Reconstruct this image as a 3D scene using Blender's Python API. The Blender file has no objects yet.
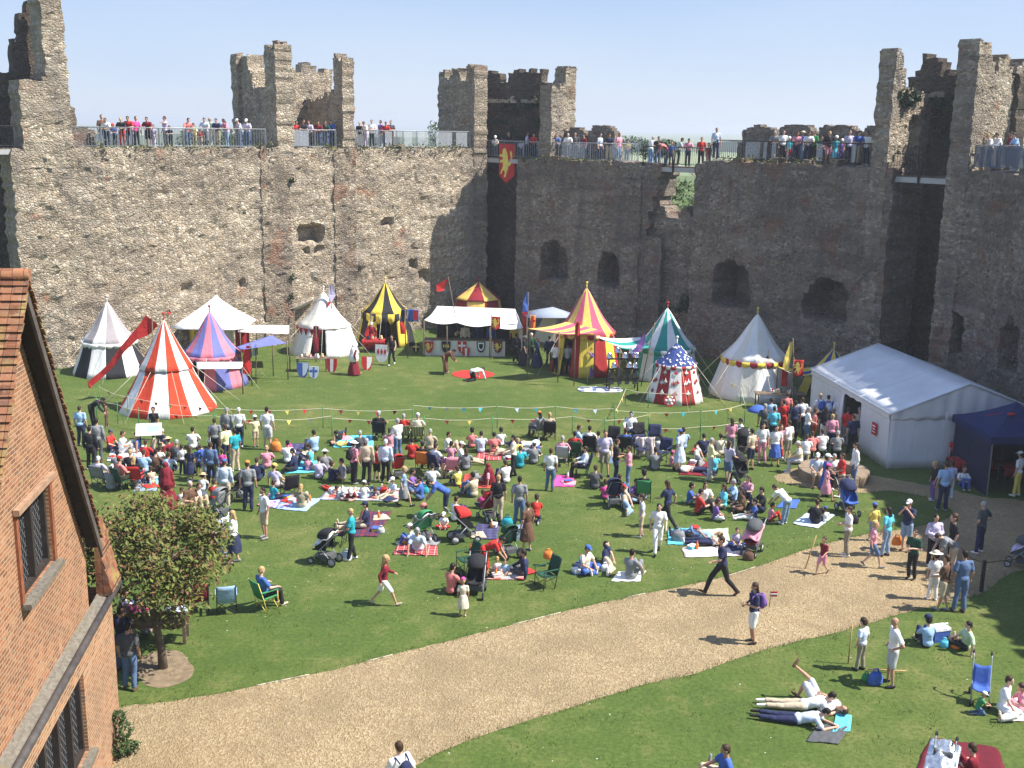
import bpy, bmesh, math, random
import numpy as np
from mathutils import Vector, Matrix, noise
from mathutils.geometry import tessellate_polygon
R_ = math.radians
S = bpy.context.scene
COL = S.collection
rnd = random.Random(7)

# ------------------------------------------------------------------ camera
F = 1124.0
CAM = Vector((0.0, 0.0, 13.2))
PITCH, ROLL = R_(12.88), R_(0.9)
_fw = Vector((0, math.cos(PITCH), -math.sin(PITCH)))
_r0 = Vector((1, 0, 0)); _u0 = Vector((0, math.sin(PITCH), math.cos(PITCH)))
_rt = _r0 * math.cos(ROLL) + _u0 * math.sin(ROLL)
_up = _u0 * math.cos(ROLL) - _r0 * math.sin(ROLL)
cd = bpy.data.cameras.new('camera'); cam = bpy.data.objects.new('camera', cd); COL.objects.link(cam)
cam.matrix_world = Matrix(((_rt.x, _up.x, -_fw.x, CAM.x), (_rt.y, _up.y, -_fw.y, CAM.y), (_rt.z, _up.z, -_fw.z, CAM.z), (0, 0, 0, 1)))
cd.sensor_width = 36.0; cd.lens = F / 1024 * 36.0; cd.clip_start = 0.3; cd.clip_end = 9000
S.camera = cam
# ------------------------------------------------------------------ light
SUN_EL, SUN_AZ = 52.0, -8.0            # azimuth: degrees from +X towards +Y
sv = Vector((math.cos(R_(SUN_EL)) * math.cos(R_(SUN_AZ)), math.cos(R_(SUN_EL)) * math.sin(R_(SUN_AZ)), math.sin(R_(SUN_EL))))
sl = bpy.data.lights.new('sun', 'SUN'); sl.energy = 5.0; sl.angle = R_(0.55); sl.color = (1.0, 0.95, 0.87)
so = bpy.data.objects.new('sun', sl); COL.objects.link(so); so.location = (60, 0, 90)
so.rotation_euler = sv.to_track_quat('Z', 'Y').to_euler()
wd = bpy.data.worlds.new('World'); S.world = wd; wd.use_nodes = True
wn = wd.node_tree; bg = wn.nodes['Background']; sky = wn.nodes.new('ShaderNodeTexSky')
sky.sky_type = 'NISHITA'; sky.sun_disc = False; sky.sun_elevation = R_(SUN_EL); sky.sun_rotation = R_(90 - SUN_AZ)
sky.altitude = 30; sky.air_density = 1.0; sky.dust_density = 0.35; sky.ozone_density = 2.5
veil = wn.nodes.new('ShaderNodeMix'); veil.data_type = 'RGBA'; veil.inputs[0].default_value = 0.8      # thin high cloud over the blue
wn.links.new(sky.outputs[0], veil.inputs[6])
tcw = wn.nodes.new('ShaderNodeTexCoord'); sep = wn.nodes.new('ShaderNodeSeparateXYZ'); wn.links.new(tcw.outputs['Generated'], sep.inputs[0])
mad = wn.nodes.new('ShaderNodeMath'); mad.operation = 'ADD'; wn.links.new(sep.outputs[2], mad.inputs[0])
nzw = wn.nodes.new('ShaderNodeTexNoise'); nzw.inputs['Scale'].default_value = 3.0; nzw.inputs['Detail'].default_value = 5; mpw = wn.nodes.new('ShaderNodeMapping'); mpw.inputs['Scale'].default_value = (1, 1, 4)
wn.links.new(tcw.outputs['Generated'], mpw.inputs[0]); wn.links.new(mpw.outputs[0], nzw.inputs['Vector'])
mlw = wn.nodes.new('ShaderNodeMath'); mlw.operation = 'MULTIPLY_ADD'; mlw.inputs[1].default_value = .10; mlw.inputs[2].default_value = -.05; wn.links.new(nzw.outputs[0], mlw.inputs[0]); wn.links.new(mlw.outputs[0], mad.inputs[1])
rmp = wn.nodes.new('ShaderNodeValToRGB'); wn.links.new(mad.outputs[0], rmp.inputs[0]); rmp.color_ramp.elements[0].position = .0; rmp.color_ramp.elements[0].color = (5.7, 6.5, 7.9, 1)
rmp.color_ramp.elements[1].position = .13; rmp.color_ramp.elements[1].color = (3.7, 5.0, 7.5, 1); q_ = rmp.color_ramp.elements.new(.5); q_.color = (3.0, 4.3, 7.4, 1)
wn.links.new(rmp.outputs[0], veil.inputs[7])
wn.links.new(veil.outputs[2], bg.inputs[0]); bg.inputs[1].default_value = 0.068
S.view_settings.view_transform = 'Standard'; S.view_settings.look = 'None'
S.view_settings.exposure = 0.95; S.view_settings.gamma = 1.0
S.render.engine = 'CYCLES'; S.cycles.use_denoising = True; S.cycles.max_bounces = 6; S.cycles.transparent_max_bounces = 12

# ------------------------------------------------------------------ pixels -> places
def ray(px, py):
    return (_fw + _rt * ((px - 512) / F) + _up * ((384 - py) / F)).normalized()
def G(px, py, z=0.0):                       # the point of height z seen at that pixel
    d = ray(px, py); t = (z - CAM.z) / d.z
    return CAM + d * t
def AT(px, py, Y):                          # the point at depth Y
    d = ray(px, py); return CAM + d * (Y / d.y)
def MPP(Y): return Y / F * 1.0              # metres per pixel about depth Y

# ------------------------------------------------------------------ object helpers
def tag(o, label=None, cat=None, group=None, kind=None):
    if label: o['label'] = label
    if cat: o['category'] = cat
    if group: o['group'] = group
    if kind: o['kind'] = kind
    return o
def empty(name, loc=(0, 0, 0), rz=0.0, label=None, cat=None, group=None):
    o = bpy.data.objects.new(name, None); COL.objects.link(o); o.location = loc; o.rotation_euler = (0, 0, rz)
    o.empty_display_size = 0.2
    return tag(o, label, cat, group)
def link(name, me, mats=None, parent=None):
    o = bpy.data.objects.new(name, me); COL.objects.link(o)
    if mats is not None:
        if not isinstance(mats, (list, tuple)): mats = [mats]
        if len(me.materials) == 0:
            for m in mats: me.materials.append(m)
    if parent is not None: o.parent = parent
    return o

class MB:
    """collects shapes for ONE mesh"""
    def __init__(s): s.v = []; s.f = []; s.mi = []; s.sm = []; s.m = 0; s.smooth = False
    def face(s, idx): s.f.append(tuple(idx)); s.mi.append(s.m); s.sm.append(s.smooth)
    def add(s, vs, fs):
        b = len(s.v); s.v += [tuple(v) for v in vs]
        for f in fs: s.face([i + b for i in f])
        return b
    def box(s, c, size, M=None, taper=1.0):
        hx, hy, hz = size[0] / 2, size[1] / 2, size[2] / 2
        vs = []
        for z, k in ((-hz, 1.0), (hz, taper)):
            for x, y in ((-hx, -hy), (hx, -hy), (hx, hy), (-hx, hy)):
                v = Vector((x * k, y * k, z))
                if M is not None: v = M @ v
                vs.append(v + Vector(c))
        s.add(vs, [(0, 3, 2, 1), (4, 5, 6, 7), (0, 1, 5, 4), (1, 2, 6, 5), (2, 3, 7, 6), (3, 0, 4, 7)])
    def tube(s, pts, r, n=6, cap=True):
        pts = [Vector(p) for p in pts]; k = len(pts); rr = r if isinstance(r, (list, tuple)) else [r] * k
        old = s.smooth; s.smooth = True
        b = len(s.v); ref = Vector((0, 0, 1))
        for i, p in enumerate(pts):
            d = (pts[min(i + 1, k - 1)] - pts[max(i - 1, 0)]).normalized()
            rf = ref if abs(d.dot(ref)) < 0.95 else Vector((1, 0, 0))
            a = d.cross(rf).normalized(); c = a.cross(d).normalized()
            for j in range(n):
                t = 2 * math.pi * j / n
                s.v.append(tuple(p + (a * math.cos(t) + c * math.sin(t)) * rr[i]))
        for i in range(k - 1):
            for j in range(n):
                j2 = (j + 1) % n
                s.face((b + i * n + j, b + i * n + j2, b + (i + 1) * n + j2, b + (i + 1) * n + j))
        s.smooth = False
        if cap:
            s.face([b + j for j in range(n)][::-1]); s.face([b + (k - 1) * n + j for j in range(n)])
        s.smooth = old
    def ball(s, c, r, n=10, m=7, M=None):
        r = r if isinstance(r, (list, tuple)) else (r, r, r)
        vs = []
        for i in range(m + 1):
            th = math.pi * i / m
            for j in range(n):
                ph = 2 * math.pi * j / n
                v = Vector((r[0] * math.sin(th) * math.cos(ph), r[1] * math.sin(th) * math.sin(ph), r[2] * math.cos(th)))
                if M is not None: v = M @ v
                vs.append(v + Vector(c))
        old = s.smooth; s.smooth = True
        s.add(vs, [(i * n + j, (i + 1) * n + j, (i + 1) * n + (j + 1) % n, i * n + (j + 1) % n) for i in range(m) for j in range(n)])
        s.smooth = old
    def lathe(s, c, prof, n=16):
        vs = [(c[0] + r * math.cos(2 * math.pi * j / n), c[1] + r * math.sin(2 * math.pi * j / n), c[2] + z) for r, z in prof for j in range(n)]
        old = s.smooth; s.smooth = True
        s.add(vs, [(i * n + j, i * n + (j + 1) % n, (i + 1) * n + (j + 1) % n, (i + 1) * n + j) for i in range(len(prof) - 1) for j in range(n)])
        s.smooth = old
    def grid(s, fn, nu, nv, mi=None):
        b = len(s.v)
        for i in range(nu + 1):
            for j in range(nv + 1): s.v.append(tuple(fn(i / nu, j / nv)))
        for i in range(nu):
            for j in range(nv):
                if mi: s.m = mi(i, j)
                s.face((b + i * (nv + 1) + j, b + (i + 1) * (nv + 1) + j, b + (i + 1) * (nv + 1) + j + 1, b + i * (nv + 1) + j + 1))
    def poly(s, pts): s.add(pts, [tuple(range(len(pts)))])
    def prism(s, pts, ext):                # flat outline swept along the vector ext
        n = len(pts); e = Vector(ext)
        s.add([Vector(p) for p in pts] + [Vector(p) + e for p in pts],
              [tuple(range(n))[::-1], tuple(range(n, 2 * n))] + [(i, (i + 1) % n, n + (i + 1) % n, n + i) for i in range(n)])
    def mesh(s, name, solid=0):
        me = bpy.data.meshes.new(name); me.from_pydata(s.v, [], s.f)
        me.polygons.foreach_set('material_index', s.mi); me.polygons.foreach_set('use_smooth', s.sm); me.update()
        return me
    def build(s, name, mats, parent=None, fix=True):
        me = s.mesh(name)
        if fix:
            bm = bmesh.new(); bm.from_mesh(me); bmesh.ops.recalc_face_normals(bm, faces=bm.faces); bm.to_mesh(me); bm.free()
        return link(name, me, mats, parent)
def cloth(o, t=0.01):                       # gives a sheet real thickness
    md = o.modifiers.new('thickness', 'SOLIDIFY'); md.thickness = t; md.offset = 0; return o

# ------------------------------------------------------------------ materials
class NT:
    def __init__(s, name):
        s.m = bpy.data.materials.new(name); s.m.use_nodes = True; s.t = s.m.node_tree; s.b = s.t.nodes['Principled BSDF']
        s.b.inputs['Specular IOR Level'].default_value = 0.25
    def n(s, typ, ins=None, **props):
        nd = s.t.nodes.new('ShaderNode' + typ)
        for k, v in props.items(): setattr(nd, k, v)
        for k, v in (ins or {}).items():
            if hasattr(v, 'links'): s.t.links.new(v, nd.inputs[k])
            else: nd.inputs[k].default_value = v
        return nd
    def ramp(s, fac, stops, interp='LINEAR'):
        nd = s.t.nodes.new('ShaderNodeValToRGB'); cr = nd.color_ramp; cr.interpolation = interp
        while len(cr.elements) < len(stops): cr.elements.new(0.5)
        for e, (p, c) in zip(cr.elements, stops): e.position = p; e.color = (*c, 1) if len(c) == 3 else c
        s.t.links.new(fac, nd.inputs[0]); return nd.outputs[0]
    def mix(s, fac, a, b, blend='MIX'):
        nd = s.t.nodes.new('ShaderNodeMix'); nd.data_type = 'RGBA'; nd.blend_type = blend
        for i, v in ((0, fac), (6, a), (7, b)):
            if hasattr(v, 'links'): s.t.links.new(v, nd.inputs[i])
            else: nd.inputs[i].default_value = v if i == 0 else ((*v, 1) if len(v) == 3 else v)
        return nd.outputs[2]
    def math(s, op, a, b=0.0, c=0.0):
        nd = s.t.nodes.new('ShaderNodeMath'); nd.operation = op
        for i, v in ((0, a), (1, b), (2, c)):
            if hasattr(v, 'links'): s.t.links.new(v, nd.inputs[i])
            else: nd.inputs[i].default_value = v
        return nd.outputs[0]
    def coord(s, kind='Object'): return s.n('TexCoord').outputs[kind]
    def map(s, v, scale=(1, 1, 1), rot=(0, 0, 0)): return s.n('Mapping', {'Vector': v, 'Scale': scale, 'Rotation': rot}).outputs[0]
    def noise(s, v, scale, detail=4, rough=0.55, out=0): return s.n('TexNoise', {'Vector': v, 'Scale': scale, 'Detail': detail, 'Roughness': rough}).outputs[out]
    def out(s, col=None, rough=None, bump=None, bstr=0.5, bdist=0.05):
        if col is not None: s.t.links.new(col, s.b.inputs['Base Color'])
        if rough is not None:
            if hasattr(rough, 'links'): s.t.links.new(rough, s.b.inputs['Roughness'])
            else: s.b.inputs['Roughness'].default_value = rough
        if bump is not None:
            bn = s.n('Bump', {'Height': bump, 'Strength': bstr, 'Distance': bdist}); s.t.links.new(bn.outputs[0], s.b.inputs['Normal'])
        return s.m
def hexc(h):
    c = [int(h[i:i + 2], 16) / 255 for i in (0, 2, 4)]
    return tuple(x / 12.92 if x <= 0.04045 else ((x + 0.055) / 1.055) ** 2.4 for x in c)
_mc = {}
def mat(col, rough=0.8, var=0.12, scale=9.0, bump=0.0, metal=0.0, name='paint'):
    key = (tuple(col), rough, var, scale, bump, metal)
    if key in _mc: return _mc[key]
    t = NT(name); co = t.coord(); nz = t.noise(co, scale, 4)
    lo = tuple(c * (1 - var) for c in col); hi = tuple(min(1, c * (1 + var)) for c in col)
    c = t.ramp(nz, [(0.3, lo), (0.7, hi)])
    t.b.inputs['Metallic'].default_value = metal
    _mc[key] = t.out(c, rough, nz if bump else None, 0.5, bump or 0.02); return _mc[key]
# plain cloth / paint colours, as they are in ordinary light
PAL = dict(w=(.80, .80, .78), cr=(.70, .64, .50), lg=(.50, .51, .52), g=(.24, .25, .26), dg=(.09, .095, .10), k=(.022, .022, .025), n=(.028, .035, .085),
           b=(.06, .13, .42), lb=(.33, .50, .74), pb=(.55, .64, .76), t=(.02, .33, .40), c=(.12, .55, .68), r=(.52, .035, .03), m=(.20, .018, .03), p=(.72, .30, .38),
           hp=(.68, .08, .30), pu=(.20, .10, .34), lil=(.55, .50, .66), y=(.78, .62, .14), py=(.78, .74, .40), o=(.82, .24, .05), gr=(.05, .26, .10), dgr=(.02, .075, .045),
           lgr=(.45, .58, .38), be=(.52, .43, .31), br=(.13, .07, .045), kh=(.30, .27, .19), dn=(.10, .16, .29), ldn=(.25, .35, .48), co=(.72, .22, .20), st=(.66, .50, .26))
WORD = dict(w='white', cr='cream', lg='light grey', g='grey', dg='dark grey', k='black', n='navy', b='blue', lb='light blue', pb='pale blue', t='teal', c='turquoise',
            r='red', m='maroon', p='pink', hp='bright pink', pu='purple', lil='lilac', y='yellow', py='pale yellow', o='orange', gr='green', dgr='dark green', lgr='pale green',
            be='beige', br='brown', kh='khaki', dn='denim', ldn='faded denim', co='coral', st='straw')
_fc = {}
def fab(k):
    if k not in _fc:
        t = NT('cloth_' + WORD[k].replace(' ', '_')); co = t.coord(); a = t.noise(co, 7, 3); c = PAL[k]
        _fc[k] = t.out(t.ramp(a, [(.3, tuple(x * .86 for x in c)), (.7, tuple(min(1, x * 1.08) for x in c))]), .88, a, .6, .03)
    return _fc[k]
def tartan(name, base, stripe, second, sc=3.2):
    t = NT(name); co = t.coord(); sep = t.n('SeparateXYZ', {0: co})
    fx = t.math('PINGPONG', t.math('MULTIPLY', sep.outputs[0], sc), 0.5); fy = t.math('PINGPONG', t.math('MULTIPLY', sep.outputs[1], sc), 0.5)
    a = t.math('GREATER_THAN', fx, .34); b = t.math('GREATER_THAN', fy, .34); c = t.mix(t.math('MULTIPLY', t.math('ADD', a, b), .5), base, stripe)
    d = t.math('LESS_THAN', t.math('MINIMUM', fx, fy), .05); c = t.mix(t.math('MULTIPLY', d, .7), c, second)
    return t.out(c, .92, t.noise(co, 14, 2), .4, .03)
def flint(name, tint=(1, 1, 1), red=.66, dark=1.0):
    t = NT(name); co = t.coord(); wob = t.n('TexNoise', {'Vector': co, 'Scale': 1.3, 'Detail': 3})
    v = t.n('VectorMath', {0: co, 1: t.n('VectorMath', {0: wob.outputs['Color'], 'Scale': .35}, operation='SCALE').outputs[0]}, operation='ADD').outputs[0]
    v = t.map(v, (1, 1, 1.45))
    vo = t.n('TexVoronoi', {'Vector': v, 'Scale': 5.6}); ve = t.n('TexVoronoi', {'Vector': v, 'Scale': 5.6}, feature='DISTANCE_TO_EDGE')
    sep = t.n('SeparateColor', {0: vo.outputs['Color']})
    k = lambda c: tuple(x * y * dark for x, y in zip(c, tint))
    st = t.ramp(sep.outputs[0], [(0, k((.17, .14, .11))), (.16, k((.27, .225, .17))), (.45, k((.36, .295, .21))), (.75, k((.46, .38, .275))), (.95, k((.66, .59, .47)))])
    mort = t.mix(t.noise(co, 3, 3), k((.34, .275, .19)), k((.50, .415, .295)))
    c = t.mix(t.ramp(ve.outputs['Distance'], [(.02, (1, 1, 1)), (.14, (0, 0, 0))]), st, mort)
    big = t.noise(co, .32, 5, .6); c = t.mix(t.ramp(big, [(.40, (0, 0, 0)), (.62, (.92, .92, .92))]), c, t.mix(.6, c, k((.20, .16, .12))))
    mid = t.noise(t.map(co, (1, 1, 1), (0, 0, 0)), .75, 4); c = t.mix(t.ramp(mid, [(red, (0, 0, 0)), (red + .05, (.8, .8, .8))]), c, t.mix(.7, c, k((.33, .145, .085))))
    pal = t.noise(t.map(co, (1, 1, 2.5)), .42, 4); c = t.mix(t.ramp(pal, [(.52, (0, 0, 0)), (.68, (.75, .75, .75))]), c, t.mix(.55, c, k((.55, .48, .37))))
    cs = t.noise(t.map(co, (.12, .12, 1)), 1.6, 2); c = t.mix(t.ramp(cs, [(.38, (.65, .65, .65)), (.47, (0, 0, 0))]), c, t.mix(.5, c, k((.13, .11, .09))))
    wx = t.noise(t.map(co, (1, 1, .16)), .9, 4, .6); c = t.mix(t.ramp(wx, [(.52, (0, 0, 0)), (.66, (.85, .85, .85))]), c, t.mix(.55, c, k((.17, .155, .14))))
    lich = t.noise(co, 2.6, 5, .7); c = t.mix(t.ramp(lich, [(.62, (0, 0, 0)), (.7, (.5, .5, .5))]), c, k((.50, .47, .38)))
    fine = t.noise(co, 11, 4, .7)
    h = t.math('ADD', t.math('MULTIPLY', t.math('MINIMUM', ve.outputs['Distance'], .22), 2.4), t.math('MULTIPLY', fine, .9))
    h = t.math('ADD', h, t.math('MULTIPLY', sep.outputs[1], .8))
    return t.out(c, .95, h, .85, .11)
FLINT = flint('flint_rubble', (.93, .925, .93), .65, 1.22); FLINT_D = flint('flint_shade_tinted', (.79, .79, .85), .58, .86); FLINT_T = flint('tower_flint', (.86, .86, .88), .62, 1.06); BRICKY = flint('brick_patched_flint', (.80, .74, .74), .58, .34)  # FLINT_D: shade painted in, darker and bluer; BRICKY: brick patches plus painted recess shade
def wood(name, c=(.16, .12, .085)): return mat(c, .8, .3, 6, .01, name=name)
WOOD = wood('weathered_wood'); DWOOD = wood('dark_timber', (.035, .028, .024)); IRON = mat((.03, .032, .035), .5, .2, 8, name='dark_iron'); STEEL = mat((.42, .43, .45), .35, .1, 8, metal=.8, name='steel')
CANV = mat((.74, .72, .66), .9, .06, 1.6, .04, name='white_canvas'); CANV2 = mat((.62, .60, .54), .9, .09, 1.6, .04, name='off_white_canvas')
def leafmat(name, a, b, c):
    t = NT(name); co = t.coord(); g = t.n('ObjectInfo').outputs['Random']; nz = t.noise(co, 5, 3)
    t.b.inputs['Subsurface Weight'].default_value = 0
    m = t.out(t.ramp(nz, [(.3, a), (.5, b), (.7, c)]), .6); return m

# ================================================================== SETTING
def gline(pts, z): return [Vector((p.x, p.y, z)) for p in (G(*q) for q in pts)]
def smooth_line(pts, k=6, wob=0.06, seed=0):
    out = []; n = len(pts)
    for i in range(n - 1):
        p0, p1, p2, p3 = pts[max(i - 1, 0)], pts[i], pts[i + 1], pts[min(i + 2, n - 1)]
        for j in range(k):
            t = j / k
            q = 0.5 * ((2 * p1) + (-p0 + p2) * t + (2 * p0 - 5 * p1 + 4 * p2 - p3) * t * t + (-p0 + 3 * p1 - 3 * p2 + p3) * t ** 3)
            w = noise.noise(Vector((q.x * 1.7, q.y * 1.7, seed))) * wob
            out.append(q + Vector((w, w, 0)))
    out.append(pts[-1]); return out
def flat(name, pts, m, label=None):
    mb = MB(); v3 = [Vector(p) for p in pts]; tris = tessellate_polygon([v3]); mb.add(v3, [tuple(t) for t in tris])
    o = mb.build(name, m); tag(o, label, None, None, 'structure')
    for p in o.data.polygons:
        if p.normal.z < 0: p.flip()
    return o
def grass():
    t = NT('lawn_grass'); co = t.coord()
    a = t.noise(co, .16, 4, .6); b = t.noise(co, 1.1, 5, .65); c = t.noise(co, 9, 4, .7); d = t.noise(co, 38, 2, .7)
    col = t.ramp(a, [(.32, (.068, .114, .019)), (.5, (.094, .140, .026)), (.66, (.152, .168, .045))])
    col = t.mix(t.ramp(b, [(.38, (.65, .65, .65)), (.62, (0, 0, 0))]), col, (.062, .102, .017))
    col = t.mix(t.ramp(b, [(.54, (0, 0, 0)), (.72, (.55, .55, .55))]), col, (.19, .17, .065))
    col = t.mix(t.ramp(c, [(.36, (.55, .55, .55)), (.55, (0, 0, 0))]), col, (.036, .056, .010))
    col = t.mix(t.ramp(c, [(.58, (0, 0, 0)), (.74, (.5, .5, .5))]), col, (.165, .19, .065))
    col = t.mix(t.ramp(d, [(.62, (0, 0, 0)), (.78, (.5, .5, .5))]), col, (.20, .22, .085))
    v = t.n('TexVoronoi', {'Vector': co, 'Scale': 2.1}); col = t.mix(t.math('LESS_THAN', v.outputs['Distance'], .045), col, (.5, .48, .40))
    return t.out(col, .9, t.math('ADD', t.math('MULTIPLY', d, .5), t.math('ADD', c, b)), .8, .05)
GRASS = grass()
def gravel():
    t = NT('tan_gravel'); co = t.coord(); v = t.n('TexVoronoi', {'Vector': co, 'Scale': 17}); v2 = t.n('TexVoronoi', {'Vector': co, 'Scale': 44})
    s = t.n('SeparateColor', {0: v.outputs['Color']}); s2 = t.n('SeparateColor', {0: v2.outputs['Color']})
    c1 = t.ramp(s.outputs[0], [(0, (.23, .163, .085)), (.35, (.35, .255, .138)), (.7, (.43, .325, .182)), (.95, (.57, .465, .29))])
    c2 = t.ramp(s2.outputs[0], [(0, (.265, .19, .102)), (.5, (.38, .282, .155)), (1, (.485, .375, .22))])
    c = t.mix(.5, c1, c2); a = t.noise(co, .45, 5, .65); c = t.mix(t.ramp(a, [(.38, (.6, .6, .6)), (.60, (0, 0, 0))]), c, (.25, .185, .105))
    a2 = t.noise(co, 1.3, 4, .6); c = t.mix(t.ramp(a2, [(.55, (0, 0, 0)), (.75, (.3, .3, .3))]), c, (.47, .36, .21))
    return t.out(c, .95, t.math('ADD', v.outputs['Distance'], v2.outputs['Distance']), .9, .035)
GRAVEL = gravel(); EARTH = mat((.20, .15, .095), .95, .3, 5, .03, name='bare_earth')
def farland():
    t = NT('far_fields'); co = t.coord(); v = t.n('TexVoronoi', {'Vector': co, 'Scale': .006}); s = t.n('SeparateColor', {0: v.outputs['Color']})
    return t.out(t.ramp(s.outputs[0], [(0, (.10, .16, .05)), (.5, (.17, .22, .09)), (1, (.28, .27, .14))]), .95)
def ground():
    mb = MB(); n = 48; rr = [0, 12, 30, 60, 120, 300, 800, 2000, 5000]
    vs = [(0, 40, 0)]
    for r in rr[1:]:
        for j in range(n): vs.append((r * math.cos(2 * math.pi * j / n), 40 + r * math.sin(2 * math.pi * j / n), 0))
    fs = [(0, 1 + j, 1 + (j + 1) % n) for j in range(n)]
    mb.add(vs, fs)
    for i in range(len(rr) - 2):
        mb.m = 1 if rr[i + 1] >= 300 else 0
        for j in range(n):
            a = 1 + i * n; b = a + n; mb.face((a + j, b + j, b + (j + 1) % n, a + (j + 1) % n))
    tag(mb.build('ground', [GRASS, farland()]), kind='structure')
ground()
# gravel path: upper edge from the cottage to the marquee, then back along the lower edge
up = [(60, 722), (124, 707), (190, 698), (256, 686), (340, 668), (420, 648), (512, 625), (610, 601), (712, 580), (768, 563), (808, 549), (868, 534), (905, 529), (940, 521),
      (953, 513), (935, 500), (895, 491), (855, 493), (800, 486), (778, 482)]
lo = [(775, 476), (800, 468), (858, 474), (900, 480), (945, 489), (985, 497), (1040, 503), (1120, 512), (1250, 530)]
lo2 = [(1250, 640), (1120, 588), (1024, 571), (985, 592), (968, 598), (908, 612), (850, 629), (768, 649), (687, 676), (650, 683), (512, 726), (460, 744), (418, 764), (380, 800), (300, 900), (60, 960)]
def ragged(pts, seed):
    out = []
    for p, q in zip(pts[:-1], pts[1:]):
        n = max(1, int((q - p).length / .16))
        for i in range(n): r = p.lerp(q, i / n); w = noise.noise(Vector((r.x * 3.1, r.y * 3.1, seed))) * .07 + noise.noise(Vector((r.x * 9, r.y * 9, seed))) * .045; out.append(r + Vector((w, w, 0)))
    return out + [pts[-1]]
up_l, lo_l, lo2_l = [ragged(smooth_line(gline(q, .004), 7, .14, k), k) for k, q in ((1, up), (2, lo), (3, lo2))]
loop = up_l + lo_l + lo2_l
flat('path', loop, GRAVEL)
flat('earth_patch', smooth_line(gline([(132, 672), (138, 660), (160, 650), (180, 652), (193, 662), (192, 676), (172, 686), (146, 686), (132, 672)], .008), 5, .12, 4), EARTH)
# worn edging board showing along the lawn
mb = MB(); e = smooth_line(gline([(256, 686), (340, 668), (420, 648), (512, 625), (610, 601), (712, 580), (768, 563)], .012), 6, .03, 1)
for a, b in zip(e[:-1], e[1:]):
    if noise.noise(a * .6) > -.05: mb.tube([a, b], .016, 4)
tag(mb.build('path_edging', mat((.45, .40, .30), .9, .2, 6, name='edging')), kind='structure')

# longer tufts creeping over the gravel edge and standing in the near lawn
def inside(p, poly):
    r = False; n = len(poly)
    for i in range(n):
        a, b2 = poly[i], poly[i - 1]
        if (a.y > p.y) != (b2.y > p.y) and p.x < (b2.x - a.x) * (p.y - a.y) / (b2.y - a.y) + a.x: r = not r
    return r
mb = MB(); r_ = random.Random(12)
def blade(p, h):
    a = r_.uniform(0, 6.3); e = Vector((math.cos(a), math.sin(a), 0)); l = Vector((r_.gauss(0, .4), r_.gauss(0, .4), 1)) * h; w = .006 + h * .05; mb.add([p - e * w, p + e * w, p + l], [(0, 1, 2)])
for q in up_l + lo2_l:
    if q.y > 46 or abs(q.x) > 20: continue
    for i in range(9): blade(q + Vector((r_.gauss(0, .07), r_.gauss(0, .07), 0)), r_.uniform(.03, .085))
coarse = (up_l + lo_l + lo2_l)[::9]
for i in range(2600):
    p = Vector((r_.uniform(-9, 13), r_.uniform(19, 40), 0))
    if inside(p, coarse) or noise.noise(p * .7) < -.05: continue
    for k in range(5): blade(p + Vector((r_.gauss(0, .07), r_.gauss(0, .07), 0)), r_.uniform(.03, .075))
tag(mb.build('grass_tufts', leafmat('grass_blades', (.055, .09, .018), (.085, .115, .025), (.15, .155, .05)), None, False), kind='stuff')
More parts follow.
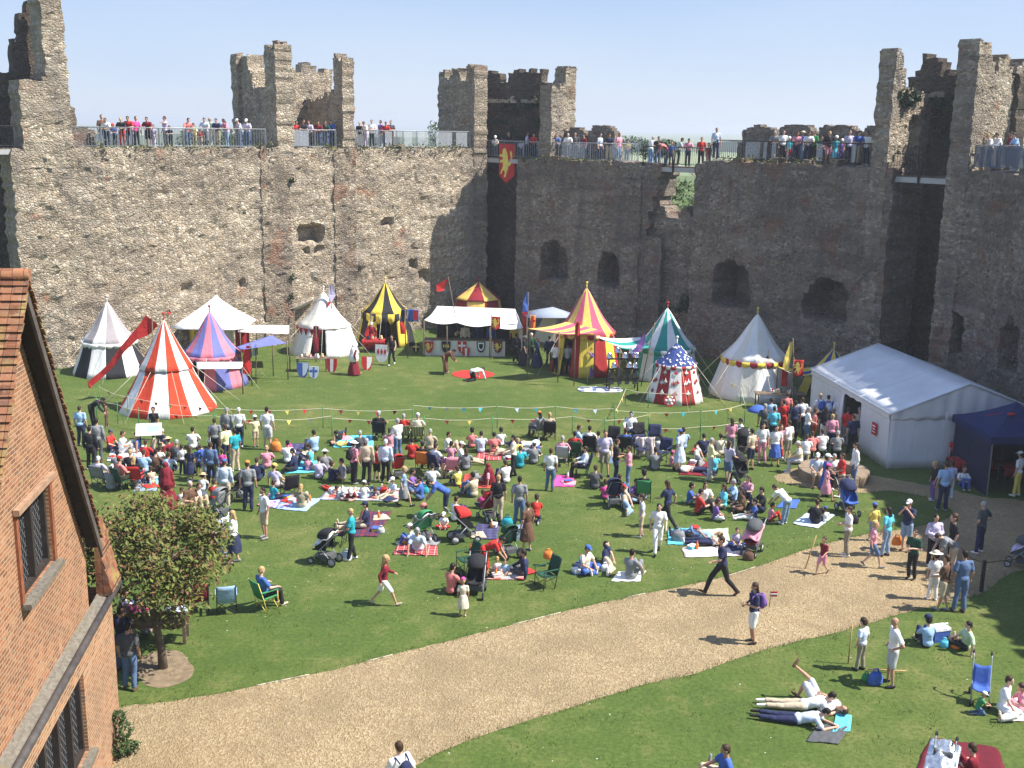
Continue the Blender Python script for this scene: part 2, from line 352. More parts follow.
# ------------------------------------------------------------------ masonry
class Wall:
    def __init__(s, a, b):
        s.o = Vector((a[0], a[1])); d = Vector((b[0], b[1])) - s.o; s.L = d.length; s.d = d.normalized(); s.n = Vector((s.d.y, -s.d.x))   # n looks into the courtyard
    def P(s, u, v=0.0, z=0.0): q = s.o + s.d * u - s.n * v; return Vector((q.x, q.y, z))
    def uz(s, px, py, v=0.0):
        r = ray(px, py); o = s.o - s.n * v; t = (Vector((o.x, o.y)) - Vector((CAM.x, CAM.y))).dot(s.n) / Vector((r.x, r.y)).dot(s.n)
        p = CAM + r * t; return (Vector((p.x, p.y)) - s.o).dot(s.d), p.z
    def u(s, px, py=150, v=0.0): return s.uz(px, py, v)[0]
def slab(name, o, d, L, thick, top, m, parent=None, hole=None, depth=None, cs=.25, z0=0.0, amp=.10, seed=0, ends=.12, rag=.22):
    """rubble masonry: cells on a grid with uneven faces, real holes and a broken top; o is a 2-D point, thickness runs away from the face"""
    o = Vector((o[0], o[1])); d = Vector((d[0], d[1])).normalized(); n = Vector((d.y, -d.x))
    nu = max(2, round(L / cs)); cu = L / nu; zm = max(top(L * i / nu) for i in range(nu + 1)); nz = max(2, int(math.ceil((zm - z0) / cs)) + 1)
    zf = lambda u: top(u) + noise.noise(Vector((u * 1.9, seed * 3.1, 0))) * rag + noise.noise(Vector((u * 6.3, seed * 1.7, 5))) * rag * .55
    P = np.zeros((nu, nz), bool)
    for i in range(nu):
        u = (i + .5) * cu; h = zf(u)
        for j in range(nz):
            z = z0 + (j + .5) * cs
            P[i, j] = z < h and not (hole and hole(u, z))
    idx = {}; vs = []; fs = []
    def V(i, j, k):
        key = (i, j, k)
        if key in idx: return idx[key]
        u = i * cu; z = z0 + j * cs
        a = noise.noise(Vector((u * 1.1 + seed, z * 1.3, k * 9))) ; b = noise.noise(Vector((u * 4.3, z * 4.9 + seed, 4 + k * 9)))
        dd = (a * .9 + b * .8) * amp
        if k == 0 and depth: dd -= depth(u, z)
        ju = noise.noise(Vector((u * 3.7, z * 3.1, 7.7 + seed))) * cs * .75; jz = noise.noise(Vector((u * 2.9, z * 3.9, 2.2 + seed))) * cs * .75
        if i in (0, nu): ju *= ends / .12
        if j == 0: jz = 0
        q = o + d * (u + ju) + n * (dd if k == 0 else -thick - dd)
        idx[key] = len(vs); vs.append((q.x, q.y, z + jz)); return idx[key]
    for i in range(nu):
        for j in range(nz):
            if not P[i, j]: continue
            fs.append((V(i, j, 0), V(i + 1, j, 0), V(i + 1, j + 1, 0), V(i, j + 1, 0)))
            fs.append((V(i, j, 1), V(i, j + 1, 1), V(i + 1, j + 1, 1), V(i + 1, j, 1)))
            for di, dj, e in ((-1, 0, ((i, j), (i, j + 1))), (1, 0, ((i + 1, j + 1), (i + 1, j))), (0, -1, ((i + 1, j), (i, j))), (0, 1, ((i, j + 1), (i + 1, j + 1)))):
                ii, jj = i + di, j + dj
                if 0 <= ii < nu and 0 <= jj < nz and P[ii, jj]: continue
                (a, b), (c, e2) = e
                fs.append((V(a, b, 0), V(c, e2, 0), V(c, e2, 1), V(a, b, 1)))
    me = bpy.data.meshes.new(name); me.from_pydata(vs, [], fs); me.update()
    return link(name, me, m, parent)
def lerp_prof(pts):
    def f(u):
        if u <= pts[0][0]: return pts[0][1]
        for (a, b), (c, d) in zip(pts[:-1], pts[1:]):
            if u <= c: return b + (d - b) * (u - a) / max(1e-6, c - a)
        return pts[-1][1]
    return f
def steps(pts):
    def f(u):
        r = pts[0][1]
        for a, b in pts:
            if u >= a: r = b
        return r
    return f
def arch(u0, u1, zb, zt):                   # an arched shape in (u, z)
    r = (u1 - u0) / 2; c = (u0 + u1) / 2
    def f(u, z):
        if not (u0 < u < u1 and zb < z): return False
        zs = zt - r
        return z <= zs or ((u - c) / r) ** 2 + ((z - zs) / r) ** 2 < 1
    return f
def holes_px(w, items):                     # (kind, x0, x1, ytop, ybottom, depth)
    out = []
    for kind, x0, x1, yt, yb, dp in items:
        ym = (yt + yb) / 2; u0, u1 = sorted((w.u(x0, ym), w.u(x1, ym))); zt = w.uz((x0 + x1) / 2, yt)[1]; zb = w.uz((x0 + x1) / 2, yb)[1]
        if kind == 'arch': f = arch(u0, u1, zb, zt)
        else: f = (lambda u, z, a=u0, b=u1, c=zb, e=zt: a < u < b and c < z < e)
        out.append((f, dp))
    return out
def depth_of(items): return lambda u, z: max([dp for f, dp in items if f(u, z)] or [0.0])

_a = G(65, 368); _b = G(487, 322)
WL = Wall((_a.x, _a.y), (_b.x, _b.y)); WM = Wall((0.1, 74.3), (9.1, 67.6)); WR = Wall((10.45, 66.5), (21.9, 53.1)); WE = Wall((21.9, 53.1), (22.5, 46.0)); WF = Wall((22.5, 46.0), (22.7, 4.0))
ZL, ZM, ZR, ZE = 11.75, 11.2, 11.55, 11.6
TH = 2.3

# --- left curtain wall
uA = WL.u(17, 230)
hl = holes_px(WL, [('box', 301, 323, 224, 241, .9), ('box', 384, 392, 219, 227, .5), ('box', 409, 416, 262, 269, .4), ('box', 420, 431, 272, 281, .4), ('box', 315, 322, 247, 254, .35), ('box', 305, 309, 247, 254, .35),
                   ('box', 184, 189, 284, 294, .3), ('box', 340, 358, 270, 283, .2), ('arch', 238, 245, 278, 290, .3)])
o = WL.P(uA)
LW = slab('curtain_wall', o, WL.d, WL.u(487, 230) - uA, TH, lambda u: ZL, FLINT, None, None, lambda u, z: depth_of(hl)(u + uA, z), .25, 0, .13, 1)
tag(LW, 'long sunlit flint curtain wall behind the striped tents', 'castle wall')
# --- middle wall (in shade), with the broken gap at its right end
hm = holes_px(WM, [('arch', 541, 566, 243, 280, 1.8), ('arch', 600, 619, 253, 286, 1.8)])
zg = lambda px, py: WM.uz(px, py)[1]
ug = WM.u(640, 190)
z_a, z_b = zg(655, 172), zg(645, 238); u_a, u_b = WM.u(661, 172), WM.u(645, 238)
def broken(u, z): return z > z_b and u > u_b + (u_a - u_b) * (z - z_b) / (z_a - z_b)
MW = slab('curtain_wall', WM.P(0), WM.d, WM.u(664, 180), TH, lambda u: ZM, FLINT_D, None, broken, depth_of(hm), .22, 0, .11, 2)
tag(MW, 'shaded flint wall with two arched niches behind the white stall', 'castle wall')
# --- low filling wall in the gap
p_, q_ = WM.P(WM.u(638, 220), .55), WR.P(.5, .5); WG = Wall((p_.x, p_.y), (q_.x, q_.y))
ub = WG.L
GW = slab('curtain_wall', WG.P(-.1), WG.d, ub + .2, 1.6, lerp_prof([(0, WG.uz(655, 212)[1]), (WG.u(661, 210), WG.uz(661, 207)[1]), (WG.u(665, 210), WG.uz(665, 208)[1]), (WG.u(669, 210), WG.uz(669, 216)[1]), (WG.u(678, 210), WG.uz(678, 216)[1]), (WG.u(682, 210), WG.uz(682, 208)[1]), (WG.u(688, 210), WG.uz(688, 209)[1]), (WG.u(690, 210), WG.uz(690, 216)[1])]), FLINT_D, None, None, None, .2, 0, .1, 5)
tag(GW, 'low broken stretch of wall in the gap under the footbridge', 'castle wall')
# --- right wall with two deep arched niches
hr = holes_px(WR, [('arch', 713, 748, 263, 306, 2.0), ('arch', 806, 847, 279, 320, 2.0)])
slit = [holes_px(WR, [('box', 739.5, 746.5, 283, 305, 0)])[0][0], holes_px(WR, [('box', 832, 840, 303, 316, 0)])[0][0]]
uR1 = WR.u(891, 200)
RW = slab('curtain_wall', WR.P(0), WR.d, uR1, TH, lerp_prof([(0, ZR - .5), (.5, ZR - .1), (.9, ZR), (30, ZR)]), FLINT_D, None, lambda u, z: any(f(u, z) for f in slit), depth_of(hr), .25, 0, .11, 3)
tag(RW, 'shaded flint wall with two deep arched niches and arrow slits', 'castle wall')
# --- east wall, running on beyond the picture
uR2 = WR.u(946, 200)
he = holes_px(WE, [('arch', 1000, 1018, 322, 372, 1.7)])
EW = empty('curtain_wall', (0, 0, 0), 0, 'shaded flint wall with merlons running behind the marquee and navy gazebo', 'castle wall')
e1 = holes_px(WR, [('arch', 944, 960, 313, 350, 1.7)])
slab('wall_end', WR.P(uR2), WR.d, WR.L - uR2 + .15, TH, lambda u: ZE, FLINT_D, EW, None, lambda u, z: depth_of(e1)(u + uR2, z), .25, 0, .11, 4)
slab('wall_face', WE.P(0), WE.d, WE.L, TH, lambda u: ZE, FLINT_D, EW, None, depth_of(he), .25, 0, .11, 6)
slab('wall_face', WF.P(0), WF.d, WF.L, TH, lambda u: ZE, FLINT_D, EW, None, None, .5, 0, .15, 7)
mer = lambda u: ZE + (2.4 if (u % 3.0) < 1.9 else 1.0)
slab('parapet', WF.P(0, TH - .6), WF.d, WF.L, .6, mer, FLINT_D, EW, None, None, .25, ZE - .2, .06, 8)
slab('parapet', WE.P(0, TH - .6), WE.d, WE.L, .6, mer, FLINT_D, EW, None, None, .25, ZE - .2, .06, 9)
# outer parapets: merlons
def merlons(w, z, items, parent, seed, cs=.2, m=FLINT_D):
    for k, (x0, x1, yt, yb) in enumerate(items):
        u0, u1 = w.u(x0, yt, TH - .6), w.u(x1, yt, TH - .6); zt = w.uz(x0, yt, TH - .6)[1]; L = u1 - u0
        top = lerp_prof([(0, zt - .28), (L * .16, zt - .05), (L * .5, zt + .06), (L * .84, zt - .05), (L, zt - .3)])
        slab('merlon', w.P(u0, TH - .6), w.d, L, .6, top, m, parent, None, None, .15, z - .25, .05, seed + k, rag=.07)
merlons(WM, ZM, [(562, 586, 129, 158), (589, 615, 126, 158)], MW, 20)
u0 = WM.u(545, 145, TH - .6); slab('parapet', WM.P(u0, TH - .61), WM.d, WM.u(618, 145, TH - .6) - u0, .58, lambda u: ZM + .95, FLINT_D, MW, None, None, .2, ZM - .2, .05, 26)
merlons(WR, ZR, [(743, 775, 126, 158), (780, 813, 125, 158), (819, 857, 125, 158), (862, 890, 126, 158)], RW, 30)
u0 = WR.u(737, 145, TH - .6); slab('parapet', WR.P(u0, TH - .61), WR.d, WR.u(890, 145, TH - .6) - u0, .58, lambda u: ZR + .95, FLINT_D, RW, None, None, .2, ZR - .2, .05, 36)

# ------------------------------------------------------------------ towers (open at the back)
def side(w, u, width, prof, parent, m=FLINT, z0=0.0, v0=0.0, L=5.0, seed=0, hole=None, cs=.14):
    """a wall running outwards from the curtain wall; its face towards +u stands at u + width"""
    return slab('side_wall', w.P(u + width, v0), -w.n, L, width, prof, m, parent, hole, None, cs, z0, .10, seed, rag=.35)
def zpx(w, px, py, v=0.0): return w.uz(px, py, v)[1]
# T1 on the left wall
T1 = empty('castle_tower', WL.P(WL.u(300)), 0, 'sunlit ruined tower with two tall pillars on the long wall', 'tower')
T1.location = (0, 0, 0)
ua, ub_ = WL.u(276, 100), WL.u(293, 100)
za = zpx(WL, 280, 47)
side(WL, ua, ub_ - ua, steps([(0, za), (1.5, zpx(WL, 262, 88, 2)), (3.2, zpx(WL, 255, 72, 4)), (3.9, zpx(WL, 246, 58, 5))]), T1, z0=ZL - 1.5, seed=41, v0=-.02)
uc, ud = WL.u(342.5, 100), WL.u(354, 100)
slab('chimney_stub', WL.P(WL.u(279, 45), .15), WL.d, .6, .7, lambda u: zpx(WL, 280, 41), FLINT, T1, None, None, .15, za - .4, .04, 44)
side(WL, uc, ud - uc, steps([(0, zpx(WL, 345, 57)), (1.1, zpx(WL, 336, 93, 2)), (2.4, zpx(WL, 330, 98, 3))]), T1, z0=ZL - 1.5, seed=42, v0=-.02)
ue, uf = WL.u(238, 100, 4.9), WL.u(333, 100, 4.9)
tb = lambda px, py: zpx(WL, px, py, 4.9)
uu = lambda px: WL.u(px, 80, 4.9) - ue
slab('back_wall', WL.P(ue, 4.9), WL.d, uf - ue, .9, steps([(0, tb(245, 57)), (uu(261), tb(270, 71)), (uu(296), tb(300, 73)), (uu(301), tb(308, 63)), (uu(312), tb(314, 67)), (uu(317), tb(322, 74)), (uu(324), tb(328, 71))]),
     FLINT, T1, lambda u, z: abs(u - uu(299)) < .3 and ZL + .9 < z < ZL + 1.9, None, .22, ZL - 1.5, .09, 43)
PIL = flint('pilaster_flint', (.86, .84, .84), .55, .98)
for k, (x0, x1) in enumerate(((263, 291), (335, 356))):
    w0, w1 = WL.u(x0, 240), WL.u(x1, 240); slab('pilaster', WL.P(w0, -.07), WL.d, w1 - w0, .4, lambda u: ZL - .05, PIL, T1, None, None, .2, 0, .12, 46 + k)
w0, w1 = WM.u(622, 240), WM.u(640, 240); slab('pilaster', WM.P(w0, -.12), WM.d, w1 - w0, .5, lambda u: ZM - .9, FLINT_D, MW, None, None, .2, 0, .12, 48)
# T2 at the corner
T2 = empty('castle_tower', (0, 0, 0), 0, 'ruined corner tower above the hanging red banner', 'tower')
u0, u1 = WL.u(474, 110), WL.u(487, 110)
zt2 = zpx(WL, 478, 66)
side(WL, u0, u1 - u0, steps([(0, zt2), (1.0, zt2 - .9), (1.7, zt2 - .1), (2.6, zt2 - .75), (3.4, zt2 - .2), (4.6, zt2 - .35)]), T2, FLINT_T, z0=0, seed=51, v0=-.03, L=4.3)
bwo = WL.P(WL.L, 3.6); bwe = WM.P(WM.u(536, 110), 3.0)
dv = Vector((bwe.x - bwo.x, bwe.y - bwo.y))
WB = Wall((bwo.x, bwo.y), (bwe.x, bwe.y))
z2 = lambda px, py: WB.uz(px, py)[1]; u2 = lambda px: WB.u(px, 90)
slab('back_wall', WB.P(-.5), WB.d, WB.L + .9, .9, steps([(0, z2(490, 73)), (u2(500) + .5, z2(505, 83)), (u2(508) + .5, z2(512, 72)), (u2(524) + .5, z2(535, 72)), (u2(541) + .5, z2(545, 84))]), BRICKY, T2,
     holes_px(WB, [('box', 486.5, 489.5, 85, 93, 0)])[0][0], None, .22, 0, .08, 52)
slab('wall_ledge', WB.P(-.2, -.28), WB.d, WB.L + .4, .26, lambda u: z2(515, 100), FLINT, T2, None, None, .2, z2(515, 103), .04, 53)
um = WM.u(538, 110)
zr2 = zpx(WM, 556, 70, 3)
side(WM, um, .9, steps([(0, zpx(WM, 545, 86)), (.9, zpx(WM, 548, 82, 1)), (1.5, zr2)]), T2, FLINT_T, z0=ZM - 1.0, seed=54, v0=.2, L=2.7)
# T3 on the right wall
T3 = empty('castle_tower', (0, 0, 0), 0, 'ruined tower with a dark open back and a timber footbridge beside the marquee', 'tower')
u0, u1 = WR.u(875.5, 110), WR.u(892, 110)
zl3 = zpx(WR, 884, 52)
side(WR, u0, u1 - u0, steps([(0, zl3), (.55, zl3 - .8), (1.0, zl3 - 1.6), (1.9, zpx(WR, 915, 95, 2.5))]), T3, FLINT_T, z0=0, seed=61, v0=-.03, L=4.4,
     hole=arch(1.7, 2.9, ZR - .4, ZR + 2.6))
u2_, u3 = WR.u(953, 110), WR.u(974, 110)
zr3 = zpx(WR, 965, 43)
side(WR, u2_, u3 - u2_, steps([(0, zr3), (1.05, zr3 - .7), (1.5, zr3 - 1.3), (1.9, zr3 - .45), (2.9, zr3 - .95), (3.35, zr3 - 1.5), (3.7, zr3 - .7), (4.7, zr3 - 1.2)]), T3, FLINT_T, z0=0, seed=62, v0=-.03, L=5.0)
ub0 = WR.u(888, 90, 3.6)
z3 = lambda px, py: zpx(WR, px, py, 3.6); u_3 = lambda px: WR.u(px, 90, 3.6) - ub0
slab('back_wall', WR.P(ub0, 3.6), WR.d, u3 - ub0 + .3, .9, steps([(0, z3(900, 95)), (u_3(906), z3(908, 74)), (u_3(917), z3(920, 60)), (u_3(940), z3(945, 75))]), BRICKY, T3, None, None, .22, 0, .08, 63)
slab('wall_ledge', WR.P(ub0, 3.3), WR.d, u3 - ub0, .28, lambda u: z3(930, 94.5), FLINT, T3, None, None, .2, z3(930, 97.5), .04, 64)
T3A, T3B = u1, u2_
# T0 at the left edge
T0 = empty('castle_tower', (0, 0, 0), 0, 'tall stepped ruin of a tower cut by the left edge', 'tower')
u0, u1 = WL.u(45, 40), WL.u(69, 40)
slab('pillar', WL.P(WL.u(19, 90), -.02), WL.d, WL.u(69, 90) - WL.u(19, 90), 2.2, steps([(0, zpx(WL, 30, 79)), (u0 - WL.u(19, 90), zpx(WL, 50, -22))]), FLINT, T0, None, None, .22, ZL - 1.0, .11, 71)
q0 = WL.u(-60, 60, 3.2)
zz = lambda px, py: zpx(WL, px, py, 3.2); uq = lambda px: WL.u(px, 60, 3.2) - q0
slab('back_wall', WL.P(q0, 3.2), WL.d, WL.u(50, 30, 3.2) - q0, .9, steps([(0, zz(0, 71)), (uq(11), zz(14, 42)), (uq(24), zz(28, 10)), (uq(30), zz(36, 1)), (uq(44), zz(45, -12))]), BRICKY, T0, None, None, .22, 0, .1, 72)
slab('stub_wall', WL.P(WL.u(69, 130, 1.6), 1.6), WL.d, WL.u(96, 140, 1.6) - WL.u(69, 130, 1.6), .6, steps([(0, zpx(WL, 72, 109, 1.6)), (.45, zpx(WL, 80, 128, 1.6)), (1.1, zpx(WL, 90, 133, 1.6))]), FLINT_D, T0, None, None, .2, ZL - .3, .06, 73)

# ------------------------------------------------------------------ rails and footbridges
GALV = mat((.30, .33, .36), .45, .1, 6, metal=.3, name='grey_rail')
def panelmat():
    t = NT('pale_mesh_panel'); t.b.inputs['Alpha'].default_value = .26
    return t.out(t.ramp(t.noise(t.coord(), 5, 2), [(.3, (.50, .54, .58)), (.7, (.60, .63, .66))]), .6)
PANEL = panelmat()
def railing(pts, label, m=GALV, gap=.16, h=1.1, panels=()):
    root = empty('railing', pts[0], 0, label, 'railing', 'railings along the wall walk')
    o = Vector(pts[0]); pts = [Vector(p) - o for p in pts]
    rails = MB(); bars = MB(); posts = []
    acc = 0
    for a, b in zip(pts[:-1], pts[1:]):
        L = (b - a).length; d = (b - a) / L
        for zz_, r in ((h, .028), (.12, .02)): rails.tube([a + Vector((0, 0, zz_)), b + Vector((0, 0, zz_))], r, 5)
        k = max(1, int(L / gap))
        for i in range(k): p = a + d * ((i + .5) * L / k); bars.box(p + Vector((0, 0, h / 2 + .05)), (.018, .018, h - .12))
        kp = max(1, round(L / 1.6))
        for i in range(kp + 1): posts.append(a + d * (L * i / kp))
    rails.build('rails', m, root); bars.build('balusters', m, root)
    me = None
    for p in posts:
        if me is None: mb = MB(); mb.box((0, 0, h / 2), (.05, .05, h)); ob = mb.build('post', m, root); me = ob.data
        else: ob = link('post', me, None, root)
        ob.location = p
    for i, (a, b) in enumerate(panels):
        a = Vector(a) - o; b = Vector(b) - o; mb = MB(); n = Vector((b - a).cross(Vector((0, 0, 1)))).normalized() * .02
        mb.prism([a + Vector((0, 0, .15)), b + Vector((0, 0, .15)), b + Vector((0, 0, h - .05)), a + Vector((0, 0, h - .05))], n); mb.build('mesh_panel', PANEL, root)
    return root
def wp(w, px, z, v, py=148): return w.P(w.u(px, py, v), v, z)
def pan(w, z, v, rng): return [(wp(w, a, z, v), wp(w, b, z, v)) for a, b in rng]
railing([wp(WL, 72, ZL, .25), wp(WL, 266, ZL, .25)], 'inner railing on the long sunlit wall left of its tower', panels=())
railing([wp(WL, 80, ZL, 2.1), wp(WL, 232, ZL, 2.1)], 'outer railing behind the visitors on the long sunlit wall')
railing([wp(WL, 294, ZL, .2), wp(WL, 336, ZL, .2)], 'short railing between the two pillars of the sunlit tower', panels=pan(WL, ZL, .16, [(294, 309)]))
railing([wp(WL, 355, ZL, .25), wp(WL, 470, ZL, .25)], 'railing on the long wall between sunlit tower and corner tower', panels=pan(WL, ZL, .2, [(385, 392), (404, 412), (418, 428), (436, 452), (456, 467)]))
railing([wp(WL, 355, ZL, 2.1), wp(WL, 436, ZL, 2.1)], 'outer railing on the long wall right of the sunlit tower')
railing([WL.P(WL.L + .1, .5, ZM), WM.P(.2, .4, ZM), wp(WM, 638, ZM, .3, 158)], 'railing on the shaded middle wall beside the red banner', panels=pan(WM, ZM, .25, [(524, 527), (545, 549), (562, 585), (612, 617), (623, 631), (637, 640)][2:5]))
BR0 = WM.P(WM.u(640, 160), .35, ZM - .12); BR1 = WR.P(.7, .35, ZM - .12)
railing([BR0, BR1], 'dark railing of the footbridge over the broken gap', IRON, .13)
railing([BR1 + Vector((.05, 0, .15)), WR.P(1.3, .3, ZR), wp(WR, 742, ZR, .3, 158)], 'dark railing climbing from the footbridge to the right wall', IRON, .13)
railing([wp(WR, 744, ZR, .25, 158), wp(WR, 874, ZR, .25, 160)], 'railing before the row of merlons on the right wall', IRON, .16, panels=pan(WR, ZR, .2, [(746, 760), (764, 767), (772, 776), (787, 789), (817, 823), (852, 856)]))
TB0 = WR.P(T3A + .02, .5, ZR - .4); TB1 = WR.P(T3B - .02, .5, ZR - .4)
railing([TB0, TB1], 'timber railing of the footbridge across the right tower', DWOOD, .14, 1.05)
BLUEP = NT('blue_grey_panel'); BLUEP.b.inputs['Alpha'].default_value = .6; BLUEP = BLUEP.out(BLUEP.ramp(BLUEP.noise(BLUEP.coord(), 5, 2), [(.3, (.10, .13, .19)), (.7, (.13, .16, .22))]), .6)
rr_ = railing([WR.P(u3 + .1, .35, ZE), WE.P(.2, .35, ZE), WE.P(WE.L, .35, ZE)], 'railing with blue grey panels at the right edge', GALV, .16)
mb = MB(); a = WE.P(.2, .3, ZE) - rr_.location; b = WE.P(WE.L, .3, ZE) - rr_.location
mb.prism([a + Vector((0, 0, .1)), b + Vector((0, 0, .1)), b + Vector((0, 0, 1.05)), a + Vector((0, 0, 1.05))], (.03, 0, 0)); mb.build('panel', BLUEP, rr_)
a = WR.P(u3 + .1, .3, ZE) - rr_.location; b = WE.P(.15, .3, ZE) - rr_.location
mb = MB(); mb.prism([a + Vector((0, 0, .1)), b + Vector((0, 0, .1)), b + Vector((0, 0, 1.05)), a + Vector((0, 0, 1.05))], (.03, 0, 0)); mb.build('panel', BLUEP, rr_)
def bridge(a, b, width, label, inner):
    root = empty('footbridge', a, 0, label, 'footbridge'); d = (b - a); L = d.length; d.normalize(); n = Vector((-d.y, d.x, 0)); n = n if n.y > 0 else -n
    mb = MB()
    k = int(L / .2)
    for i in range(k):
        c = d * ((i + .5) * L / k) + n * (width / 2 - .1) + Vector((0, 0, -.04)); mb.box(c, (.17, width, .05), Matrix(((d.x, n.x, 0), (d.y, n.y, 0), (0, 0, 1))))
    mb.build('deck', WOOD, root)
    M = Matrix(((d.x, n.x, 0), (d.y, n.y, 0), (0, 0, 1)))
    for off in (-.12, width - .1):
        mb = MB(); mb.box(d * (L / 2) + n * off + Vector((0, 0, -.2)), (L + .6, .1, .26), M); mb.build('beam', mat((.40, .40, .39), .6, .08, 3, name='pale_beam'), root)
    mb = MB()
    for s in (-.12, .12): mb.tube([d * (L / 2) + Vector((0, 0, -.4)) - n * .2, d * (L / 2 + s) + Vector((0, 0, .95)) - n * .2], .05, 5)
    mb.build('brace', DWOOD, root)
bridge(BR0 + Vector((0, 0, 0)), BR1, 1.3, 'small footbridge with pale beam over the broken gap', 0)
bridge(TB0, TB1, 1.3, 'footbridge with pale beam across the dark recess of the right tower', 0)
bridge(WL.P(WL.L + .05, .6, ZM), WM.P(0, .5, ZM), 1.3, 'short footbridge with pale beam behind the red banner', 0)
bridge(WL.P(WL.u(-30, 150, .4), .4, ZL), WL.P(WL.u(14, 150, .4), .4, ZL), 1.3, 'footbridge with pale beam cut by the left edge', 0)
railing([WL.P(WL.u(-30, 150, .4), .4, ZL), WL.P(WL.u(14, 150, .4), .4, ZL)], 'dark railing of the footbridge at the left edge', IRON, .14)

# weeds and ivy growing on the walls
def tufts(name, spots, m, size, n, kind='stuff', label=None, cat=None):
    mb = MB(); r = random.Random(len(spots) * 13 + n)
    for p, sx in spots:
        for i in range(n):
            c = Vector(p) + Vector((r.gauss(0, sx), r.gauss(0, sx * .4), abs(r.gauss(0, size * 1.2))))
            M = Matrix.Rotation(r.uniform(0, 6.3), 3, 'Z') @ Matrix.Rotation(r.uniform(-1, 1), 3, 'X'); s = size * r.uniform(.5, 1.2)
            mb.add([c + M @ Vector(q) for q in ((-s * .5, 0, 0), (0, s * .2, -s * .3), (s * .5, 0, 0), (0, s * .2, s * .9))], [(0, 1, 2, 3)])
    o = mb.build(name, m, None, False); tag(o, label, cat, None, kind); return o
WEED = leafmat('wall_weeds', (.05, .075, .02), (.11, .12, .03), (.22, .19, .05)); IVYM = leafmat('ivy_leaves', (.018, .032, .012), (.03, .05, .018), (.05, .07, .025))
sp = [(WL.P(WL.u(x, 152), .12, ZL - .02), .35) for x in (100, 130, 146, 170, 190, 214, 262, 268, 328, 334, 358, 366, 385, 395, 402, 412, 420, 431, 440, 452, 460)]
sp += [(WM.P(u_, .1, ZM - .03), .5) for u_ in (.6, 2, 3.3, 4.1, 5.2, 6.2, 7)] + [(WR.P(u_, .1, ZR - .03), .5) for u_ in (2.6, 3.4, 4.2, 5.2, 6, 7.4, 8.8)]
tufts('wall_top_weeds', sp, WEED, .13, 34)
r_ = random.Random(3); sp = []
for i in range(34): sp.append((WB.P(r_.uniform(1.2, WB.L - .3), -.12, r_.uniform(ZM + .3, z2(515, 103))), .3))
for i in range(26): sp.append((WR.P(r_.uniform(T3A + .4, T3B), 3.45, r_.uniform(ZR + .8, z3(930, 99))), .28))
for i in range(10): sp.append((WR.P(T3A + .05 + r_.uniform(-.05, .1), r_.uniform(.5, 2.6), r_.uniform(ZR + 2.6, zl3 - 2.1)), .16))
tufts('tower_ivy', sp, IVYM, .17, 60)
sp = [(WG.P(r_.uniform(0, WG.L), -.15, r_.uniform(2.3, 3.3)), .25) for i in range(14)] + [(WL.P(WL.u(290, y_), -.1, WL.uz(278, y_)[1]), .12) for y_ in (183, 281, 300)]
tufts('wall_foot_weeds', sp, IVYM, .16, 40)

# ================================================================== TREES beyond the wall
LEAF1 = leafmat('spring_leaves', (.045, .085, .015), (.075, .13, .022), (.12, .19, .04))
LEAF2 = leafmat('dark_leaves', (.02, .045, .012), (.04, .075, .02), (.07, .11, .03))
BARK = mat((.13, .10, .075), .9, .3, 7, .02, name='bark')
def crown_mesh(blobs, n, size, seed):
    r = random.Random(seed); mb = MB()
    for (c, rad) in blobs:
        for i in range(n):
            v = Vector((r.gauss(0, 1), r.gauss(0, 1), r.gauss(0, 1))).normalized() * (r.uniform(.35, 1.0) ** .5)
            k = 1 + .35 * noise.noise(v * 2.3 + Vector(c))
            p = Vector(c) + Vector((v.x * rad[0], v.y * rad[1], v.z * rad[2])) * k
            M = Matrix.Rotation(r.uniform(0, 6.3), 3, 'Z') @ Matrix.Rotation(r.uniform(-1.2, 1.2), 3, 'X'); s = size * r.uniform(.6, 1.3)
            mb.add([p + M @ Vector(q) for q in ((0, -s, 0), (s * .5, 0, s * .12), (0, s, 0), (-s * .5, 0, s * .12))], [(0, 1, 2, 3)])
    return mb
def tree(loc, h, blobs, n, size, label, m, seed, tr=.22):
    root = empty('tree', loc, 0, label, 'tree', 'trees beyond the castle wall'); mb = MB(); r = random.Random(seed)
    mb.tube([(0, 0, 0), (.1, .05, h * .35), (-.05, .1, h * .62)], [tr, tr * .75, tr * .4], 8)
    for c, rad in blobs: mb.tube([(0, .03, h * .3), (c[0] * .5, c[1] * .5, (h * .35 + c[2]) / 2), c], [tr * .5, tr * .3, tr * .1], 6)
    mb.build('trunk', BARK, root); crown_mesh(blobs, n, size, seed).build('crown', m, root, False); return root
def topz(px, py, Y): return AT(px, py, Y)
p = topz(212, 124, 84); tree((p.x, p.y, 0), p.z - 1, [((-1.4, 0, p.z - 1.3), (1.3, 1.2, 1.0)), ((.2, .2, p.z - 1.1), (1.5, 1.3, 1.0)), ((1.7, 0, p.z - 1.6), (1.4, 1.2, .9)), ((0, 0, p.z - 2.8), (2.4, 1.8, 1.4))], 800, .13, 'bushy green treetop behind the visitors on the long wall', LEAF1, 1)
p = topz(676, 176, 82); tree((p.x, p.y, 0), p.z, [((0, 0, p.z - 2), (2.2, 1.8, 1.9)), ((1.4, .4, p.z - 4), (2.4, 2, 2.2)), ((-1.5, .3, p.z - 4.2), (2.2, 2, 2.2)), ((.2, 0, p.z - 6.2), (3.2, 2, 2))], 1500, .16, 'green tree seen through the gap below the footbridge', LEAF1, 2)
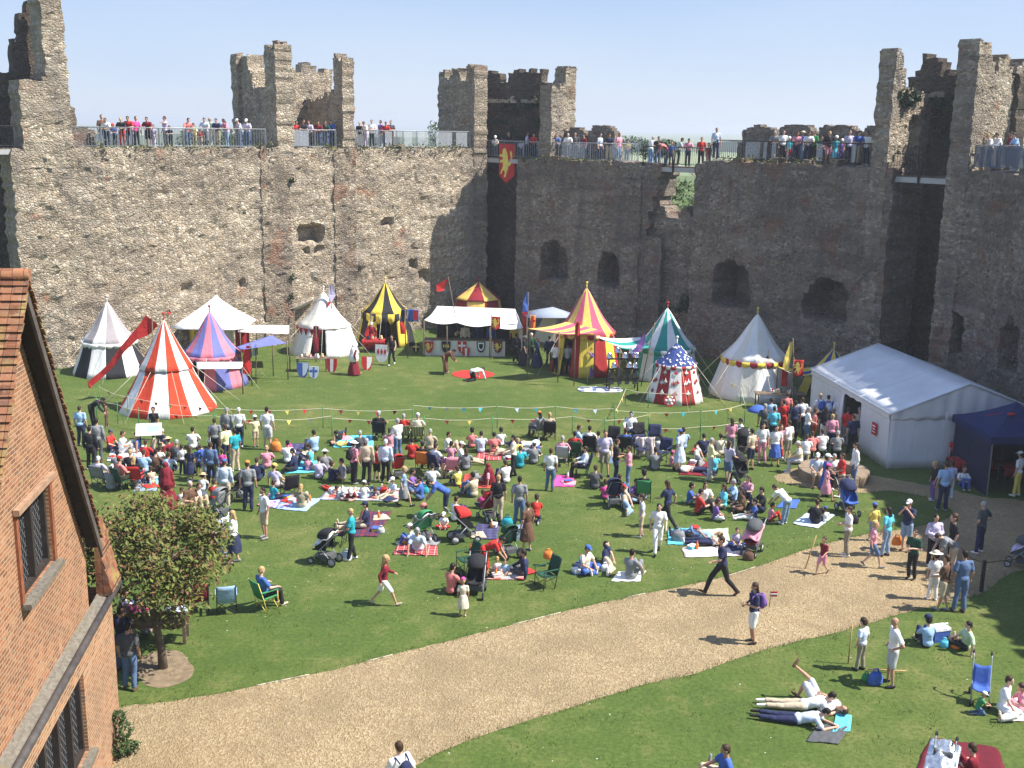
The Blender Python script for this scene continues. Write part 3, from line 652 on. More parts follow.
p = topz(604, 134, 88); tree((p.x + 2.2, p.y, 0), p.z, [((0, 0, p.z - .8), (1.6, 1.2, .7)), ((1.6, 0, p.z - 1.2), (1.2, 1.2, .7)), ((2.6, .2, p.z - .9), (1.1, 1, .6))], 700, .12, 'low green treetop behind the visitors above the gap', LEAF2, 3)
p = topz(436, 119, 86); tree((p.x, p.y, 0), p.z, [((0, 0, p.z - 1), (.7, .7, .9)), ((-.4, 0, p.z - 2.2), (1.1, 1, .9))], 260, .12, 'small pale green treetop against the corner tower', LEAF1, 4)
def twigtree(px, py, Y, label, seed, w=3.0):
    t = AT(px, py, Y); root = empty('bare_tree', (t.x, t.y, 0), 0, label, 'tree', 'bare trees beyond the castle wall'); r = random.Random(seed); mb = MB(); h = t.z
    mb.tube([(0, 0, 0), (.1, 0, h * .5), (0, .1, h * .72)], [.2, .14, .09], 7); mb.build('trunk', BARK, root); tw = MB()
    def br(p, d, L, rad, k):
        q = p + d * L; tw.tube([p, (p + q) / 2 + Vector((r.gauss(0, .05), 0, .04)) * L, q], [rad, rad * .8, rad * .6], 4, False)
        if k: 
            for i in range(3): br(q, (d + Vector((r.gauss(0, .5), r.gauss(0, .4), r.uniform(.0, .35)))).normalized(), L * r.uniform(.5, .72), rad * .6, k - 1)
    for i in range(9): br(Vector((0, .1, h * r.uniform(.5, .72))), Vector((r.gauss(0, .6) * w / 3, r.gauss(0, .4), 1)).normalized(), h * .115, .035, 3)
    tw.build('twigs', mat((.22, .19, .17), .9, .2, 5, name='twigs'), root)
twigtree(84, 116, 80, 'bare twiggy treetop beside the left tower', 11); twigtree(163, 116, 84, 'bare twiggy treetop behind the lilac shirt on the wall', 12)
twigtree(712, 130, 90, 'bare twiggy treetop behind the climbing railing', 13, 4); twigtree(393, 122, 88, 'bare twiggy treetop right of the sunlit tower', 14)
mb = MB()
r_ = random.Random(5)
mb = MB(); n = 140; rows = []
for i in range(n + 1):
    a = math.pi * (.18 + .64 * i / n); rr = 700 + 60 * noise.noise(Vector((i * .2, 0, 0))); h = 6 + 2.5 * noise.noise(Vector((i * .33, 1, 0))) + 1.2 * noise.noise(Vector((i * 1.3, 2, 0)))
    rows.append((rr * math.cos(a), rr * math.sin(a), h))
for (x0, y0, h0), (x1, y1, h1) in zip(rows[:-1], rows[1:]):
    mb.add([(x0, y0, 0), (x1, y1, 0), (x1, y1, h1), (x0, y0, h0), (x0 * 1.06, y0 * 1.06, 0), (x1 * 1.06, y1 * 1.06, 0), (x1 * 1.05, y1 * 1.05, h1 * .9), (x0 * 1.05, y0 * 1.05, h0 * .9)], [(0, 1, 2, 3), (3, 2, 6, 7), (7, 6, 5, 4)])
tag(mb.build('treeline', mat((.10, .14, .075), .95, .3, .05, name='far_trees')), 'low wooded horizon beyond the castle', None, None, 'structure')

hz_ = NT('air'); hz_.t.nodes.remove(hz_.b); pv = hz_.t.nodes.new('ShaderNodeVolumePrincipled'); pv.inputs['Color'].default_value = (.86, .91, .97, 1); pv.inputs['Density'].default_value = .0006; pv.inputs['Anisotropy'].default_value = .2
hz_.t.links.new(pv.outputs[0], [n_ for n_ in hz_.t.nodes if n_.type == 'OUTPUT_MATERIAL'][0].inputs['Volume'])
mb = MB(); mb.box((0, 40, 12), (10400, 10400, 26)); tag(mb.build('haze', hz_.m), kind='stuff')
# ================================================================== BRICK COTTAGE
def brick(name, tint=(1, 1, 1), kx=1.0):
    t = NT(name); co = t.coord(); s = t.n('SeparateXYZ', {0: co}); v = t.n('CombineXYZ', {0: s.outputs[0], 1: s.outputs[2], 2: 0.0}).outputs[0]
    wob = t.noise(co, 2.5, 2, out=1); v = t.n('VectorMath', {0: v, 1: t.n('VectorMath', {0: wob, 'Scale': .02}, operation='SCALE').outputs[0]}, operation='ADD').outputs[0]
    b = t.n('TexBrick', {'Vector': v, 'Color1': (1, 1, 1, 1), 'Color2': (0, 0, 0, 1), 'Mortar': (.5, .5, .5, 1), 'Scale': 1.0, 'Mortar Size': .0105, 'Mortar Smooth': .35, 'Brick Width': .235, 'Row Height': .075})
    k = lambda c: tuple(x * y for x, y in zip(c, tint))
    c = t.ramp(b.outputs['Color'], [(0, k((.23, .10, .055))), (.25, k((.35, .155, .082))), (.55, k((.41, .19, .10))), (.85, k((.46, .25, .145))), (1, k((.25, .10, .05)))])
    vo = t.n('TexVoronoi', {'Vector': t.map(v, (4.25, 13.3, 1)), 'Scale': 1.0}); vs = t.n('SeparateColor', {0: vo.outputs['Color']})
    c = t.mix(t.ramp(vs.outputs[0], [(.86, (0, 0, 0)), (.93, (.8, .8, .8))]), c, k((.16, .105, .085)))
    a = t.noise(co, .9, 5, .65); c = t.mix(t.ramp(a, [(.40, (.75, .75, .75)), (.58, (0, 0, 0))]), c, k((.22, .115, .068)))
    c = t.mix(t.ramp(t.noise(co, 5, 4, .7), [(.54, (0, 0, 0)), (.70, (.7, .7, .7))]), c, k((.52, .34, .21)))
    c = t.mix(b.outputs['Fac'], c, k((.50, .38, .26)))
    h = t.math('ADD', t.math('MULTIPLY', b.outputs['Fac'], -1.0), t.math('MULTIPLY', t.noise(co, 16, 4), .6))
    return t.out(c, .92, h, .7, .02)
BRICK1 = brick('orange_brick', (.88, .82, .76)); BRICK2 = brick('pale_orange_brick', (.94, .96, .92))
def tilemat():
    t = NT('clay_tiles'); co = t.coord(); s = t.n('SeparateXYZ', {0: co})
    v = t.n('CombineXYZ', {0: t.math('MULTIPLY', s.outputs[1], 5.9), 1: t.math('MULTIPLY', s.outputs[2], 7.4), 2: t.math('MULTIPLY', s.outputs[0], 7.4)}).outputs[0]
    w = t.n('TexWhiteNoise', {0: t.n('VectorMath', {0: v}, operation='FLOOR').outputs[0]})
    c = t.ramp(w.outputs['Value'], [(0, (.15, .064, .036)), (.4, (.24, .10, .052)), (.75, (.29, .135, .072)), (1, (.15, .08, .052))])
    a = t.noise(co, 2.2, 5, .65); c = t.mix(t.ramp(a, [(.52, (0, 0, 0)), (.66, (.75, .75, .75))]), c, (.30, .24, .075))
    c = t.mix(t.ramp(t.noise(co, 7, 4, .7), [(.6, (0, 0, 0)), (.72, (.6, .6, .6))]), c, (.40, .38, .31))
    fx = t.math('FRACT', t.math('MULTIPLY', s.outputs[1], 5.9)); j = t.math('LESS_THAN', fx, .05); c = t.mix(j, c, (.05, .03, .02))
    return t.out(c, .9, t.math('ADD', t.math('MULTIPLY', j, -1.0), t.noise(co, 9, 4)), .6, .03)
TILE = tilemat()
MOSS = NT('mossy_ledge'); _c = MOSS.coord(); MOSS = MOSS.out(MOSS.mix(MOSS.ramp(MOSS.noise(_c, 3.5, 5, .7), [(.56, (0, 0, 0)), (.68, (.8, .8, .8))]), MOSS.ramp(MOSS.noise(_c, 14, 3), [(.3, (.12, .105, .085)), (.7, (.20, .18, .145))]), (.17, .135, .04)), .95, MOSS.noise(_c, 14, 3), .8, .03)
LEADG = NT('leaded_glass'); _c = LEADG.coord(); _s = LEADG.n('SeparateXYZ', {0: _c})
_a = LEADG.math('ADD', LEADG.math('MULTIPLY', _s.outputs[0], 7), LEADG.math('MULTIPLY', _s.outputs[2], 6)); _b = LEADG.math('SUBTRACT', LEADG.math('MULTIPLY', _s.outputs[0], 7), LEADG.math('MULTIPLY', _s.outputs[2], 6))
_l = LEADG.math('MAXIMUM', LEADG.math('LESS_THAN', LEADG.math('FRACT', _a), .12), LEADG.math('LESS_THAN', LEADG.math('FRACT', _b), .12))
LEADG.t.links.new(LEADG.math('ADD', LEADG.math('MULTIPLY', _l, .4), .12), LEADG.b.inputs['Roughness']); LEADG = LEADG.out(LEADG.mix(_l, (.018, .020, .024), (.16, .16, .165)), None, LEADG.noise(_c, 5, 2), .25, .03)
tx, ty = .122, -.99; _l = math.hypot(tx, ty)
H0 = G(121.5, 742)
HOUSE = empty('brick_cottage', (H0.x, H0.y, 0), math.atan2(ty / _l, tx / _l), 'orange brick cottage with clay tiled gable roof and leaded windows', 'house')
def hs(px, py, w=0.0):                     # pixel -> (s, z) on the cottage wall standing w proud
    M = HOUSE.matrix_basis.inverted(); o = M @ CAM; d = M.to_3x3() @ ray(px, py); t = (w - o.y) / d.y; p = o + d * t; return p.x, p.z
def wall_with_holes(mb, outer, holes, w, dep):
    loops = [[Vector((x, w, z)) for x, z in outer]] + [[Vector((x, w, z)) for x, z in h] for h in holes]
    tris = tessellate_polygon(loops); vs = [v for l in loops for v in l]; b = len(mb.v)
    mb.add(vs, [tuple(t) for t in tris]); 
    for h in holes:
        for (x0, z0), (x1, z1) in zip(h, h[1:] + h[:1]): mb.add([(x0, w, z0), (x1, w, z1), (x1, w - dep, z1), (x0, w - dep, z0)], [(0, 1, 2, 3)])
HOUSE_W = -.13                              # the upper wall stands back behind the ledge
OV = HOUSE_W + .34
sa, za = hs(28, 277, OV); za -= .1; se, ze = hs(104, 541, OV); ze -= .1; sn, zn = hs(4, 462, OV); zn -= .1
half = sa - se; slope = (za - ze) / half; slope_n = (za - zn) / (sn - sa); s_near = sa + (za - zg_ - .2) / slope_n if False else sn + 5; ze_n = za - slope_n * (s_near - sa)
# windows
ws1, wz1 = hs(47, 484, HOUSE_W); ws2, wz2 = hs(15, 510, HOUSE_W); wz3 = hs(48, 568, HOUSE_W)[1]
UW = [(ws1, wz3), (ws2, wz3), (ws2, (wz1 + wz2) / 2), (ws1, (wz1 + wz2) / 2)]
ls1, lz1 = hs(83, 672, 0); ls2 = hs(36, 750, 0)[0] + .2; LWN = [(ls1, 1.3), (ls2, 1.3), (ls2, lz1), (ls1, lz1)]
zg_ = hs(117, 584, .1)[1]                   # ledge height
SE = 2 * half
mb = MB(); wall_with_holes(mb, [(se + .15, zg_ - .3), (s_near - .15, zg_ - .3), (s_near - .15, ze_n - .1), (sa, za - .15), (se + .15, ze)], [UW], HOUSE_W, .16)
mb.add([(se + .15, HOUSE_W, 0), (se + .15, HOUSE_W - 14, 0), (se + .15, HOUSE_W - 14, ze), (se + .15, HOUSE_W, ze)], [(0, 1, 2, 3)])
mb.build('gable_wall', BRICK1, HOUSE)
mb = MB(); wall_with_holes(mb, [(0, 0), (s_near, 0), (s_near, zg_), (0, zg_)], [LWN], 0.0, .18)
mb.add([(0, 0, 0), (0, -14, 0), (0, -14, zg_), (0, 0, zg_)], [(0, 3, 2, 1)]); mb.build('lower_wall', BRICK2, HOUSE)
mb = MB(); mb.grid(lambda a, b: (a * (s_near), HOUSE_W * (1 - b) + .05 * b + .015 * noise.noise(Vector((a * 40, b, 0))), zg_ + .02 + .09 * (1 - b) + .03 * noise.noise(Vector((a * 60, b * 3, 2)))), 90, 4)
mb.box(((s_near) / 2, .03, zg_ - .02), (s_near, .1, .07)); mb.build('mossy_ledge', MOSS, HOUSE)
mb = MB(); mb.tube([(-.2, .13, zg_ + .01), (s_near, .13, zg_ - .03)], .07, 10); mb.build('gutter', mat((.075, .068, .065), .55, .3, 5, .01, name='black_gutter'), HOUSE)
def window(poly, w, n, name, horiz=0):
    x0, x1 = poly[0][0], poly[1][0]; z0, z1 = poly[0][1], poly[2][1]
    root = MB(); f = .09
    for x in (x0 + f / 2, x1 - f / 2): root.box((x, w, (z0 + z1) / 2), (f, .1, z1 - z0))
    for z in (z0 + f / 2, z1 - f / 2): root.box(((x0 + x1) / 2, w, z), (x1 - x0 - 2 * f, .1, f))
    fr = root.build('window', DWOOD, HOUSE)
    for i in range(1, n):
        mb = MB(); mb.box((x0 + (x1 - x0) * i / n, w + .01, (z0 + z1) / 2), (.10, .12, z1 - z0 - 2 * f)); mb.build('mullion', DWOOD, fr)
    if horiz: mb = MB(); mb.box(((x0 + x1) / 2, w, z0 + (z1 - z0) * horiz), (x1 - x0 - 2 * f, .09, .07)); mb.build('transom', DWOOD, fr)
    mb = MB(); mb.box(((x0 + x1) / 2, w - .05, (z0 + z1) / 2), (x1 - x0 - f, .015, z1 - z0 - f)); mb.build('leaded_panes', LEADG, fr)
    mb = MB(); mb.box(((x0 + x1) / 2, w + .1, z0 - .05), (x1 - x0 + .25, .34, .09)); mb.build('sill', MOSS, fr)
    if z1 > 4: mb = MB(); mb.box(((x0 + x1) / 2, w + .16, z1 + .06), (x1 - x0 + .3, .1, .10)); mb.build('lintel', mat((.32, .20, .13), .9, .25, 7, .02, name='tile_lintel'), fr)
window(UW, HOUSE_W - .1, 2, 'window'); window(LWN, -.12, 4, 'window', 0)
for k, x in enumerate((UW[0][0] - .0, UW[1][0])):
    mb = MB(); mb.box((x + (-.07 if k == 0 else .07), HOUSE_W + .018, (UW[0][1] + UW[2][1]) / 2), (.13, .05, UW[2][1] - UW[0][1])); mb.build('brick_jamb', mat((.24, .085, .04), .9, .25, 8, .01, name='red_brick_edge'), HOUSE)
# roof: tile courses, each one a lapped strip; the verge overhangs the gable
def slope_strips(mb, s0, z0, s1, z1, w0, w1, gauge=.135):
    L = math.hypot(s1 - s0, z1 - z0); k = int(L / gauge); ds, dz = (s1 - s0) / L, (z1 - z0) / L; nx, nz = (-dz, ds) if ds > 0 else (dz, -ds)
    if nz < 0: nx, nz = -nx, -nz
    r = random.Random(5)
    nt = max(1, int((w1 - w0) / .17))
    for i in range(k):
        a = i * gauge; b = a + gauge * 1.3
        for j in range(nt):
            wa = w1 - (w1 - w0) * (j + 1) / nt; wb = w1 - (w1 - w0) * j / nt; lift = .045 + r.uniform(-.008, .014); e = r.uniform(-.02, .02) if j == 0 else 0
            q = []
            for (t, up) in ((a, .012), (b, lift)): q.append((s0 + ds * t + nx * up, z0 + dz * t + nz * up))
            (xa, zza), (xb, zzb) = q; th = .018
            vs = [(xa, wa, zza), (xb, wa, zzb), (xb, wb + e, zzb), (xa, wb + e, zza)]; vs += [(x - nx * th, y, z - nz * th) for x, y, z in vs]
            mb.add(vs, [(0, 1, 2, 3), (4, 7, 6, 5), (0, 4, 5, 1), (1, 5, 6, 2), (2, 6, 7, 3), (3, 7, 4, 0)])
roof = MB(); slope_strips(roof, sa, za + .1, se - .0, ze + .1, OV - 2.2, OV); slope_strips(roof, sa, za + .1, s_near, ze_n + .1, OV - 3.2, OV + .02)
RF = roof.build('roof', TILE, HOUSE)
mb = MB(); mb.prism([(sa, OV - 2.1, za + .04), (se, OV - 2.1, ze + .04), (se, OV - 2.1, ze - .05), (sa, OV - 2.1, za - .05)], (0, -12, 0)); mb.prism([(sa, OV - 3.1, za + .04), (s_near, OV - 3.1, ze_n + .04), (s_near, OV - 3.1, ze_n - .05), (sa, OV - 3.1, za - .05)], (0, -11, 0)); mb.build('roof_slope', TILE, RF)
mb = MB(); mb.tube([(sa, OV + .03, za + .14), (sa, OV - 6, za + .12)], .10, 10); mb.build('ridge_tiles', TILE, RF)
def rake(sgn, w, width, th, name, m):
    mb = MB(); s1, e1 = (se, ze) if sgn < 0 else (s_near, ze_n); pts = [(sa, w, za + .02), (s1, w, e1 + .02), (s1, w, e1 + .02 - width), (sa, w, za + .02 - width)]
    mb.prism(pts, (0, -th, 0)); mb.build(name, m, HOUSE)
rake(-1, OV - .04, .26, .05, 'bargeboard', mat((.10, .085, .075), .8, .3, 5, .01, name='old_board')); rake(1, OV - .04, .1, .05, 'bargeboard', mat((.55, .54, .52), .8, .15, 5, name='pale_board'))
for sgn in (-1, 1):
    mb = MB(); s1, e1 = (se, ze) if sgn < 0 else (s_near, ze_n); mb.prism([(sa, OV - .095, za + .01), (s1, OV - .095, e1 + .01), (s1, OV - .095, e1 - .03), (sa, OV - .095, za - .03)], (0, -.24, 0)); mb.build('soffit', DWOOD, HOUSE)
# small tiled pent at the foot of the verge
mb = MB(); r_ = random.Random(2); yb, zb_ = .16, zg_ + .10; yt, zt_ = HOUSE_W + .01, ze + .10
for i in range(5):
    t0, t1 = i / 5, (i + 1) / 5 + .05; y0, z0 = yb + (yt - yb) * t0, zb_ + (zt_ - zb_) * t0; y1, z1 = yb + (yt - yb) * t1, zb_ + (zt_ - zb_) * t1
    for j in range(5):
        x0 = -.16 + .16 * j; q = r_.uniform(0, .012); mb.prism([(x0, y0 + .03, z0 + .02 + q), (x0 + .155, y0 + .03, z0 + .02 + q), (x0 + .155, y1, z1), (x0, y1, z1)], (0, -.012, -.02))
mb.prism([(-.16, yb, zb_), (-.16, yt, zt_), (-.16, yt - .02, zb_ - .1)], (.8, 0, 0)); mb.build('pent_tiles', TILE, HOUSE)

# rose bush by the corner
p = G(119, 752); root = empty('rose_bush', (p.x + .12, p.y - .25, 0), 0, 'straggly green rose bush at the cottage corner', 'bush')
crown_mesh([((0, 0, .5), (.35, .35, .35)), ((.12, .1, 1.0), (.3, .3, .35)), ((-.05, .2, 1.45), (.22, .22, .25)), ((.2, .3, .25), (.3, .3, .2))], 230, .06, 9).build('foliage', LEAF2, root, False)
mb = MB()
for a in range(6): mb.tube([(0, 0, 0), (.1 * math.cos(a), .1 * math.sin(a), .7), (.22 * math.cos(a), .22 * math.sin(a), 1.5)], [.012, .01, .006], 5)
mb.build('stems', BARK, root); root.scale = (.7, .7, .62)

# broad tree off to the right, whose shade falls on the lawn
tree((19.6, 30.4, 0), 8.6, [((0, 0, 6.6), (1.7, 1.8, 1.5)), ((-.9, .9, 5.6), (1.4, 1.4, 1.1)), ((.8, -1.1, 5.8), (1.5, 1.4, 1.2))], 900, .14, 'leafy tree standing inside the east wall out to the right', LEAF2, 6)
# apple tree in its ring of earth
TP = G(163, 668); AT_ = empty('small_tree', (TP.x, TP.y, 0), 0, 'small tree with olive leaves growing beside the cottage', 'tree')
mb = MB(); r_ = random.Random(21)
top = AT(152, 585, TP.y) - TP
mb.tube([(0, 0, -.05), (-.02, .02, .5), (-.16, .06, 1.2), (top.x, .1, top.z)], [.11, .085, .075, .07], 9)
tips = []
def limb(p, d, L, rad, k):
    q = p + d * L; m_ = (p + q) / 2 + Vector((r_.gauss(0, .06), r_.gauss(0, .06), .05)); mb.tube([p, m_, q], [rad, rad * .8, rad * .55], 6)
    if k: 
        for i in range(3): limb(q, (d + Vector((r_.gauss(0, .55), r_.gauss(0, .55), r_.gauss(.05, .3)))).normalized(), L * r_.uniform(.6, .85), rad * .55, k - 1)
    tips.append(q); tips.append(m_)
tt = Vector((top.x, .1, top.z))
for a in range(7): limb(tt + Vector((0, 0, -.1 + .05 * a)), Vector((math.cos(a * .9 + .3), math.sin(a * .9 + .3), .42)).normalized(), .80, .045, 2)
for a in range(6): limb(tt + Vector((0, 0, -.15)), Vector((math.cos(a * 1.05), math.sin(a * 1.05), -.02)).normalized(), .7, .035, 2)
for a in range(4): limb(tt, Vector((math.cos(a * 1.6), math.sin(a * 1.6), 1.1)).normalized(), .72, .04, 2)
limb(Vector((-.1, .05, 1.15)), Vector((-.8, .1, .1)).normalized(), .35, .025, 1); limb(Vector((-.1, .05, 1.2)), Vector((.9, -.2, .1)).normalized(), .35, .025, 1)
mb.build('trunk', BARK, AT_)
OLIVE = leafmat('olive_leaves', (.062, .088, .016), (.115, .14, .027), (.18, .19, .045)); RUSSET = leafmat('russet_leaves', (.11, .06, .03), (.17, .09, .04), (.22, .13, .06))
mb = MB()
for q in tips:
    if q.z < 1.0 or noise.noise(q * 2.1) < -.2: continue
    for i in range(int((34 if q.z > top.z - .3 else 24) * r_.uniform(.5, 1.5))):
        c = q + Vector((r_.gauss(0, .20), r_.gauss(0, .20), r_.gauss(0, .15))); M = Matrix.Rotation(r_.uniform(0, 6.3), 3, 'Z') @ Matrix.Rotation(r_.uniform(-1.1, 1.1), 3, 'X'); s = r_.uniform(.04, .08)
        mb.m = 1 if r_.random() < .26 else 0
        mb.add([c + M @ Vector(v) for v in ((0, -s, 0), (s * .5, -s * .1, s * .14), (0, s, 0), (-s * .5, -s * .1, s * .14))], [(0, 1, 2, 3)])
print('tree extents', min(v[0] for v in mb.v), max(v[0] for v in mb.v), max(v[2] for v in mb.v), len(mb.f))
mb.build('crown', [OLIVE, RUSSET], AT_, False); AT_.scale = (1.13, 1.13, 1.16)

# wooden bench behind the tree (seen from its back)
def bench(px, py, W, rz, label):
    p = G(px, py); o = empty('wooden_bench', p, rz, label, 'bench'); 
    for i in range(4): mb = MB(); mb.box((0, .12 + .11 * i, .45), (W, .09, .03)); mb.build('seat_slat', WOOD, o)
    mb = MB()
    for i in range(4): mb.box((0, .0 - .02 * i, .55 + .11 * i), (W, .03, .09))
    mb.build('backrest', WOOD, o)
    for x in (-W / 2 + .05, W / 2 - .05):
        mb = MB(); mb.box((x, .0, .46), (.08, .08, .92)); mb.build('leg', WOOD, o); mb = MB(); mb.box((x, .48, .32), (.08, .08, .64)); mb.build('leg', WOOD, o)
        mb = MB(); mb.box((x, .25, .66), (.09, .55, .05)); mb.build('armrest', WOOD, o)
bench(152, 645, 1.75, R_(6), 'old wooden bench seen from behind, under the small tree')

# ================================================================== TENTS
def canvas(k, base=None):
    c = base or PAL[k]; t = NT('canvas'); co = t.coord(); a = t.noise(co, 1.4, 4, .6); f = t.noise(t.map(co, (6, 6, .7)), 1.0, 2)
    col = t.ramp(a, [(.3, tuple(x * .88 for x in c)), (.7, tuple(min(1, x * 1.05) for x in c))])
    col = t.mix(t.ramp(t.noise(t.map(co, (1, 1, .3)), 3, 3), [(.6, (0, 0, 0)), (.8, (.25, .25, .25))]), col, tuple(x * .7 for x in c))
    return t.out(col, .9, t.math('ADD', f, t.math('MULTIPLY', a, .6)), .5, .05)
_cv = {}
def cv(k):
    if k not in _cv: _cv[k] = canvas(k, dict(w=(.78, .77, .74), cream=(.70, .67, .58), grey=(.33, .30, .31), k=(.026, .026, .03), r=(.60, .06, .025), pk=(.62, .20, .26), bl=(.15, .17, .44), y=(.74, .56, .08),
                                             m=(.24, .02, .03), oy=(.74, .50, .13), te=(.03, .30, .25), nv=(.045, .075, .24), rd=(.36, .03, .03), rose=(.50, .10, .17), gb=(.30, .34, .42)).get(k, PAL.get(k)))
    return _cv[k]
def pavilion(px, yf, bw, eave, ew, apex, n, roofc, wallc, valc, label, gap=None, conc=.16, rot=0.0, motif=None, fin='r', val=.26, ropes=6, name='pavilion_tent', sway=0.0, Yc=None):
    g = G(px, yf)
    if Yc is None:
        Rb = bw / 2 * g.y / F; Yc = g.y + Rb * .9
    Rb = bw / 2 * Yc / F; c = AT(px, yf, Yc); c.z = 0; Re = ew / 2 * Yc / F; ze = AT(px, eave, Yc).z; za = AT(px, apex, Yc).z
    root = empty(name, c, rot, label, 'tent', 'medieval pavilion tents'); k = 5; N = n * k
    def rr(a, r, sag): f = (a * n) % 1.0; return r * (1 - sag * math.sin(math.pi * f))
    mb = MB(); mats = [cv(x) for x in roofc]
    def rf(a, t): th = 2 * math.pi * a; r = Re * (1 - t) * (1 - conc * math.sin(math.pi * t) * (1 - t * .3)) + .03; r = rr(a, r, .05 * (1 - t)); return Vector((r * math.cos(th), r * math.sin(th), ze + (za - ze) * t))
    mb.smooth = True; mb.grid(rf, N, 9, lambda i, j: (i // k) % len(mats)); cloth(mb.build('roof', mats, root, False), .012)
    mb = MB(); mats = [cv(x) for x in wallc]; mb.smooth = True; sd = px * .13
    def wf(a, t, o=0.0):
        th = 2 * math.pi * a; r = Re * .97 + (Rb - Re * .97) * (1 - t) ** 1.15; r = rr(a, r, .035) + .05 * (1 - t) * noise.noise(Vector((a * n * 5, t, sd))) + o; return Vector((r * math.cos(th), r * math.sin(th), .01 + (ze - .05) * t))
    if gap is None: mb.grid(wf, N, 6, lambda i, j: (i // k) % len(mats))
    else:
        g0, g1 = gap
        mb.grid(lambda a, t: wf((g1 + a * (g0 + n - g1)) / n, t), int((g0 + n - g1) * k), 6, lambda i, j: (int(g1 + i / k)) % len(mats))
    if motif:
        for p_ in range(n):
            cc = motif[1 + p_ % 2]; mb.m = mats.index(cv(cc)) if cv(cc) in mats else len(mats)
            if cv(cc) not in mats: mats.append(cv(cc))
            for (da, t) in ((.5, .32), (.35, .58), (.65, .62), (.5, .86)):
                for (ox, oz, w, h) in ((0, 0, .10, .34), (-.085, -.02, .09, .14), (.085, -.02, .09, .14)):
                    a0 = (p_ + da) / n + (ox - w / 2) / (2 * math.pi * Rb); a1 = a0 + w / (2 * math.pi * Rb); t0 = t + (oz - h / 2) / ze; t1 = t + (oz + h / 2) / ze; am = (a0 + a1) / 2; tm = (t0 + t1) / 2
                    mb.add([wf(am, t0, .05), wf(a1, tm, .05), wf(am, t1, .05), wf(a0, tm, .05)], [(0, 1, 2, 3)])
    cloth(mb.build('tent_wall', mats, root, False), .012)
    if valc:
        mb = MB(); mats = [cv(x) for x in valc]; K = n * 2
        def vf(a, t): th = 2 * math.pi * a; f = (a * K * 1.0) % 1.0; h = val * (.62 + .38 * math.sin(math.pi * f)); r = rr(a, Re * 1.015, .05) + .02; return Vector((r * math.cos(th), r * math.sin(th), ze + .02 - h * (1 - t)))
        mb.smooth = True; mb.grid(vf, K * 6, 1, lambda i, j: (i // 6) % len(mats)); cloth(mb.build('valance', mats, root, False), .012)
    mb = MB(); mb.tube([(0, 0, za - .3), (0, 0, za + .28)], .03, 6); mb.ball((0, 0, za + .3), .07, 8, 6); mb.build('finial', fab(fin) if fin in PAL else mat((.5, .4, .15), .4, metal=.6), root)
    mb = MB(); mb.tube([(0, 0, 0), (0, 0, za)], .05, 6); mb.build('pole', WOOD, root)
    for i in range(ropes):
        th = 2 * math.pi * (i + .5) / ropes; d = Vector((math.cos(th), math.sin(th), 0)); mb = MB(); mb.tube([d * Re + Vector((0, 0, ze)), d * (Rb + 1.1) + Vector((0, 0, .02))], .009, 4); mb.build('guy_rope', fab('cr'), root)
    return root, c, Re, ze
def awning(root, pts, mats, sag=.12, name='awning', nu=10, nv=10, poles=(), stripes=1):
    """pts: four corners (world) a b c d, a-b along the tent"""
    o = root.location; M = Matrix.Rotation(-root.rotation_euler.z, 3, 'Z'); a, b, c, d = [M @ (Vector(p) - o) for p in pts]
    mb = MB(); mb.smooth = True
    def f(u, v): p = (a * (1 - u) + b * u) * (1 - v) + (d * (1 - u) + c * u) * v; return p - Vector((0, 0, sag * (math.sin(math.pi * u) * .5 + .5) * math.sin(math.pi * v)))
    mb.grid(f, nu, nv, lambda i, j: (i * stripes // nu) % len(mats)); cloth(mb.build(name, mats, root, False), .012)
    for p in poles: q = M @ (Vector(p) - o); mb = MB(); mb.tube([(q.x, q.y, -o.z), (q.x, q.y, q.z + .08)], .032, 6); mb.build('pole', WOOD, root)

pavilion(112, 379, 76, 340, 54, 302, 12, ('w', 'grey'), ('w', 'k'), ('w',), 'round tent with grey striped roof and black and white walls', rot=.2, fin='lg')
pavilion(169, 418.5, 100, 367, 54, 320, 14, ('w', 'r'), ('w', 'r'), None, 'red and white striped round tent nearest the crowd', rot=.1, ropes=8, conc=.06)
t3, c3, r3, z3_ = pavilion(213, 391, 74, 353, 58, 312, 14, ('pk', 'bl'), ('pk', 'bl'), ('pk',), 'pink and blue striped round tent with a white porch strip', rot=.1, gap=(9.3, 10.3))
awning(t3, [AT(196, 362, c3.y - r3 * 1.02), AT(243, 362, c3.y - r3 * 1.02), AT(242, 368.5, c3.y - r3 * 1.5), AT(197, 369, c3.y - r3 * 1.5)], [cv('w')], .04, 'porch_canopy', poles=[AT(242, 368.5, c3.y - r3 * 1.5), AT(198, 369, c3.y - r3 * 1.5)])
awning(t3, [AT(236, 347, c3.y + .2), AT(272, 335, c3.y + 2.0), AT(287, 343, c3.y + 1.2), AT(243, 349.5, c3.y - 1.4)], [cv('bl')], .10, 'blue_awning', poles=[AT(287, 343, c3.y + 1.2), AT(272, 335, c3.y + 2)])
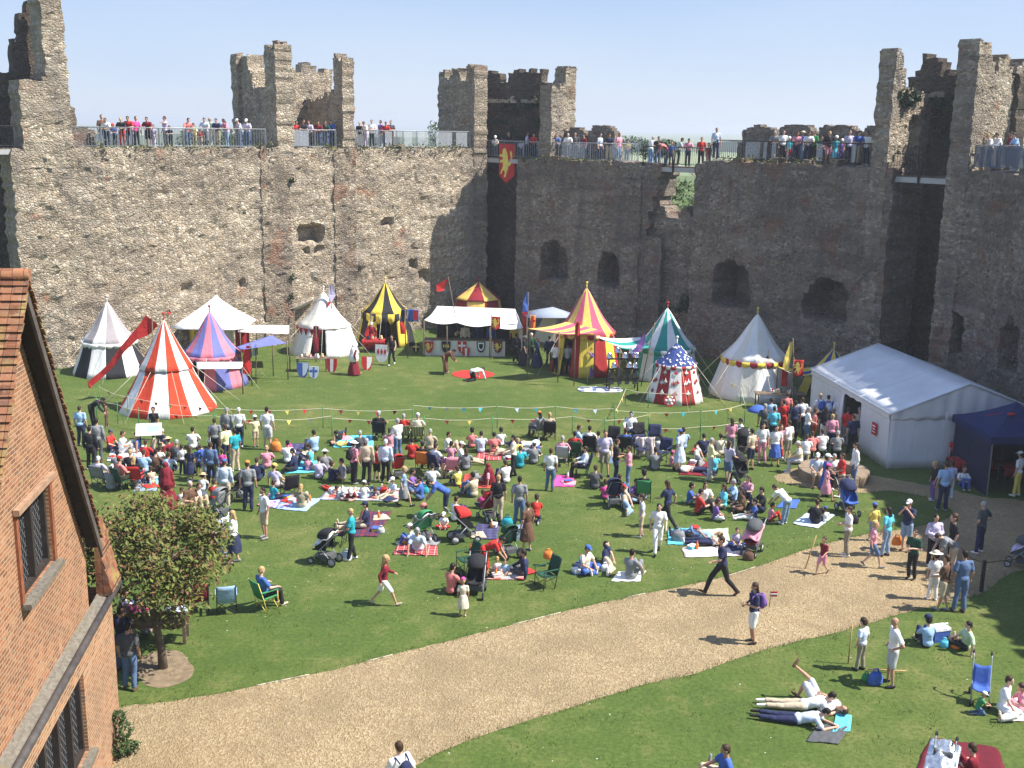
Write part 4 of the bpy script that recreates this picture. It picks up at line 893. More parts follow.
# the large plain white fly behind it
Y4 = 62.5
t4 = empty('pavilion_tent', AT(216, 350, Y4), 0, 'large plain white fly with a long strip awning behind the pink and blue tent', 'tent', 'medieval pavilion tents'); t4.location.z = 0
ap = AT(216, 294, Y4) - t4.location
mb = MB(); mb.smooth = True
def fly(a, t):
    th = 2 * math.pi * a; q = max(abs(math.cos(th)), abs(math.sin(th))); r = 2.05 / q * (1 - t) ** 1.18; r = min(r, 2.5 * (1 - t) ** 1.3); return Vector((ap.x * t + r * math.cos(th), r * math.sin(th), 2.15 + (ap.z - 2.15) * t))
mb.grid(fly, 40, 8); cloth(mb.build('roof', [cv('w')], t4, False), .012)
mb = MB(); mb.tube([(ap.x, 0, 0), (ap.x, 0, ap.z + .1)], .05, 6); mb.build('pole', WOOD, t4)
awning(t4, [AT(238, 325, Y4 - .4), AT(289, 325.5, Y4 - .2), AT(289, 334, Y4 - 2), AT(238, 332, Y4 - 2.1)], [cv('w')], .06, 'strip_awning', poles=[AT(289, 334, Y4 - 2), AT(289, 325.5, Y4 - .2), AT(240, 332, Y4 - 2.1)])
for s in ((-2, 1.6), (-2, -1.9), (1.9, 1.9)): mb = MB(); mb.tube([(s[0], s[1], 0), (s[0], s[1], 2.2)], .03, 6); mb.build('pole', WOOD, t4)
for i, (x0, x1, k) in enumerate(((-1.7, -1.2, 'y'), (-.4, .2, 'bl'), (.3, .8, 'w'), (.9, 1.7, 'rd'))):
    mb = MB(); mb.grid(lambda u, v, a=x0, b=x1: Vector((a + (b - a) * u, .9 + .06 * math.sin(u * 9), .3 + 1.8 * v)), 8, 4); cloth(mb.build('hanging_cloth', [cv(k)], t4, False), .012)

t5, c5, r5, z5 = pavilion(325, 358, 74, 325, 54, 292, 12, ('w', 'cream'), ('cream', 'w'), None, 'plain white round tent trimmed with small red pennants', gap=(8.3, 9.2), fin='w', rot=.1)
mb = MB()
for i in range(12):
    if i in (4, 5, 6, 7, 8): 
        for k in range(2):
            th = 2 * math.pi * (i + .25 + .5 * k) / 12; d = Vector((math.cos(th), math.sin(th), 0)); e = Vector((-math.sin(th), math.cos(th), 0)); p = d * (r5 + .03) + Vector((0, 0, z5))
            mb.prism([p - e * .16, p + e * .16, p + Vector((0, 0, -.42))], d * .012)
mb.build('pennants', cv('rd'), t5)
awning(t5, [AT(313, 299, c5.y + 2.5), AT(314, 301, c5.y + 3.2), AT(270, 317, c5.y + 3.6), AT(271, 313, c5.y + 2.2)], [cv('w')], .28, 'small_awning', poles=[AT(270, 317, c5.y + 3.6), AT(271, 313, c5.y + 2.2), AT(294, 312, c5.y + 2.2)])
t6, c6, r6, z6 = pavilion(386, 348, 60, 311, 48, 283, 12, ('y', 'k'), ('y', 'k'), ('k', 'y'), 'yellow and black striped round tent with an open doorway', gap=(8.6, 10.2), rot=-.05, conc=.20, val=.62, fin='y')
# maroon and yellow quartered roof behind the stall
pavilion(478, 345, 62, 298, 46, 282, 8, ('oy', 'm'), ('m', 'oy'), None, 'tent with maroon and yellow quartered roof behind the white stall', Yc=72.6, fin='m', conc=.02, rot=.3, ropes=0)
# white stall with a counter hung with shields
Ys = G(470, 356).y
st = empty('market_stall', G(472, 356), 0, 'long white canvas stall with painted shields hung on its counter', 'stall'); O = st.location
Lp = lambda px, py, Y: AT(px, py, Y) - O
mb = MB(); mb.smooth = True
A, B, C_, D_ = Lp(424, 320, Ys - .5), Lp(523, 328, Ys - .5), Lp(515, 309, Ys + 2.3), Lp(437, 306, Ys + 2.3)
def sf(u, v): p = (A * (1 - u) + B * u) * (1 - v) + (D_ * (1 - u) + C_ * u) * v; return p - Vector((0, 0, (.16 * abs(math.sin(math.pi * 3 * u)) * (1 - v)) + .12 * math.sin(math.pi * v)))
mb.grid(sf, 36, 8); cloth(mb.build('canvas_roof', [cv('w')], st, False), .014)
E, F_ = Lp(519, 325, Ys + 4.2), Lp(437, 322, Ys + 4.2)
mb = MB(); mb.grid(lambda u, v: (D_ * (1 - u) + C_ * u) * (1 - v) + (F_ * (1 - u) + E * u) * v, 12, 4); cloth(mb.build('canvas_roof', [cv('w')], st, False), .014)
mb = MB(); mb.poly([B, C_, E, Vector((E.x, E.y, 0)), Vector((B.x, B.y, 0))]); cloth(mb.build('side_curtain', [cv('w')], st, False), .014)
mb = MB(); mb.poly([F_, E, Vector((E.x, E.y, 0)), Vector((F_.x, F_.y, 0))]); cloth(mb.build('back_curtain', [cv('k')], st, False), .014)
a_, b_ = Lp(423, 356, Ys), Lp(505, 357, Ys)
mb = MB(); mb.grid(lambda u, v: Vector((a_.x + (b_.x - a_.x) * u, a_.y + .05 * noise.noise(Vector((u * 22, v, 0))), .9 * v)), 40, 3); cloth(mb.build('counter_cloth', [cv('cream')], st, False), .015)
mb = MB(); mb.box(((a_.x + b_.x) / 2, a_.y + .4, .9), (b_.x - a_.x, .8, .05)); mb.build('counter', WOOD, st)
for q in (A, B, C_, D_, Lp(447, 326, Ys - .5), Lp(490, 327, Ys - .5)): mb = MB(); mb.tube([(q.x, q.y, 0), (q.x, q.y, q.z)], .035, 6); mb.build('post', WOOD, st)
def lion(mb, sx=1.0):                       # a rearing beast outline, one unit tall, in x-z
    P = [(.05, .0), (.18, .0), (.16, .08), (.10, .12), (.16, .24), (.26, .22), (.34, .12), (.42, .10), (.40, .18), (.33, .27), (.26, .36), (.25, .46), (.36, .52), (.46, .48), (.47, .56), (.36, .61), (.26, .58), (.28, .68), (.40, .72), (.46, .68), (.50, .76), (.38, .80), (.28, .78),
         (.30, .86), (.26, .95), (.16, 1.0), (.05, .97), (.02, .90), (-.04, .84), (-.08, .70), (-.12, .55), (-.20, .50), (-.28, .56), (-.30, .70), (-.24, .82), (-.30, .92), (-.38, .84), (-.40, .66), (-.36, .48), (-.24, .40), (-.14, .38), (-.10, .26), (-.02, .16)]
    return [(-x * sx, z) for x, z in P]
def heater(w, h):                           # shield outline, top at z = 0
    p = [(-w / 2, 0), (w / 2, 0)]; 
    for i in range(1, 8): t = i / 8; p.append((w / 2 * math.cos(t * math.pi / 2) ** .8, -h * (.25 + .75 * math.sin(t * math.pi / 2))))
    p.append((0, -h))
    for i in range(7, 0, -1): t = i / 8; p.append((-w / 2 * math.cos(t * math.pi / 2) ** .8, -h * (.25 + .75 * math.sin(t * math.pi / 2))))
    return p
def shield(loc, rz, w, h, field, charge, kind, label, tilt=0.0):
    o = empty('shield', loc, rz, label, 'shield', 'painted shields'); o.rotation_euler = (tilt, 0, rz)
    mb = MB(); mb.prism([(x, .0, z) for x, z in heater(w, h)], (0, .04, 0)); mb.build('board', fab(field), o)
    mb = MB(); y = -.008
    tri = lambda pts: mb.prism([(x * w, y, z * h) for x, z in pts], (0, .007, 0))
    if kind == 'cross': tri([(-.09, -.04), (.09, -.04), (.09, -.9), (-.09, -.9)]); tri([(-.42, -.28), (-.1, -.28), (-.1, -.45), (-.42, -.45)]); tri([(.1, -.28), (.42, -.28), (.42, -.45), (.1, -.45)])
    elif kind == 'pale': tri([(-.16, -.03), (.16, -.03), (.13, -.93), (-.13, -.93)])
    elif kind == 'lozenge':
        for x in (-.26, 0, .26): tri([(x, -.2), (x + .1, -.4), (x, -.6), (x - .1, -.4)])
    elif kind == 'chevron': tri([(0, -.22), (.38, -.58), (.32, -.72), (0, -.44), (-.32, -.72), (-.38, -.58)])
    elif kind == 'side': tri([(0, -.02), (.46, -.02), (.45, -.3), (.33, -.66), (0, -.96)])
    elif kind == 'beast': mb.prism([(x * w * .95, y, -h * .85 + z * h * .74) for x, z in lion(mb)], (0, .007, 0))
    elif kind == 'ring': 
        q = [(x * .98, z * .98) for x, z in heater(w, h)]; p2 = [(x * .72, -.09 * h + z * .72) for x, z in heater(w, h)]; n = len(q); b = mb.add([(x, y, z) for x, z in q + p2], []); 
        for i in range(n): mb.face((b + i, b + (i + 1) % n, b + n + (i + 1) % n, b + n + i))
        mb.prism([(x * .45, y, -.22 * h + z * .45) for x, z in heater(w, h)], (0, .007, 0))
    mb.build('emblem', fab(charge), o)
    if tilt < 0: mb = MB(); mb.tube([(0, .05, -h * .25), (0, .38, -h * .97)], .018, 5); mb.build('prop', WOOD, o)
for px, f_, c_, k_, lb in ((429, 'r', 'y', 'beast', 'red shield with a yellow beast at the left end of the stall counter'), (446, 'k', 'y', 'lozenge', 'black shield with three yellow lozenges on the stall counter'), (462, 'r', 'w', 'cross', 'red shield with a white cross at the middle of the stall counter'),
                           (481, 'w', 'k', 'ring', 'white shield with a black border on the stall counter'), (498, 'm', 'y', 'beast', 'dark red shield with a yellow beast at the right end of the counter')):
    shield(AT(px, 341.5, Ys - .09), 0, .52, .68, f_, c_, k_, lb)
shield(AT(466, 348, Ys - .25), 0, .45, .55, 'r', 'w', 'pale', 'small red and white striped shield leaning at the counter foot', .15)
# grey blue fly and half seen white tent right of the stall
Yf = 65.0
ft = empty('pavilion_tent', AT(548, 340, Yf), 0, 'low grey blue fly over a pale tent between stall and pink tent', 'tent', 'medieval pavilion tents'); ft.location.z = 0; O = ft.location
mb = MB(); mb.smooth = True; a, b, c, d = AT(527, 318, Yf - 1) - O, AT(567, 318, Yf - 1) - O, AT(571, 313, Yf + 1.6) - O, AT(522, 312, Yf + 1.6) - O; e = AT(553, 307, Yf + .4) - O
mb.add([a, b, c, d, e], [(0, 1, 4), (1, 2, 4), (2, 3, 4), (3, 0, 4)]); cloth(mb.build('roof', [cv('gb')], ft, False), .012)
mb = MB(); q = [AT(532, 340, Yf) - O, AT(556, 345, Yf) - O, AT(556, 318, Yf) - O, AT(544, 316, Yf) - O]; mb.poly(q); cloth(mb.build('tent_wall', [cv('cream')], ft, False), .012)
for p in (a, b, c, d): mb = MB(); mb.tube([(p.x, p.y, 0), p], .03, 6); mb.build('pole', WOOD, ft)
# yellow and pink
t10, c10, r10, z10 = pavilion(584, 377.5, 72, 331, 60, 288, 14, ('oy', 'rose'), ('y', 'rd'), ('oy', 'rd'), 'yellow and pink striped round tent with a trailing awning', gap=(8.6, 9.4), fin='y', rot=.0)
awning(t10, [AT(566, 322, c10.y - r10 * .8), AT(604, 331, c10.y - r10), AT(560, 334, c10.y - r10 - 1.4), AT(527, 328.5, c10.y - r10 - .9)], [cv('oy'), cv('rose')], .18, 'awning', 12, 8, [AT(559, 333, c10.y - r10 - 1.4), AT(528, 328.5, c10.y - r10 - .9)], 6)
# teal and white
t11, c11, r11, z11 = pavilion(664, 383, 68, 346, 60, 308, 14, ('w', 'te'), ('w', 'te'), ('te', 'w'), 'teal and white striped round tent with a long white awning', gap=(6.4, 7.0), fin='r', rot=.15)
awning(t11, [AT(640, 337, c11.y - .6), AT(650, 347, c11.y - r11), AT(620, 348, c11.y - r11 - 1.0), AT(595, 336, c11.y - .9)], [cv('w'), cv('te')], .22, 'awning', 12, 8, [AT(620, 348, c11.y - r11 - 1.0), AT(595, 336, c11.y - .9)], 4)
pavilion(674, 405.5, 60, 363, 41, 343, 12, ('nv', 'nv'), ('w', 'rd'), ('rd', 'w'), 'small round tent with a blue star roof and red and white walls', motif=('fleur', 'rd', 'w'), fin='w', rot=.13, conc=.04, val=.2)
# stars on its roof
g_ = G(674, 405.5); Yc_ = g_.y + 30 * g_.y / F * .9; rs = bpy.data.objects['roof.008'] if False else None
for o in [o for o in bpy.data.objects if o.name.startswith('pavilion_tent') and 'star' in o.get('label', '')]:
    rf_ = [ch for ch in o.children if ch.name.startswith('roof')][0]; rf_.modifiers.clear(); mb = MB(); r_ = random.Random(8)
    Re = 20.5 * Yc_ / F; ze = AT(674, 363, Yc_).z; za = AT(674, 343, Yc_).z; mb.smooth = False
    for i in range(120):
        a, t = r_.random() * 6.283, r_.random() ** 1.5 * .85; r = Re * (1 - t) * (1 - .04 * math.sin(math.pi * t)) + .05; p = Vector((r * math.cos(a), r * math.sin(a), ze + (za - ze) * t + .02)); e = Vector((-math.sin(a), math.cos(a), 0)); up_ = Vector((-math.cos(a) * Re, -math.sin(a) * Re, za - ze)).normalized(); s = .06
        mb.add([p - e * s, p - up_ * s, p + e * s, p + up_ * s], [(0, 1, 2, 3)])
    mb.build('star_print', cv('w'), rf_, False)
t13, c13, r13, z13 = pavilion(752, 402.5, 92, 357, 68, 314, 14, ('cream', 'w'), ('w', 'cream'), ('y', 'rd'), 'large plain white round tent with red and yellow scalloped trim', rot=.1, fin='y', val=.3)
t14, c14, r14, z14 = pavilion(829, 412, 70, 374, 56, 349, 12, ('y', 'nv'), ('y', 'nv'), None, 'small blue and yellow striped tent half hidden by the marquee', gap=(7, 8.6), Yc=56.5, ropes=0, fin='y')
awning(t14, [AT(818, 366, 55.6), AT(823, 373, 54.6), AT(792, 374, 53.6), AT(777, 366.5, 54.6)], [cv('y'), cv('nv')], .25, 'awning', 8, 8, [AT(792, 374, 53.6), AT(778, 366.5, 54.6)], 4)

# ------------------------------------------------------------------ marquee and gazebo
PVC = NT('white_pvc'); _c = PVC.coord(); PVC = PVC.out(PVC.ramp(PVC.noise(_c, .8, 4), [(.3, (.60, .61, .63)), (.7, (.72, .73, .75))]), .45, PVC.noise(PVC.map(_c, (3, 3, .5)), 1.2, 3), .5, .05)
q0 = G(886, 468.5); ax = Vector((-.115, .9934)); gx = Vector((.9934, .115)); LQ, WQ, HE, HA = 8.4, 6.3, 2.32, 3.5
mq = empty('marquee', q0, math.atan2(gx.y, gx.x), 'white frame marquee with a pitched roof and a doorway in its long side', 'tent')
mb = MB(); nb = 3
def rs_(u, v, sgn):
    x = WQ / 2 * (1 - v) if sgn < 0 else WQ / 2 * (1 + v)
    if sgn < 0: x = -.12 + (WQ / 2 + .12) * v; z = HE - .04 + (HA - HE + .04) * v
    else: x = WQ / 2 + (WQ / 2 + .12) * v; z = HA - (HA - HE + .04) * v
    return Vector((x, -.15 + (LQ + .3) * u, z - .035 * abs(math.sin(math.pi * nb * u)) * math.sin(math.pi * v)))
mb.smooth = True
mb.grid(lambda u, v: rs_(u, v, -1), 24, 6); mb.grid(lambda u, v: rs_(u, v, 1), 24, 6); cloth(mb.build('roof', [PVC], mq, False), .015)
for i in range(1, nb): 
    mb = MB(); y = LQ * i / nb; mb.prism([(-.1, y - .02, HE - .03), (WQ / 2, y - .02, HA + .012), (WQ / 2, y - .02, HA + .03), (-.1, y - .02, HE)], (0, .04, 0)); mb.build('roof_seam', PVC, mq)
mb = MB(); mb.smooth = True
wv = lambda a, b: .05 * noise.noise(Vector((a * 3.2, b * 1.5, 3)))
mb.grid(lambda u, v: Vector((WQ * u, -.02 + wv(WQ * u, v) * (1 - v), (HE - .02) * v)), 30, 6); cloth(mb.build('end_wall', [PVC], mq, False), .012)
mb = MB(); mb.smooth = True; mb.grid(lambda u, v: Vector((WQ * u, -.05 + wv(WQ * u, 2), HE - .3 + .3 * v + (HA - HE) * (1 - abs(2 * u - 1)) * v * .98 + (.03 * math.sin(u * 60)) * (1 - v))), 60, 5); cloth(mb.build('gable_curtain', [PVC], mq, False), .012)
d0, d1 = 2.75, 4.55
for (y0, y1) in ((0, d0), (d1, LQ)): mb = MB(); mb.smooth = True; mb.grid(lambda u, v: Vector((-.02 + wv(y0 + (y1 - y0) * u, v) * (1 - v), y0 + (y1 - y0) * u, (HE - .02) * v)), 20, 5); cloth(mb.build('side_wall', [PVC], mq, False), .012)
mb = MB(); mb.grid(lambda u, v: Vector((-.07, LQ * u, HE - .26 + .26 * v + .025 * math.sin(u * 80) * (1 - v))), 60, 1); cloth(mb.build('side_valance', [PVC], mq, False), .012)
mb = MB(); mb.smooth = True; mb.grid(lambda u, v: Vector((-.04 - .2 * math.sin(v * 3), d1 - .02 - .35 * u * (.3 + .7 * math.sin(math.pi * (1 - v))), 2.1 * v + .03)), 6, 8); cloth(mb.build('door_curtain', [PVC], mq, False), .012)
mb = MB(); mb.grid(lambda u, v: Vector((WQ * u, LQ, HE * v)), 4, 2); mb.grid(lambda u, v: Vector((WQ, LQ * u, HE * v)), 4, 2); cloth(mb.build('back_wall', [PVC], mq, False), .012)
for x, y in ((.03, .03), (.03, LQ - .05), (WQ - .05, .03), (WQ - .05, LQ - .05), (.04, d0), (.04, d1)): mb = MB(); mb.box((x, y, HE / 2), (.07, .07, HE - .06)); mb.build('frame_leg', STEEL, mq)
sg = empty('wall_sign', mq.matrix_basis @ Vector((-.085, 1.15, 1.35)), mq.rotation_euler.z, 'small red square sign with pale lines on the marquee side', 'sign')
mb = MB(); mb.box((-.03, 0, 0), (.03, .42, .5)); mb.build('board', fab('r'), sg); mb = MB()
mb.box((-.05, 0, .12), (.006, .26, .06)); mb.box((-.05, 0, 0), (.006, .2, .04)); mb.box((-.05, 0, -.12), (.006, .26, .04)); mb.build('lettering', fab('w'), sg)
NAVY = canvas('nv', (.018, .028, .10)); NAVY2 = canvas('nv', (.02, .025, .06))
gz0 = G(986.5, 496); gz = empty('gazebo', gz0, R_(3), 'navy blue pop up gazebo with dark side walls beside the marquee', 'tent')
W = 3.1; hz, hp_ = 2.32, 3.25
mb = MB(); mb.smooth = False
def gzr(a, t):
    th = 2 * math.pi * a; s = (W / 2 + .12) / max(abs(math.cos(th)), abs(math.sin(th))); return Vector((W / 2 + s * (1 - t) * math.cos(th), W / 2 + s * (1 - t) * math.sin(th), hz + (hp_ - hz) * t ** 1.15 - .05 * math.sin(math.pi * t)))
mb.grid(gzr, 32, 6); cloth(mb.build('roof', [NAVY], gz, False), .012)
mb = MB(); mb.grid(lambda a, v: gzr(a, 0) + Vector((0, 0, -.28 * (1 - v))), 32, 1); cloth(mb.build('valance', [NAVY], gz, False), .012)
for x in (0, W):
    for y in (0, W): mb = MB(); mb.box((x, y, hz / 2), (.045, .045, hz)); mb.build('leg', STEEL, gz)
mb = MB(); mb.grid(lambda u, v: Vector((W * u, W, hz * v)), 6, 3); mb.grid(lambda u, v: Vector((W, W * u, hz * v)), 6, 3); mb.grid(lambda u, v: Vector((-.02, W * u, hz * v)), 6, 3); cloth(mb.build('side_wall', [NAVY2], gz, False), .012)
mb = MB(); mb.tube([(.25, W / 2 - .3, hz + .45), (.9, W / 2 - .35, hz + .62)], .012, 4); mb.ball((1.05, .9, hz + .62), (.17, .09, .05), 8, 5); mb.build('roof_badge', fab('r'), gz)
def table(loc, rz, L, Wd, cloth_k, label):
    o = empty('table', loc, rz, label, 'table'); mb = MB(); mb.box((0, 0, .74), (L, Wd, .04)); mb.build('tabletop', WOOD, o)
    for x in (-L / 2 + .08, L / 2 - .08):
        for y in (-Wd / 2 + .08, Wd / 2 - .08): mb = MB(); mb.box((x, y, .36), (.05, .05, .72)); mb.build('leg', WOOD, o)
    if cloth_k:
        mb = MB(); mb.smooth = True; mb.grid(lambda u, v: Vector(((u - .5) * (L + .06), (-Wd / 2 - .03 if v < .34 else (Wd / 2 + .03 if v > .66 else (v - .5) * 3 * Wd)), .77 if .3 < v < .7 else .45 + .03 * math.sin(u * 30))), 24, 9); cloth(mb.build('tablecloth', [cv(cloth_k)], o, False), .012)
    return o
table(G(968, 478), R_(4), 1.5, .7, 'rd', 'table under a red cloth at the back of the navy gazebo'); table(G(1016, 484), R_(4), 1.4, .7, 'rd', 'table under a red cloth at the right of the navy gazebo')

# ------------------------------------------------------------------ banners and flags
def banner(loc, rz, w, h, k, emblem, ek, label, point=True, pole=None, name='banner', wave=.05):
    o = empty(name, loc, rz, label, 'banner'); mb = MB(); mb.smooth = True
    def f(u, v): b = -h + (abs(2 * u - 1) * h * .2 if point else 0); return Vector(((u - .5) * w, wave * math.sin(u * 7 + v * 2), b * v))
    mb.grid(f, 12, 12); cloth(mb.build('cloth', [fab(k)], o, False), .012)
    if emblem == 'beast': mb = MB(); mb.prism([(x * w * .9, -wave - .015, -h * .84 + z * h * .74) for x, z in lion(mb)], (0, .012, 0)); mb.build('emblem', fab(ek), o)
    if emblem == 'cross': mb = MB(); mb.box((0, -wave - .01, -h * .45), (w * .2, .012, h * .7)); mb.box((0, -wave - .012, -h * .35), (w * .8, .012, h * .15)); mb.build('emblem', fab(ek), o)
    if emblem == 'half': mb = MB(); mb.box((w * .25, -wave - .01, -h * .45), (w * .46, .012, h * .8)); mb.build('emblem', fab(ek), o)
    if pole is not None: mb = MB(); mb.tube([(-w / 2, .02, pole - loc[2]), (-w / 2, .02, .12)], .03, 6); mb.build('pole', WOOD, o)
    return o
p = WL.P(WL.L + .1, .3, ZM); q = WM.P(.2, .2, ZM); bp = AT(507, 144, (p.y + q.y) / 2 - .35)
b_ = banner(bp, math.atan2(q.y - p.y, q.x - p.x) * .5, 1.15, 2.55, 'r', 'beast', 'y', 'long red banner with a yellow rearing lion hung from the walkway', wave=.03); 
mb = MB(); mb.tube([(-.6, .03, .02), (.6, .03, .02)], .02, 5); mb.build('hanging_rail', WOOD, b_)
def pennant(x0, y0, pts, wid, base, k, label, k2=None):
    """long streamer from a pole top: pts are pixels along it"""
    Y = G(*base).y; g = G(*base); o = empty('pennant', g, 0, label, 'flag'); top = AT(x0, y0, Y) - g
    mb = MB(); mb.tube([(0, 0, 0), top], .028, 6); mb.build('pole', WOOD, o)
    P = [AT(px, py, Y - .05 * i) - g for i, (px, py) in enumerate(pts)]; mb = MB(); n = len(P); b = len(mb.v)
    for i, q in enumerate(P):
        d = (P[min(i + 1, n - 1)] - P[max(i - 1, 0)]).normalized(); nn = Vector((-d.z, 0, d.x)); w_ = wid[i] * .29; mb.v += [tuple(q - nn * w_), tuple(q + nn * w_ + Vector((0, .08 * math.sin(i * 1.7), 0)))]
    for i in range(n - 1): mb.m = 1 if (k2 and i >= n // 2) else 0; mb.face((b + 2 * i, b + 2 * i + 1, b + 2 * i + 3, b + 2 * i + 2))
    cloth(mb.build('streamer', [fab(k), fab(k2 or k)], o, False), .012)
pennant(152, 307, [(152, 320), (144, 330), (134, 337), (122, 350), (112, 364), (102, 374), (90, 384), (90, 388)], [1.3, 1.1, .65, .5, .45, .45, .5, .2], (153, 400), 'r', 'long red streamer flying from a pole behind the red striped tent')
pennant(168, 309, [(168, 310), (170, 314)], [.3, .2], (168.5, 405), 'r', 'tiny red pennant at the peak of the red striped tent')
pennant(250, 342, [(249, 346), (247, 358), (247, 374)], [.45, .8, .6], (252, 386), 'r', 'drooping red flag on a pole right of the pink and blue tent')
pennant(256, 344, [(255, 346), (254, 356)], [.3, .4], (256, 384), 'pb', 'small pale blue checked flag beside the drooping red flag', 'n')
pennant(331, 284, [(331, 284), (332, 295), (330, 302), (327, 307)], [.4, .75, .3, .12], (333, 353), 'lil', 'lilac and red streamer on the plain white round tent', 'r')
pennant(316, 324, [(316, 326), (316, 338), (316, 352)], [.5, .55, .5], (316, 362), 'm', 'dark red banner hanging in the doorway of the plain white tent')
pennant(448, 276, [(448, 279), (440, 287), (441, 291)], [.1, .9, .9], (462, 353), 'r', 'red pennon on a leaning pole left of the white stall')
pennant(405, 307, [(403, 310), (402, 322), (403, 334)], [.4, .5, .5], (406, 352), 'n', 'limp blue and red flag right of the yellow tent doorway', 'r')
pennant(371, 312, [(372, 316), (370, 326), (366, 336)], [.35, .5, .4], (369, 350), 'y', 'limp yellow and red flag left of the yellow tent doorway', 'r')
pennant(528, 292, [(528, 293), (526, 303), (525, 312), (525, 332)], [.3, .6, .5, .5], (528, 356), 'b', 'blue and red banner on a tall pole right of the stall', 'r')
pennant(655, 322, [(645, 334), (641, 345), (636, 352), (632, 356)], [.15, .65, .5, .25], (641, 386), 'pu', 'purple pennant on a leaning pole before the teal tent')
pennant(768.5, 350, [(768, 356), (764, 372), (757, 394)], [.2, .42, .32], (769, 400), 'n', 'red and blue windsock streamer before the white round tent', 'r')
pennant(793, 338, [(792, 342), (788, 358), (785, 370), (784, 386)], [.3, .6, .5, .5], (794, 402), 'y', 'white topped yellow and red streamer beside the white round tent', 'r')
o = banner(AT(413, 309.5, 64), 0, .62, .70, 'b', 'half', 'r', 'blue and red square flag right of the yellow tent', False, 0.0)
banner(AT(496, 316.5, Ys - .8), 0, .52, .80, 'r', 'beast', 'y', 'small red banner with a yellow beast hung on the stall front', True, 0.0)
banner(AT(533, 315.5, 63), R_(8), .32, .85, 'o', 'cross', 'r', 'narrow orange banner with a red cross between stall and pink tent', True, 0.0)
banner(AT(799, 360, 53), 0, .50, .80, 'r', 'beast', 'y', 'small red banner with a yellow beast beside the marquee', False, 0.0)
banner(AT(578, 322, 57.4), 0, .24, .75, 'r', None, 'y', 'narrow red flag before the yellow and pink tent', False, 0.0)
for px, py, f_, c_, k_, lb, w_ in ((303, 377, 'b', 'pb', 'side', 'blue and pale shield propped on the grass by the trestle', .62), (332, 372, 'r', 'w', 'pale', 'red shield with white stripe left of the maroon gown', .6), (367, 370, 'r', 'w', 'side', 'red shield half white propped right of the maroon gown', .6),
                                   (382, 361.5, 'w', 'r', 'lozenge', 'white shield with three red lozenges by the man in the black vest', .78), (416, 352, 'k', 'y', 'cross', 'black shield with a yellow cross before the stall', .42), (314, 378, 'pb', 'b', 'cross', 'pale shield with blue cross under the trestle', .5)):
    g = G(px, py); shield(g + Vector((0, 0, w_ * 1.25)), R_(rnd.uniform(-12, 12)), w_, w_ * 1.3, f_, c_, k_, lb, -.12)
# trestle with wares
table(G(312, 371), R_(5), 1.7, .7, None, 'dark trestle of small wares before the white round tent'); table(G(374, 352), R_(0), 1.3, .6, 'rd', 'table with red cloth before the yellow tent'); table(G(574, 372), R_(0), 1.4, .6, None, 'small trestle before the yellow and pink tent')
table(G(779, 408), R_(2), 2.4, .7, None, 'long dark trestle table before the white round tent')
def wares(px, py, z, n, label, seed):
    g = G(px, py); o = empty('display_wares', g + Vector((0, 0, z)), 0, label, 'wares'); r = random.Random(seed)
    for i in range(n):
        mb = MB(); k = r.choice(['r', 'w', 'be', 'st', 'lg', 'n']); s = r.uniform(.06, .11); mb.lathe((0, 0, 0), [(0, 0), (s, 0), (s * 1.1, s), (s * .6, s * 1.8), (s * .75, s * 2.2), (0, s * 2.2)], 10); q = mb.build('jar', fab(k), o); q.location = (r.uniform(-.6, .6), r.uniform(-.2, .2), 0)
wares(312, 371, .76, 9, 'small pots and jars on the dark trestle', 1); wares(374, 352, .79, 7, 'small pots and jars on the red cloth table', 2); wares(465, 350, .93, 9, 'small pots and jars along the stall counter', 3); wares(574, 372, .76, 6, 'small pots and jars on the trestle before the pink tent', 4); wares(779, 408, .76, 8, 'small pots and jars on the long dark trestle', 5)
# armour rack: helmets on a dark stand
ar = G(622, 390)
rk = empty('armour_rack', ar, R_(8), 'dark timber rack carrying rows of polished helmets', 'rack')
for x in (-.75, .75): mb = MB(); mb.tube([(x, -.3, 0), (x, 0, 1.7), (x, .35, 0)], .04, 6); mb.build('leg', DWOOD, rk)
for z, y in ((1.65, 0), (1.15, -.12), (.7, -.2)): mb = MB(); mb.box((0, y, z), (1.7, .07, .07)); mb.build('rail', DWOOD, rk)
for x in (-.6, -.2, .2, .6): mb = MB(); mb.box((x, -.18, .75), (.22, .05, .8)); mb.build('mail_cloth', mat((.05, .05, .055), .6, .2, 20, .02, name='dark_mail'), rk)
hm_ = None; HEL = mat((.62, .63, .66), .22, .08, 6, metal=1.0, name='polished_steel')
for i, (x, z, y) in enumerate(((-.72, 1.72, 0), (-.3, 2.0, .05), (.1, 1.72, 0), (.45, 1.95, .05), (.72, 1.72, 0), (-.5, 1.25, -.16), (.3, 1.25, -.16), (.62, 1.22, -.16))):
    h = empty('helmet', rk.matrix_basis @ Vector((x, y, z)), rnd.uniform(-.6, .6), 'polished steel helmet on the dark timber rack', 'helmet', 'helmets on the armour rack')
    if hm_ is None:
        mb = MB(); mb.lathe((0, 0, 0), [(.02, .29), (.07, .26), (.12, .19), (.14, .1), (.145, .04), (.19, .0), (.185, -.01), (.14, .03), (.02, .03)], 14); ob = mb.build('bowl', HEL, h); hm_ = ob.data
        mb = MB(); mb.tube([(0, -.13, .13), (0, -.06, .26), (0, .06, .27), (0, .13, .13)], .016, 5); ob2 = mb.build('crest', HEL, h); hm2 = ob2.data
    else: link('bowl', hm_, None, h); link('crest', hm2, None, h)
